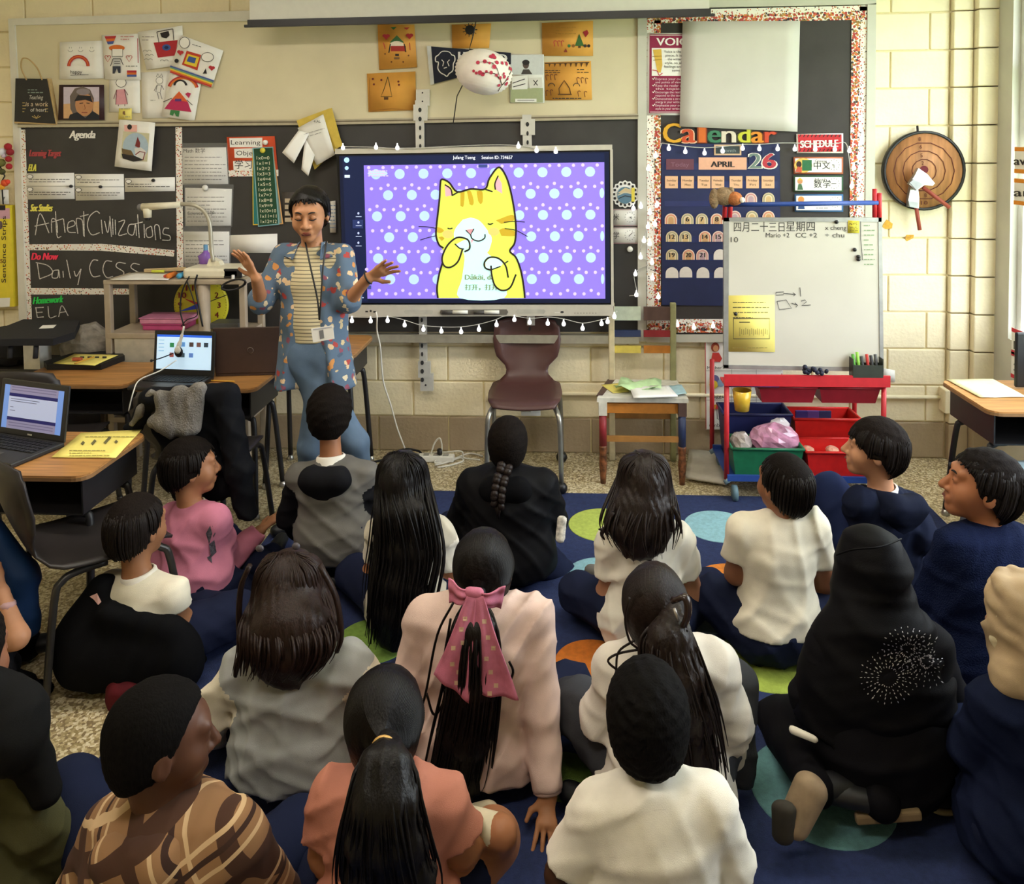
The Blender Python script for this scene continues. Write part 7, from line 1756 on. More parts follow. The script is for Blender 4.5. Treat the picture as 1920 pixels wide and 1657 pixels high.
        blob('shirt', st, [shirt, sleeve_mat or shirt], t, shirt_h, folds=fold_noise(seed, folds), split=True, it=1, post=lambda V, X, Y, Z: np.maximum(V, hemz - Z))
        if cuff:
            for s_, e_, q_ in arms:
                d = unit(q_ - e_); MB().tube([q_ - d * .04, q_ - d * .035, q_ - d * .005, q_], [.036, .039, .037, .03], 14, cap=False).build('cuff', shirt, t)
    if legs and trousers is not None:
        tr = [grow(T[0], .010)] + ([grow(T[1], .004)] if tuck else [])
        for j, p in enumerate(LG): tr.append(grow(dict(p), .011))
        if bare_leg: tr = [grow(T[0], .012)] + [grow(cap(p['p0'], p['p0'] + (p['p1'] - p['p0']) * .62, p['r0'], p['r1'] * 1.1, k=.03, cut1=True), .012) for p in LG[::2]]
        blob('trousers', tr, trousers, t, .010, folds=fold_noise(seed + 50, folds * .9))
    if legs:
        for K_, N_, e in feet:
            dd = unit(R3(-e * .8, .55, 0) * .9 + unit(N_ - K_) * .4); dd[2] = min(dd[2], -.02); b = N_ + dd * .02; b[2] = max(b[2], .045); tp = b + dd * .13; tp[2] = max(tp[2], .036)
            o = blob('shoe', [cap(b, tp, .036, .030, side=np.cross(dd, [0, 0, 1]), flat=.85, k=.02)], shoe or mat('shoe_black', '#1a1a1c', .5), t, .009)
    if collar is not None:
        MB().tube([mid + (nb - mid) * .05, mid + (nb - mid) * .15, mid + (nb - mid) * .38, mid + (nb - mid) * .42], [.068, .061, .056, .050], 18, cap=False, side=side).build('collar', collar, t, solid=.004)
    if hood is not None:
        hc = mid - bf * .09 + np.array([0, 0, -.015])
        up_ = np.array([0, 0, 1.0]); hp_ = [cap(mid - side * .062 + bf * .045 + up_ * .012, hc - side * .05 + up_ * .03, .026, .032, k=.05), cap(mid + side * .062 + bf * .045 + up_ * .012, hc + side * .05 + up_ * .03, .026, .032, k=.05),
               cap(hc - side * .05 + up_ * .03, hc + side * .05 + up_ * .03, .036, .036, k=.05), cap(hc + up_ * .01, hc - up_ * .10, .088, .022, side, .42, k=.04)]
        blob('hood', hp_, hood, t, .0075, folds=fold_noise(seed + 9, .006))
    if face:
        Lh = lambda x, y, z: H + (A[0] * x + A[1] * y + A[2] * z) * hs
        for e in (-1, 1):
            o = MB().ball(Lh(.0295 * e, .0800, .001), .0092 * hs, 12).build('eye', mat('eye_white', '#d9d2ca', .3), t)
            MB().ball(Lh(.0295 * e, .0855, .0), .0046 * hs, 10).build('iris', mat('iris_dark', '#1e1410', .2), o)
            MB().tube(smooth_path([Lh(.014 * e, .094, .021), Lh(.03 * e, .092, .027), Lh(.047 * e, .079, .021)], 3), [.0022, .0032, .0034, .0034, .003, .0026, .0016], 6).build('eyebrow', mat('brow_dark', '#1a1412', .8), t)
        MB().tube(smooth_path([Lh(-.021, .084, -.068), Lh(-.008, .094, -.064), Lh(0, .096, -.066), Lh(.008, .094, -.064), Lh(.021, .084, -.068)], 3), .0042 * hs, 6, flat=.6).build('lips', mat('lip_' + lips[1:], lips, .5), t)
    return dict(t=t, H=H, A=A, hs=hs, S=S, mid=mid, hip=hip, side=side, bf=bf, W=W, Y=Y, nb=nb, arms=arms)
def comb_locks(p, c, g, line, comb):                              # short locks combed down from the crown
    H, A, s = p['H'], p['A'], p['hs']; ln = line or [(-.3, -.085), (-.085, -.085), (-.03, -.045), (.012, -.03), (.03, .02), (.07, .062), (.12, .075)]
    mb = MB(); q = random.Random(comb); ly = [v[0] for v in ln]; lz = [v[1] for v in ln]; e = g + .002
    for i in range(comb):
        th = q.uniform(0, 6.283); x, y = math.cos(th), math.sin(th); ze = float(np.interp(y * .1 - .014, ly, lz)) - q.uniform(-.016, .004); ze = max(ze, .0) if -.035 < y * .1 - .014 < .015 else ze; pts = []
        z0 = q.uniform(.05, .10)
        for k in range(5):
            z = z0 + (ze - z0) * k / 4; rr_ = math.sqrt(max(.02, 1 - ((z - .02) / .09) ** 2)) if z > .02 else math.sqrt(1 - min(.1, max(0, -.01 - z)) ** 2 / .0121)
            pts.append(H + A[0] * x * (.076 * s + e) * rr_ + A[1] * (y * (.096 * s + e) * rr_ - .014 * s) + A[2] * z * s)
        mb.tube(smooth_path(pts, 2), [.004] * 6 + [.0035, .0028, .0012], 4, flat=.5)
    mb.build('hair_locks', hairm(c, (70, 70, 12), .5, .14), p['t'])
def hair_short(p, c, g=.012, line=None, amp=.004, lam=(.012, .03), extra=(), label=None, stretch=(70, 70, 30), comb=0):
    P, post = hair_cap(p['H'], p['A'], p['hs'], g, line, extra)
    if comb: comb_locks(p, c, g, line, comb)
    return blob('hair', P, hairm(c, stretch, .8, .07), p['t'], .0062, folds=fold_noise(int(abs(p['H'][0]) * 1000), amp, 6, lam), post=post, it=1, label=label)
LINE_LONG = [(-.3, -.6), (-.02, -.6), (.0, -.14), (.03, -.06), (.05, .03), (.075, .066), (.12, .08)]
LINE_TIED = [(-.3, -.12), (-.06, -.10), (-.02, -.05), (.02, -.03), (.035, .02), (.07, .064), (.12, .08)]
def hair_long(p, c, guide, n=90, r=.006, g=.016, seed=1, line=None, a0=-25, a1=205, extra=(), jit=.010, lens=(.86, 1.08), fill=.74):
    """guide: (px, py, dy, half width in photo px, half depth in m)"""
    H, A, s = p['H'], p['A'], p['hs']; G_ = []
    for px, py, dy, w, b in guide:
        c_ = p['W']((px, py, dy)); G_.append((c_, w / pxscale(c_), b))
    nk = H - A[1] * .03 * s - A[2] * .05 * s
    fills = [cap(nk, G_[0][0], .075 * s + g, G_[0][1] * fill, A[0], min(1, max(.3, G_[0][2] / G_[0][1])), k=.04)]
    for (c0, w0, b0), (c1, w1, b1) in zip(G_, G_[1:]): fills.append(cap(c0, c1, w0 * fill, w1 * fill, A[0], min(1, max(.3, (b0 + b1) / (w0 + w1))), k=.03))
    P, post = hair_cap(H, A, s, g, line or LINE_LONG, list(fills) + list(extra))
    V = blob('hair', P, hairm(c), p['t'], .0075, folds=fold_noise(seed, .006, 5, (.02, .045), dirs=(1, .4, .05)), post=post, it=1)
    def roots(th, q):
        e = g + .004
        d = A[0] * math.cos(th) - A[1] * math.sin(th)
        top = H - A[1] * .012 * s + A[2] * (.105 * s + e) + A[0] * q.gauss(0, .012)
        m1 = H + d * (.055 * s + e) + A[2] * (.082 * s + e * .6) - A[1] * .012 * s
        m2 = H + A[0] * math.cos(th) * (.077 * s + e) - A[1] * math.sin(th) * (.094 * s + e) - A[1] * .012 * s + A[2] * .01
        return [top, m1, m2]
    mb = strands(MB(), roots, G_, n, seed, r, side=A[0], dep=-A[1], a0=a0, a1=a1, jit=jit, lens=lens)
    mb.build('hair_locks', hairm(c), p['t']); return G_
def ponytail(p, c, root, guide, n=70, r=.006, seed=1, g=.010, line=None, cap_locks=150, jit=.010, tie=None, a1=360):
    H, A, s = p['H'], p['A'], p['hs']; P, post = hair_cap(H, A, s, g, line or LINE_TIED)
    blob('hair', P, hairm(c, (40, 8, 40), .45, .09), p['t'], .0065, folds=fold_noise(seed + 3, .0025, 5, (.012, .03), dirs=(1, .1, .1)), post=post)
    R0 = p['W'](root); G_ = []
    for px, py, dy, w, b in guide:
        c_ = p['W']((px, py, dy)); G_.append((c_, w / pxscale(c_), b))
    f = [cap(R0 + A[1] * .02, G_[0][0], .022, G_[0][1] * .85, A[0], .8, k=.02)]
    for (c0, w0, b0), (c1, w1, b1) in zip(G_, G_[1:]): f.append(cap(c0, c1, w0 * .85, w1 * .85, A[0], min(1, max(.3, (b0 + b1) / (w0 + w1))), k=.03))
    blob('ponytail', f, hairm(c), p['t'], .0075, folds=fold_noise(seed, .006, 5, (.018, .04), dirs=(1, .3, .04)))
    mb = strands(MB(), lambda th, q: [R0 + A[1] * .015, R0 + (A[0] * math.cos(th) - A[1] * math.sin(th)) * .014 - A[1] * .01], G_, n, seed, r, side=A[0], dep=-A[1], jit=jit)
    q = random.Random(seed)
    for i in range(cap_locks):                                   # hair combed back to the tie
        th = math.radians(360 * i / cap_locks); e = g + .0015
        d = A[0] * math.cos(th) + A[2] * math.sin(th)
        if math.sin(th) < -.6: continue
        o = H + A[2] * .018 * s - A[1] * .012 * s; pts = []
        for k in range(5):
            w = k / 4; ph = (1 - w) * 1.55
            v = (d * math.sin(ph + .12) * np.array([1, 1, 1])) ; f_ = -A[1] * math.cos(ph + .12)
            pts.append(o + A[0] * (v @ A[0]) * (.077 * s + e) + A[2] * (v @ A[2]) * (.089 * s + e) + f_ * (.096 * s + e))
        rl = R0 - o; pts[-1] = R0; pts[-2] = pts[-2] * .5 + (R0 + (pts[-3] - R0) * .45) * .5
        mb.tube(smooth_path(pts, 3), .003, 4, flat=.5)
    mb.build('hair_locks', hairm(c), p['t'])
    if tie is not None: MB().tube([R0 + unit(A[0] * math.cos(a) + A[2] * math.sin(a)) * .021 - A[1] * .006 for a in np.linspace(0, 2 * math.pi, 17)], .006, 8).build('hair_tie', tie, p['t'])
    return R0, G_
def patch(obj, pts, m, parent, name='print', off=.002, size=None):
    """small flat pieces laid on a garment; pts = list of polygons in photo px"""
    from mathutils.bvhtree import BVHTree
    me = obj.data; L = world_loc(obj); bv = BVHTree.FromPolygons([v.co + L for v in me.vertices], [tuple(f.vertices) for f in me.polygons])
    mb = MB()
    for poly in pts:
        V = []
        for x, y in poly:
            d = Vector(ray(x, y)).normalized(); hit = bv.ray_cast(Vector(EYE), d)
            if hit[0] is None: V = None; break
            V.append(np.array(hit[0] - d * off))
        if V: mb.add(V, [tuple(range(len(V)))])
    if mb.f: return mb.build(name, m, parent)
def part(p, n): return [c for c in p['t'].children if c.name.split('.')[0] == n][0]

WHITE = cloth('shirt_white', '#e6dfd0'); WHITE2 = cloth('shirt_cream', '#e2d9c4'); BLACKC = cloth('jacket_black', '#141416', .7); NAVYC = cloth('hoodie_navy', '#181d30')
wcol = cloth('collar_white', '#ece6da')
BK = '#17120f'; DKB = '#231a16'; BRN = '#2a1d18'
# back row
p = person('kneeling child in gray and black raglan hoodie in front of the teacher', 3.08, (619, 772, .04), (562, 886), (682, 886), .93, (.08, .1, 0), '#a06c4c', el=((540, 970, .03), (702, 965, .03)), wr=((580, 1010, .2), (670, 1010, .2)), hipz=.22, hipdx=.02, knees=((590, 1090, .32), (700, 1085, .32)), ankles=((600, 1120, -.06), (690, 1120, -.06)),
           shirt=cloth('hoodie_gray', '#6a6762'), sleeve_mat=cloth('hoodie_black', '#19191c'), hood=cloth('hoodie_black', '#19191c'), collar=wcol, seed=11, hem=.10, fat=1.05)
hair_short(p, BK, .020, amp=.010, lam=(.02, .05))
p = person('child with very long straight black hair and white short sleeves', 2.78, (758, 902, .03), (715, 992), (822, 992), .92, (-.25, .1, 0), '#a8704c', el=(None, (848, 1085, .04)), wr=(None, (850, 1130, .2)), sleeve='short', shirt=cloth('shirt_check_gray', '#c8c0ae'), sleeve_mat=WHITE, seed=12, hem=.03)
hair_long(p, '#120f0e', [(757, 960, -.07, 62, .07), (760, 1030, -.10, 70, .05), (750, 1100, -.13, 66, .05), (742, 1160, -.15, 56, .045), (728, 1205, -.15, 40, .03)], 120, .006, .016, 5, jit=.02)
p = person('child with a thick braid in a black hooded coat', 3.16, (953, 828, .03), (888, 905), (1015, 905), .90, (-.1, .05, 0), '#9a6a50', el=((862, 985, .04), (1038, 975, .04)), wr=((900, 1040, .2), (990, 1040, .2)), shirt=cloth('coat_black', '#121214', .55), hood=cloth('coat_hood_black', '#0e0e10', .9), collar=wcol, seed=13, fat=1.18, loose=.028, hem=.06, folds=.010,
           knees=(None, (1050, 1080, .1)))
hair_short(p, BK, .012, line=LINE_TIED, amp=.002, stretch=(40, 8, 40))
mb = MB(); W = p['W']; B0 = W((945, 862, -.085))
BRP = smooth_path([W((947, 872, -.085)), W((938, 900, -.125)), W((934, 925, -.15)), W((933, 948, -.15))], 4)
for j in range(8):                                               # plaited lumps, left and right in turn
    b = BRP[min(len(BRP) - 1, int(j * (len(BRP) - 1) / 7.5))]
    for e in (-1, 1): mb.ball(b + np.array([e * .013, -.006, -.010 * (e > 0)]), (.020 - j * .0008, .017, .017), 10, ax=frame(e * .3, 0, e * .6))
mb.tube([BRP[-1], BRP[-1] + np.array([0.004, 0, -.05])], [.015, .004], 7); mb.build('braid', hairm(DKB), p['t'])
sh_ = p['W']((1052, 992, -.12))
blob('shoe', [cap(p['W']((1054, 972, -.1)), p['W']((1050, 1012, -.12)), .020, .020, (1, 0, 0), .6, k=.02)], mat('shoe_sole_white', '#d8d2c6', .6, var=.3, scale=70), p['t'], .007, label='white patterned shoe sole')
p = person('child with wavy dark hair in a white polo beside the chair', 2.74, (1207, 905, .03), (1148, 1005), (1270, 1000), .93, (.05, .15, 0), '#a8775a', el=((1140, 1105, .02), (1300, 1110, .05)), wr=((1180, 1150, .16), None), sleeve='short', shirt=WHITE, seed=14, hem=.06, knees=((1085, 1112, .12), None), ankles=((1150, 1190, .3), None), fat=1.04, shoe=mat('shoe_gray', '#6a6660', .6))
hair_long(p, DKB, [(1203, 955, -.06, 66, .075), (1200, 995, -.09, 70, .06), (1205, 1030, -.10, 52, .045)], 110, .0065, .018, 6, jit=.022, lens=(.8, 1.05))
mb = MB(); W = p['W']
for pts in ([(1150, 960), (1135, 990), (1122, 992)], [(1262, 950), (1275, 980), (1277, 1000)], [(1235, 1000), (1243, 1030), (1236, 1036)], [(1205, 1020), (1212, 1045), (1222, 1050)], [(1140, 985), (1128, 1000), (1134, 1012)]): MB().tube(smooth_path([W((x, y, -.10)) for x, y in pts], 4), [.008] * 4 + [.007, .006, .005, .004, .002], 6).build('hair_curl', hairm(DKB), p['t'])
p = person('child in a cream t-shirt sitting cross-legged on the green circle', 2.70, (1470, 906, .02), (1392, 985), (1525, 980), .93, (.5, .12, 0), '#8a5a3e', el=((1378, 1075, .02), (1545, 1090, .06)), wr=((1400, 1085, .20), None), sleeve='short', shirt=WHITE2, seed=15, hem=.0, hemz=.13, knees=((1338, 1120, .10), None), ankles=((1440, 1150, .32), None), fat=1.03, face=True, thigh=1.1)
hair_short(p, BK, .008, amp=.003, comb=200)
p = person('child in a navy hooded sweater in profile near the red bins', 3.02, (1640, 838, .0), (1612, 935, -.05), (1700, 942, .06), .97, (1.3, .12, 0), '#c08a68', el=((1600, 1000, .1), (1735, 1010, -.05)), wr=((1575, 985, .25), None), shirt=NAVYC, hood=cloth('hood_navy', '#141828'), collar=wcol, seed=16, hem=.04, fa=1.0, knees=((1556, 920, .12), (1500, 1050, .1)), ankles=((1540, 1040, .15), (1500, 1080, .25)), face=True, fat=1.06, trousers=cloth('trousers_blue_navy', '#20294a'))
hair_short(p, '#1c1613', .013, comb=240, line=[(-.3, -.10), (-.085, -.10), (-.04, -.055), (-.012, -.02), (.02, -.025), (.045, .0), (.085, .03), (.14, .035)], amp=.005, lam=(.02, .05))
p = person('stocky child in a navy fleece in profile at the right edge', 2.60, (1842, 908, .02), (1795, 1025, -.05), (1920, 1030, .06), 1.04, (1.32, .2, 0), '#a86c4a', el=((1750, 1120, .05), (1960, 1150, -.05)), wr=((1790, 1205, .0), None), shirt=cloth('fleece_navy', '#141c38', .95, bump=.6, bscale=220), sleeve='long', seed=17, hem=.05, fat=1.28, loose=.03, fa=.9, face=True, collar=wcol, knees=((1700, 1200, .1), None), ankles=((1760, 1230, .25), None), hipdy=0)
hair_short(p, '#1a1513', .010, comb=220, line=[(-.3, -.105), (-.085, -.105), (-.04, -.065), (-.012, -.03), (.018, -.02), (.04, .03), (.075, .058), (.14, .065)], amp=.005, lam=(.015, .035))
# middle row
p = person('child in a pink hoodie in profile beside the desks', 2.94, (358, 872, .0), (322, 970, .04), (402, 968, -.05), .95, (-1.0, 0, 0), '#a87452', el=((325, 1070, -.02), (425, 1050, .1)), wr=((345, 1160, .06), None), shirt=cloth('hoodie_pink', '#c67a92', .9), collar=cloth('hood_fleece_cream', '#c9b8a0', .95, bump=.6, bscale=200), seed=21, fa=-.8, hem=.06, fat=1.10, loose=.02, face=True, knees=(None, (470, 1130, .12)))
hair_short(p, BK, .012, comb=220, line=[(-.3, -.09), (-.085, -.09), (-.03, -.05), (.015, -.02), (.03, .03), (.07, .062), (.12, .075)], amp=.004)
patch(part(p, 'shirt'), [[(386, 1000), (394, 985), (398, 1000), (392, 1020)], [(392, 1020), (402, 1012), (406, 1035), (396, 1045)], [(398, 985), (404, 1000), (400, 1008)], [(388, 1045), (396, 1040), (398, 1056)]], mat('print_gray_white', '#5a5660', .7, var=.5, scale=90), p['t'], 'chest_print')
p = person('child in a white polo with a black jacket slipped off the shoulders', 2.50, (258, 985, .02), (208, 1095, .02), (322, 1108, -.02), .95, (-.35, .0, 0), '#9a6a4a', el=((180, 1180, .0), (350, 1200, .06)), wr=((240, 1240, .15), (340, 1260, .2)), shirt=cloth('polo_white', '#e8e0cc'), sleeve='short', collar=wcol, seed=22, hem=.0, hemz=.24, fat=1.04)
hair_short(p, '#1c1613', .009, amp=.003, comb=200)
W = p['W']
jk = [cap(W((192, 1105, -.03)), W((150, 1190, -.06)), .05, .07, k=.06), cap(W((160, 1200, -.07)), W((330, 1215, -.07)), .09, .08, (1, 0, 0), .85, k=.06), cap(W((160, 1240, -.08)), W((335, 1250, -.06)), .085, .08, k=.06), cap(W((330, 1190, .02)), W((372, 1265, .08)), .045, .05, k=.05), cap(W((205, 1150, -.10)), W((320, 1175, -.08)), .035, .03, k=.05)]
o = blob('jacket', jk, cloth('jacket_black_off', '#0f0f11', .85), p['t'], .009, folds=fold_noise(5, .008)); 
patch(o, [[(168, 1118), (182, 1112), (190, 1128), (184, 1134), (176, 1124)]], mat('jacket_tag_pink', '#d8a8a0', .7), p['t'], 'jacket_tag')
mr = blob('sweatshirt', [cap(W((235, 1290, -.12)), W((320, 1270, -.10)), .05, .05, k=.04), cap(W((250, 1340, -.14)), W((300, 1310, -.14)), .06, .05, k=.04), cap(W((230, 1290, -.13)), W((225, 1370, -.12)), .04, .035, k=.04)], cloth('sweatshirt_maroon', '#5a1820', .85, var=.2), None, .009, folds=fold_noise(6, .006)); tag(mr, 'crumpled maroon sweatshirt on the floor behind the off-shoulder jacket', 'sweatshirt')
p = person('child with shoulder length dark hair in a gray vest with white sleeves', 2.10, (545, 1110, .04), (455, 1245), (655, 1235), .95, (.03, .05, 0), '#a87858', el=((393, 1345, -.02), (716, 1320, .0)), wr=((420, 1400, .15), (680, 1390, .2)), shirt=cloth('vest_gray', '#a8aaa8', .9, var=.12, scale=8), sleeve_mat=WHITE2, seed=23, hem=.05, fat=.98, loose=.017)
hair_long(p, BRN, [(545, 1170, -.07, 92, .09), (540, 1220, -.10, 88, .06), (520, 1262, -.10, 70, .04)], 130, .0065, .020, 7, jit=.014)
mb = MB(); W = p['W']
for pts in ([(468, 1060), (452, 1100), (448, 1160), (452, 1220)], [(600, 1060), (630, 1120), (640, 1190), (632, 1220)], [(460, 1215), (445, 1240), (443, 1265)]): MB().tube(smooth_path([W((x, y, -.06)) for x, y in pts], 4), .012, 6, flat=.6).build('hair_lock', hairm(BRN), p['t'])
for x, y in ((487, 1028), (555, 1024)): MB().ball(W((x, y, .0)), (.012, .008, .010), 8).build('hair_tie', mat('hair_tie_dark', '#4a4448', .4), p['t'])
armhole = cloth('armhole_navy', '#181c30')
L = person('child with a big pink hair bow and pale pink sweater', 2.16, (908, 1062, .05), (800, 1150), (998, 1150), .95, (-.05, .12, 0), '#a8734e', el=((770, 1270, -.02), (1014, 1330, -.08)), wr=((790, 1380, .1), (1027, 1490, -.17)), hand=(None, dict(d=(-.02, -.6, -.42), n=(0, -.5, .85), curl=.12, spread=1.7, s=.82, thumb=1)), shirt=cloth('sweater_pale_pink', '#d8bcb0', .95, var=.06), cuff=True, seed=24, hem=.06, fat=1.10, loose=.020)
W = L['W']; H, A = L['H'], L['A']
ponytail(L, '#14100e', (893, 1112, -.075), [(890, 1180, -.16, 40, .045), (885, 1280, -.17, 48, .05), (870, 1380, -.16, 52, .045), (855, 1460, -.15, 50, .04), (838, 1500, -.14, 34, .03)], 110, .0065, 8, jit=.016)
mb = MB()
for pts in ([(850, 1130), (820, 1190), (800, 1290), (790, 1330)], [(845, 1160), (830, 1260), (838, 1330), (832, 1400)], [(800, 1300), (815, 1340), (840, 1300)], [(955, 1240), (962, 1260), (950, 1290)]): MB().tube(smooth_path([W((x, y, -.15)) for x, y in pts], 5), .0035, 5).build('stray_hair', hairm('#14100e'), L['t'])
bowm = cloth('bow_pink', '#c07088', .8, var=.12, scale=30)
bow = thing('hair_bow', 'large dusty pink fabric bow with flowers tied in long hair', 'hair bow', W((890, 1115, -.13)))
def ribbon(c0, w0, c1, w1, sag=.0, n=10, bulge=.02, tip=None):
    a, b = W(c0), W(c1)
    def fn(u, v):
        p_ = a + (b - a) * v; w = (w0 + (w1 - w0) * v) / pxscale(p_); d = unit(np.cross(b - a, [0, 1, 0]))
        x = (u - .5) * 2
        return p_ + d * x * w + np.array([0, -bulge * math.sin(min(1, v * 1.2) * 3.0) - .005 * math.cos(x * 5 + v * 2) * min(1, v * 3), 0]) + (b - a) * (0 if tip is None else tip * (u - .5) * max(0, v - .6))
    return MB().grid(fn, 12, n)
ribbon((888, 1108, -.14), 7, (842, 1105, -.13), 22, bulge=.03).build('loop', bowm, bow, solid=.004); ribbon((890, 1110, -.14), 7, (944, 1118, -.13), 24, bulge=.03).build('loop', bowm, bow, solid=.004)
t1_ = ribbon((884, 1118, -.165), 9, (846, 1290, -.215), 38, n=22, bulge=.015, tip=.45).build('tail', bowm, bow, solid=.003); t2_ = ribbon((898, 1118, -.165), 9, (934, 1305, -.215), 38, n=22, bulge=.015, tip=.30).build('tail', bowm, bow, solid=.003)
blob('knot', [cap(W((880, 1110, -.155)), W((898, 1112, -.155)), .014, .014, k=.02)], bowm, bow, .005)
fq = random.Random(2)
for tl, cs_ in ((t1_, [(865, 1180), (868, 1205), (850, 1215), (848, 1245), (860, 1260), (856, 1280), (872, 1160)]), (t2_, [(908, 1165), (915, 1195), (925, 1215), (912, 1235), (920, 1260), (930, 1285), (938, 1195), (918, 1300)])):
    patch(tl, [[(x + (4 + (k % 2) * 2) * math.cos(k * .785), y + (4 + (k % 2) * 2) * math.sin(k * .785)) for k in range(8)] for x, y in cs_], mat('bow_flower', '#c9a98c', .8), tl, 'flower_print', .003)
p = person('child in a black sequined head covering kneeling on the teal circle', 2.14, (1632, 1062, .05), (1560, 1205), (1735, 1200), .97, (.25, -.05, 0), '#b08a6c', el=((1520, 1310, .02), (1775, 1300, .04)), wr=((1530, 1370, .1), (1790, 1350, .12)), shirt=cloth('dress_black', '#121114', .8), seed=25, fat=1.20, hipz=.18, hem=.16, loose=.025, knees=((1460, 1360, .25), (1690, 1440, .3)), ankles=((1530, 1475, -.14), (1650, 1500, -.16)), trousers=cloth('dress_black', '#121114', .8))
W = p['W']; H, A = p['H'], p['A']
hj = cloth('hijab_black', '#0d0c0e', .6)
hp_ = [ell(H - A[1] * .01 + A[2] * .01, (.088, .108, .105), A, k=.03), ell(H + A[1] * .02 - A[2] * .07, (.076, .09, .075), A, k=.04), ell(H + A[1] * .13 - A[2] * .02, (.05, .05, .075), A, k=.02, sub=True), cap(H - A[2] * .06, W((1642, 1165, .0)), .092, .108, (1, 0, 0), .85, k=.04), cap(W((1560, 1205, .0)), W((1725, 1205, .0)), .05, .05, k=.06), cap(W((1642, 1190, .0)), W((1640, 1270, .0)), .13, .185, (1, 0, 0), .72, k=.06), cap(W((1640, 1270, .0)), W((1638, 1345, .0)), .185, .215, (1, 0, 0), .70, k=.05, cut1=True)]
hjo = blob('head_covering', hp_, hj, p['t'], .0085, folds=fold_noise(31, .006, 4, (.07, .14)))
spk = []; q = random.Random(6)
for cx, cy, r0, r1, n in ((1665, 1270, 20, 52, 26), (1702, 1218, 14, 46, 24), (1738, 1240, 12, 52, 26)):
    for i in range(n):
        a = 2 * math.pi * i / n
        for r in np.linspace(r0, r1, 5 if i % 2 else 4):
            r += q.uniform(-2, 2); x, y = cx + r * math.cos(a), cy + r * math.sin(a) * .92; l = q.uniform(1.3, 3.0); ca, sa = math.cos(a + q.uniform(-.5, .5)), math.sin(a + q.uniform(-.5, .5))
            spk.append([(x - ca * l, y - sa * l), (x - sa * 1.0, y + ca * 1.0), (x + ca * l, y + sa * l), (x + sa * 1.0, y - ca * 1.0)])
o = patch(hjo, spk, mat('sequin_silver', '#d2ced2', .3, .5), p['t'], 'sequins', .004)
if o: o['kind'] = 'stuff'
MB().tube(smooth_path([W((1568, 1040, -.02)), W((1600, 1030, -.06)), W((1650, 1025, -.065)), W((1690, 1010, -.01))], 5), .0025, 5).build('seam', hj, p['t'])
blob('shoe', [cap(W((1520, 1478, -.20)), W((1488, 1545, -.22)), .042, .038, (1, 0, .3), .8, k=.03)], mat('shoe_tan', '#9c8468', .7, var=.15), p['t'], .007, label='tan shoe with dark sole')
blob('shoe_sole', [cap(W((1470, 1515, -.235)), W((1468, 1570, -.24)), .030, .026, (.6, 0, .8), .6, k=.03)], mat('sole_dark', '#3a352c', .8), p['t'], .007)
blob('white_cuff', [cap(W((1486, 1368, -.07)), W((1528, 1386, -.10)), .011, .009, k=.02)], WHITE, p['t'], .006)
MB().box(W((1665, 1530, -.17)), (.16, .02, .025), ax=frame(0, 0, .12), bev=.006).build('dress_hem_band', cloth('hem_tan', '#8a7458'), p['t'])
p = person('child in a beige head covering at the right edge', 1.94, (1938, 1168, .04), (1868, 1312), (2020, 1312), .95, (.7, -.05, 0), '#b08466', el=((1822, 1400, .04), (2040, 1420, .04)), wr=((1800, 1340, .2), None), shirt=cloth('sweater_navy', '#141a30', .85), seed=26, fat=1.16, hem=.05, loose=.022, knees=((1800, 1380, .3), None), ankles=((1765, 1425, .25), None), fa=.5, shoe=mat('shoe_black_tan', '#26221e', .6))
W = p['W']; H, A = p['H'], p['A']
bands = []
for j in range(6):
    zz = .065 - .036 * j; ww = math.sqrt(max(.3, 1 - (zz / .105) ** 2)); rg = [H - A[1] * .008 + A[2] * (zz + .035 * math.sin(k * .4833 + .4)) + (A[0] * .087 * math.cos(k * .4833) + A[1] * .106 * math.sin(k * .4833)) * ww * (1 if j < 4 else .9) for k in range(14)]
    bands += [cap(u_, v_, .010, .010, k=.012) for u_, v_ in zip(rg, rg[1:])]
blob('head_covering', bands + [ell(H - A[1] * .01 + A[2] * .01, (.084, .104, .10), A, k=.03), ell(H + A[1] * .02 - A[2] * .06, (.072, .085, .075), A, k=.04), ell(H + A[1] * .13 - A[2] * .02, (.05, .05, .075), A, k=.02, sub=True), cap(H - A[2] * .06 + A[1] * .03, W((1912, 1262, .03)), .062, .055, k=.04), cap(W((1895, 1275, -.01)), W((1990, 1275, -.01)), .045, .05, k=.04)], cloth('hijab_beige', '#a89070', .8, var=.12), p['t'], .0075, folds=fold_noise(33, .008, 6, (.05, .11)))
blob('face_ruffle', [cap(W((1872, 1140, .04)), W((1872, 1200, .04)), .012, .012, k=.03), cap(W((1872, 1200, .04)), W((1888, 1242, .02)), .012, .012, k=.03)], cloth('ruffle_cream', '#cbbc9a', .8, var=.12), p['t'], .006, folds=fold_noise(34, .006, 6, (.015, .03)))
for i, (x, y) in enumerate(((1762, 1435), (1795, 1420))):
    b = W((x, y, .15)); b[2] = .03
    o = blob('shoe', [cap(b, b + np.array([.01, .10, .0]), .036, .032, (1, 0, 0), .9, k=.02)], mat('shoe_black', '#1a1a1c', .5), p['t'], .007); MB().tube(smooth_path([b + np.array([-.036, .02, -.008]), b + np.array([-.03, -.025, -.008]), b + np.array([0, -.038, -.008]), b + np.array([.03, -.025, -.008]), b + np.array([.036, .02, -.008])], 4), .008, 6).build('sole_edge', mat('sole_tan', '#8a7c60', .7), o)
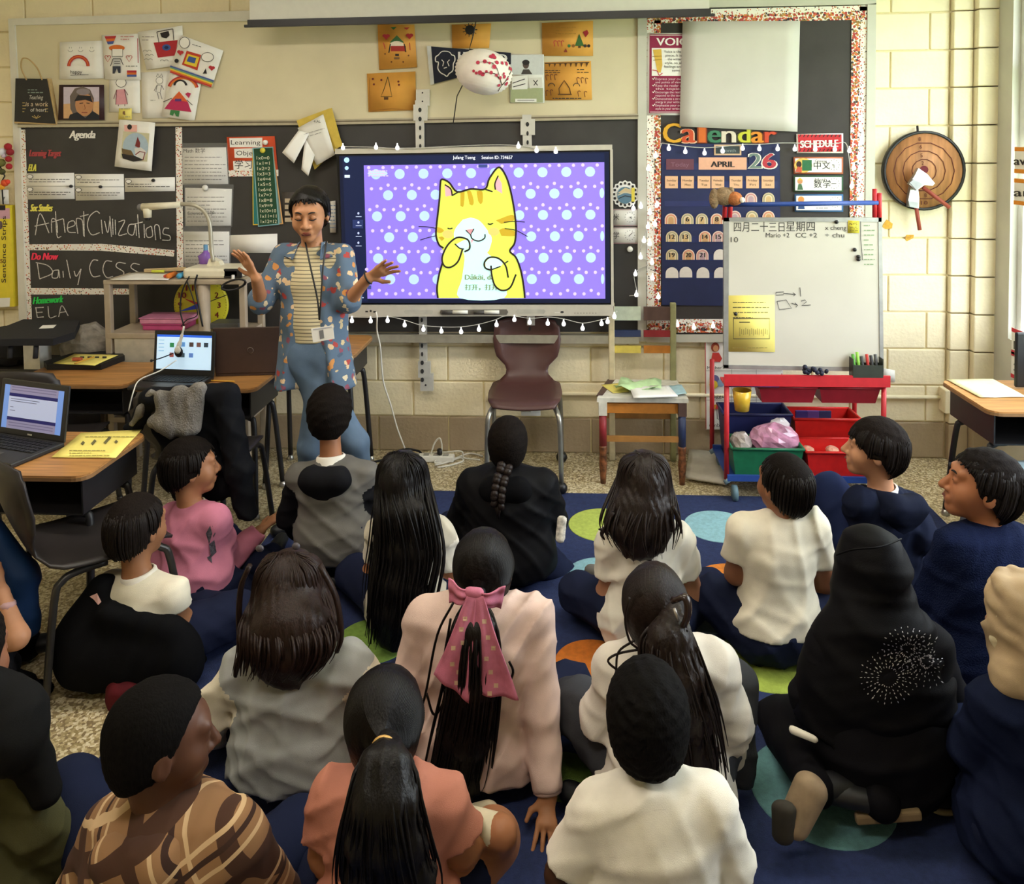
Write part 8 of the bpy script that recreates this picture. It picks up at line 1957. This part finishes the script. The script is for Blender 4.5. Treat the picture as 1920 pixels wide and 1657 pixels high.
p = person('child with a claw clipped ponytail in a white sweater', 2.02, (1228, 1132, .04), (1160, 1240), (1335, 1232), .93, (-.15, .1, 0), '#a87a5c', el=((1130, 1340, .02), (1372, 1350, .0)), wr=((1180, 1400, .18), (1355, 1440, .1)), shirt=cloth('sweater_white', '#dcd4c8', .95), seed=27, hem=.05, fat=1.08, loose=.018, knees=((1085, 1325, .12), (1372, 1285, .16)), ankles=((1160, 1400, .3), (1385, 1440, .08)), trousers=cloth('jeans_charcoal', '#3a3b40', .85))
R0, G_ = ponytail(p, DKB, (1262, 1150, -.07), [(1255, 1200, -.12, 44, .05), (1270, 1270, -.15, 50, .05), (1290, 1340, -.15, 46, .045), (1305, 1420, -.14, 40, .04), (1320, 1465, -.13, 26, .03)], 110, .0065, 9, jit=.02)
W = p['W']; clip = thing('claw_clip', 'dark brown claw clip holding a ponytail', 'hair clip', R0)
MB().tube(smooth_path([W((1262, 1125, -.10)), W((1285, 1120, -.12)), W((1290, 1150, -.125)), W((1278, 1185, -.12)), W((1286, 1195, -.11))], 4), .012, 8, flat=.7).build('jaw', mat('clip_brown', '#2e211c', .25), clip); MB().tube([W((1264, 1140, -.12)), W((1272, 1165, -.128))], .0035, 6).build('spring', mat('clip_steel', '#b8b0a8', .3, .7), clip)
mb = MB()
for pts in ([(1180, 1120), (1172, 1160), (1180, 1200), (1195, 1215)], [(1215, 1215), (1160, 1225), (1140, 1240), (1165, 1258), (1185, 1248)], [(1320, 1250), (1345, 1310), (1348, 1345), (1335, 1370)], [(1190, 1200), (1160, 1222), (1155, 1260)]): MB().tube(smooth_path([W((x, y, -.10)) for x, y in pts], 5), .003, 5).build('stray_hair', hairm(DKB), p['t'])
# front row
p = person('child with close cropped hair in a white polo shirt, nearest the camera', 1.64, (1214, 1338, .05), (1124, 1508), (1326, 1490), .97, (-.05, .02, 0), '#4a3022', knees=((1130, 1655, .25), (1340, 1655, .25)), el=((1052, 1640, .0), (1380, 1650, .04)), wr=((1080, 1720, .15), None), sleeve='short', shirt=cloth('polo_bright_white', '#ece5d6'), seed=28, fat=1.13, collar=wcol, hem=.04, sleeve_cut=.85)
hair_short(p, '#0f0d0c', .014, amp=.006, lam=(.012, .024), line=[(-.3, -.085), (-.085, -.085), (-.04, -.055), (-.012, -.045), (.02, .0), (.07, .06), (.12, .075)])
p = person('child with a long ponytail and gold hair tie in a salmon shirt', 1.62, (724, 1345, .05), (628, 1482), (828, 1490), .94, (.0, .02, 0), '#a06a48', el=((610, 1600, .0), (870, 1590, .02)), wr=((650, 1680, .15), (860, 1640, .2)), sleeve='short', shirt=cloth('shirt_salmon', '#c07e6a', .85), seed=29, fat=1.08, hem=.03, knees=(None, (925, 1572, .16)), ankles=(None, (940, 1560, .05)), bare_leg=True, sleeve_cut=.7, shoe=mat('shoe_cream', '#cfc4a8', .6))
ponytail(p, '#120f0e', (722, 1398, -.085), [(722, 1440, -.13, 52, .05), (720, 1500, -.16, 66, .05), (722, 1570, -.16, 80, .05), (730, 1640, -.15, 90, .05), (735, 1700, -.14, 80, .04)], 120, .006, 10, tie=mat('hair_tie_gold', '#c9a05c', .4, .3), jit=.02)
PLD = bpy.data.materials.new('plaid_brown'); PLD.use_nodes = True; n_ = PLD.node_tree.nodes; l_ = PLD.node_tree.links
tc = n_.new('ShaderNodeTexCoord'); mp = n_.new('ShaderNodeMapping'); mp.inputs['Rotation'].default_value = (0, .55, 0); l_.new(tc.outputs['Object'], mp.inputs[0]); sp_ = n_.new('ShaderNodeSeparateXYZ'); l_.new(mp.outputs[0], sp_.inputs[0])
prev = None; base = lin('#96704e') + (1,)
for ax_ in (0, 2):
    for off, wd, c in ((0, .20, '#4a2f22'), (.36, .05, '#d0b088'), (.50, .06, '#3a241c'), (.64, .05, '#d0b088')):
        ma = n_.new('ShaderNodeMath'); ma.operation = 'MULTIPLY_ADD'; ma.inputs[1].default_value = 6.2; ma.inputs[2].default_value = 10 - off; l_.new(sp_.outputs[ax_], ma.inputs[0])
        fr_ = n_.new('ShaderNodeMath'); fr_.operation = 'FRACT'; l_.new(ma.outputs[0], fr_.inputs[0]); lt = n_.new('ShaderNodeMath'); lt.operation = 'LESS_THAN'; lt.inputs[1].default_value = wd; l_.new(fr_.outputs[0], lt.inputs[0])
        mx = n_.new('ShaderNodeMix'); mx.data_type = 'RGBA'; mx.inputs[7].default_value = lin(c) + (1,); l_.new(lt.outputs[0], mx.inputs[0])
        if prev is None: mx.inputs[6].default_value = base
        else: l_.new(prev.outputs[2], mx.inputs[6])
        prev = mx
l_.new(prev.outputs[2], n_['Principled BSDF'].inputs['Base Color']); n_['Principled BSDF'].inputs['Roughness'].default_value = .95
p = person('child in a brown plaid hoodie, nearest at the left', 1.56, (305, 1378, .0), (212, 1550, .03), (436, 1560, -.04), 1.02, (-1.0, -.12, 0), '#5a3a2a', el=((150, 1680, .0), (520, 1690, .06)), wr=((240, 1740, .2), (420, 1740, .2)), shirt=PLD, hood=PLD, folds=.006, collar=wcol, seed=30, fat=1.14, loose=.024, knees=((135, 1480, .22), (560, 1560, .2)), ankles=((260, 1600, .3), (400, 1640, .3)), fa=-.1, trousers=cloth('trousers_navy_dark', '#1b2138'))
hair_short(p, '#0f0d0c', .006, amp=.002, lam=(.012, .024), line=[(-.3, -.10), (-.085, -.10), (-.04, -.06), (-.01, -.04), (.01, .0), (.04, .055), (.06, .072), (.12, .085)])
p = person('child in an olive jacket partly outside the left edge', 1.62, (-75, 1240, .0), (-150, 1400, .0), (20, 1395, .0), .98, (-.2, 0, 0), '#8a5a40', el=(None, (60, 1545, .0)), wr=(None, (180, 1640, .12)), shirt=cloth('jacket_olive', '#4c4a2e', .85), seed=32, fat=1.12, loose=.026, folds=.009, knees=(None, (170, 1560, .3)))
hair_short(p, BK, .02)
W = p['W']; blob('vest', [cap(W((-60, 1300, -.05)), W((30, 1330, -.03)), .06, .05, k=.05), cap(W((20, 1330, -.03)), W((85, 1480, -.02)), .05, .035, k=.05), cap(W((-80, 1380, -.07)), W((10, 1390, -.07)), .07, .06, k=.05)], cloth('vest_black', '#161616', .8), p['t'], .009, folds=fold_noise(41, .007))
p = person('child with a scrunchie on the wrist at the left edge', 2.28, (-110, 1050, .0), (-150, 1200, .0), (-35, 1200, .0), .93, (-.3, 0, 0), '#c08a68', el=(None, (32, 1195, .0)), wr=(None, (2, 1112, .05)), shirt=cloth('coat_black_left', '#17171a', .75), sleeve='short', seed=35, fat=1.16, loose=.03, hem=.1, knees=(None, (50, 1330, .1)), trousers=cloth('trousers_black', '#131315'), ankles=(None, (10, 1420, .1)))
hair_short(p, BK, .02)
W = p['W']; MB().tube([W((9 + 14 * math.cos(a), 1132 + 5 * math.sin(a), .05 - .03 * math.sin(a))) for a in np.linspace(0, 6.28, 17)], .012, 8).build('scrunchie', cloth('scrunchie_pink', '#c8a0a0'), p['t'])
# coats on chairs
def cw(Y): return lambda x, y, d=0: at_y(x, y, Y + d)
w = cw(3.06); ct_ = thing('coat', 'black coat with gray fleece lining hung over a chair', 'coat', w(370, 900))
blob('outer_fabric', [cap(w(285, 745), w(425, 740), .04, .05, k=.05), cap(w(345, 790), w(385, 930), .135, .11, (1, 0, 0), .35, k=.05), cap(w(425, 745), w(448, 880, -.03), .05, .05, k=.03), cap(w(448, 880, -.03), w(464, 968, -.03), .048, .040, k=.03, cut1=True), cap(w(275, 755), w(252, 800), .03, .03, k=.04)], cloth('coat_outer', '#15161a', .75), ct_, .009, folds=fold_noise(51, .009))
blob('fleece_lining', [cap(w(372, 728, -.04), w(362, 800, -.06), .034, .03, (1, 0, 0), .8, k=.02), cap(w(335, 736, -.04), w(345, 800, -.065), .036, .03, (1, 0, 0), .8, k=.02), cap(w(305, 745, -.04), w(318, 805, -.06), .036, .034, (1, 0, 0), .8, k=.02), cap(w(290, 790, -.05), w(350, 808, -.06), .03, .028, k=.03), cap(w(283, 735, -.03), w(248, 795, -.04), .014, .012, k=.02)], cloth('fleece_gray', '#75716c', .95, bump=.7, bscale=160, var=.25), ct_, .007, folds=fold_noise(52, .008, 5, (.05, .10), dirs=(1, .2, .2)))
w = cw(2.46); jb = thing('jacket', 'blue jacket hanging on the dark chair at the left edge', 'jacket', w(20, 1180))
blob('fabric', [cap(w(-20, 1000), w(40, 1080), .05, .05, k=.05), cap(w(40, 1080), w(55, 1175), .045, .035, k=.04), cap(w(-20, 1060), w(20, 1160), .05, .05, k=.05)], cloth('jacket_blue', '#1d3a66', .6), jb, .008, folds=fold_noise(53, .007))

# ------------------------------------------------------------------ the teacher
def flower_cloth():
    m = bpy.data.materials.new('shirt_floral_denim'); m.use_nodes = True; n = m.node_tree.nodes; L = m.node_tree.links; b = n['Principled BSDF']; b.inputs['Roughness'].default_value = .85
    tc = n.new('ShaderNodeTexCoord'); nz = n.new('ShaderNodeTexNoise'); nz.inputs['Scale'].default_value = 40
    ad = n.new('ShaderNodeMixRGB'); ad.blend_type = 'ADD'; ad.inputs[0].default_value = .03; L.new(tc.outputs['Object'], ad.inputs[1]); L.new(nz.outputs['Color'], ad.inputs[2]); L.new(tc.outputs['Object'], nz.inputs['Vector'])
    v = n.new('ShaderNodeTexVoronoi'); v.inputs['Scale'].default_value = 26; L.new(ad.outputs[0], v.inputs['Vector'])
    lt = n.new('ShaderNodeMath'); lt.operation = 'LESS_THAN'; lt.inputs[1].default_value = .36; L.new(v.outputs['Distance'], lt.inputs[0])
    r = n.new('ShaderNodeValToRGB'); r.color_ramp.interpolation = 'CONSTANT'; el = r.color_ramp.elements
    for i, c in enumerate(('#c9b48a', '#a8403c', '#d8c8a8', '#c98a4a', '#8a4a5a', '#d8b890')):
        e = el[i] if i < 2 else el.new(i / 6)
        e.position = i / 6; e.color = lin(c) + (1,)
    s = n.new('ShaderNodeSeparateColor'); L.new(v.outputs['Color'], s.inputs[0]); L.new(s.outputs[1], r.inputs[0])
    mx = n.new('ShaderNodeMix'); mx.data_type = 'RGBA'; mx.inputs[6].default_value = lin('#566a80') + (1,); L.new(lt.outputs[0], mx.inputs[0]); L.new(r.outputs[0], mx.inputs[7]); L.new(mx.outputs[2], b.inputs['Base Color'])
    return m
def stripes():
    m = mat('tee_striped', '#cdbf98', .9); n = m.node_tree.nodes; L = m.node_tree.links; b = n['Principled BSDF']
    tc = n.new('ShaderNodeTexCoord'); sp = n.new('ShaderNodeSeparateXYZ'); L.new(tc.outputs['Object'], sp.inputs[0])
    a = n.new('ShaderNodeMath'); a.operation = 'MULTIPLY'; a.inputs[1].default_value = 62; L.new(sp.outputs[2], a.inputs[0]); f = n.new('ShaderNodeMath'); f.operation = 'FRACT'; L.new(a.outputs[0], f.inputs[0])
    lt = n.new('ShaderNodeMath'); lt.operation = 'LESS_THAN'; lt.inputs[1].default_value = .28; L.new(f.outputs[0], lt.inputs[0]); mx = n.new('ShaderNodeMix'); mx.data_type = 'RGBA'
    mx.inputs[6].default_value = lin('#d2c49e') + (1,); mx.inputs[7].default_value = lin('#7d7460') + (1,); L.new(lt.outputs[0], mx.inputs[0]); L.new(mx.outputs[2], b.inputs['Base Color']); return m
TY = 3.50; denim = cloth('jeans_blue', '#5d7086', .85, var=.2, scale=5)
floral = flower_cloth()
p = person('teacher in a floral denim shirt and jeans standing with raised hands', TY, (580, 398, -.05), (532, 477), (640, 477), 1.0, (math.pi + .12, -.22, 0), '#b8825e', el=((490, 566, -.06), (652, 566, -.06)), wr=((481, 522, -.20), (690, 521, -.16)),
           hand=(dict(d=(-.35, -.15, .75), n=(.5, .8, .3), curl=.25, spread=1.4, s=.98, thumb=1), dict(d=(.75, -.2, .42), n=(-.2, .75, .4), curl=.2, spread=1.5, s=1.0, thumb=-1)), torso_low=(590, 660, .0), tuck=True, hemz=float(at_y(600, 646, 3.4)[2]),
           knees=((585, 838, -.05), (665, 830, -.03)), ankles=((575, 985, .0), (690, 985, .02)), shirt=stripes(), sleeve='none', trousers=denim, hem=.0, seed=61, face=True, lips='#9a4a44', fat=1.08, pel=.074, loose=.012, fa=math.pi, folds=.003, chest_flat=.6, thigh=.86)
W = p['W']; H, A, t = p['H'], p['A'], p['t']
P, post = hair_cap(H, A, p['hs'], .010, [(-.3, -.10), (-.085, -.10), (-.03, -.06), (.012, -.02), (.03, .035), (.05, .062), (.072, .078), (.12, .09)], [ell(H - A[1] * .10 - A[2] * .03, .04, k=.03)])
blob('hair', P, hairm('#14110f', (50, 50, 12)), t, .0055, folds=fold_noise(62, .004, 6, (.015, .035)), post=post)
comb_locks(p, '#14110f', .010, [(-.3, -.10), (-.085, -.10), (-.03, -.06), (.012, -.02), (.03, .03), (.05, .055), (.072, .07), (.12, .08)], 170)
# open shirt over the tee
S0, S1, hip, mid, side, bf = p['S'][0], p['S'][1], p['hip'], p['mid'], p['side'], p['bf']
fr = -bf if (-bf) @ (EYE - mid) > 0 else bf
a = np.linalg.norm(S1 - S0) * .5 * 1.1; sp = mid - hip
st = [cap(hip - np.array([0, 0, .15]), hip + sp * .36, a * 1.30, a * .96, side, .80, k=.05, cut0=True), cap(hip + sp * .36, hip + sp * .72, a * .92, a * 1.0, side, .74, k=.05), cap(hip + sp * .72, mid - sp * .10, a * 1.0, a * .80, side, .66, k=.05), cap(S0, S1, .050, .050, k=.03)]
for s_, e_, q_ in p['arms']: st += [cap(s_, e_, .054, .050, k=.02), cap(e_ - (e_ - s_) * .05, e_ + (q_ - e_) * .25, .054, .050, k=.02, cut1=True)]
o0, o1 = hip + fr * .20 - np.array([0, 0, .22]), mid + fr * .13 + np.array([0, 0, .05])
st += [cap(o0, hip + sp * .5 + fr * .19, .155, .125, side, .85, k=.01, sub=True), cap(hip + sp * .5 + fr * .19, o1, .125, .085, side, .9, k=.01, sub=True), cap(mid - np.array([0, 0, .03]), H, .048, .05, k=.01, sub=True)]
sh = blob('open_shirt', st, floral, t, .0085, folds=fold_noise(63, .006))
for e in (-1, 1):                                                # shirt collar points
    c0 = mid + side * (e * .050) + np.array([0, 0, .052]); P = [c0 + fr * .02, c0 + side * e * .012 - fr * .03, c0 + side * (e * .06) + fr * .055 - np.array([0, 0, .055]), c0 + side * (e * .012) + fr * .085 - np.array([0, 0, .065])]
    MB().prism(P, np.array([0, 0, .006]) + fr * .006).build('collar', floral, t)
ln = thing('lanyard', 'black lanyard with a white name badge worn by the teacher', 'lanyard', W((603, 640, -.19)))
MB().tube(smooth_path([W((572, 452, -.07)), W((582, 500, -.14)), W((595, 560, -.165)), W((599, 600, -.17))], 5), .004, 5).tube(smooth_path([W((612, 452, -.07)), W((606, 500, -.14)), W((602, 560, -.165)), W((599, 600, -.17))], 5), .004, 5).build('strap', plastic_black, ln)
bp_ = Plane(W((603, 625, -.185)), (1, .0, -.12), (0.12, 0, 1))
slab('badge', bp_, [(583, 616), (624, 610), (627, 635), (587, 642)], white_paper, ln, .002)
A_ = Art(bp_, .001); A_.poly([(598, 620), (606, 618), (608, 634), (600, 636)], ink('#7a7a7c')).line([(587, 618), (622, 613)], 2, ink('#b8b8c0')); A_.done('print', ln)
w_ = p['arms'][1][2]; MB().tube([w_ + (unit(np.cross([.75, -.2, .42], [0, 1, 0])) * math.cos(k) + np.array([0, 1, 0]) * math.sin(k)) * .028 for k in np.linspace(0, 6.28, 15)], .004, 6).build('bracelet', plastic_black, t)
MB().ball(H + A[0] * .083 * -1 - A[2] * .045, .006, 8).build('earring', mat('earring_silver', '#c8c4bc', .3, .7), t)
MB().tube(smooth_path([H + (A[0] * x + A[1] * y + A[2] * z) * 1.02 for x, y, z in ((-.019, .093, -.070), (0, .098, -.072), (.019, .093, -.070))], 4), .0035, 6).build('mouth', mat('mouth_dark', '#5a2420', .6), t)
for e in (-1, 1): MB().tube(smooth_path([H + (A[0] * x * e + A[1] * y + A[2] * z) * 1.02 for x, y, z in ((.015, .091, -.004), (.030, .093, -.008), (.045, .084, -.003))], 4), .0022, 5).build('eyelash', mat('brow_dark', '#1a1412', .8), t); MB().ball(H + (A[0] * .0295 * e + A[1] * .080 + A[2] * .003) * 1.02, .0118, 12).build('eyelid', skinm('#b8825e'), t)
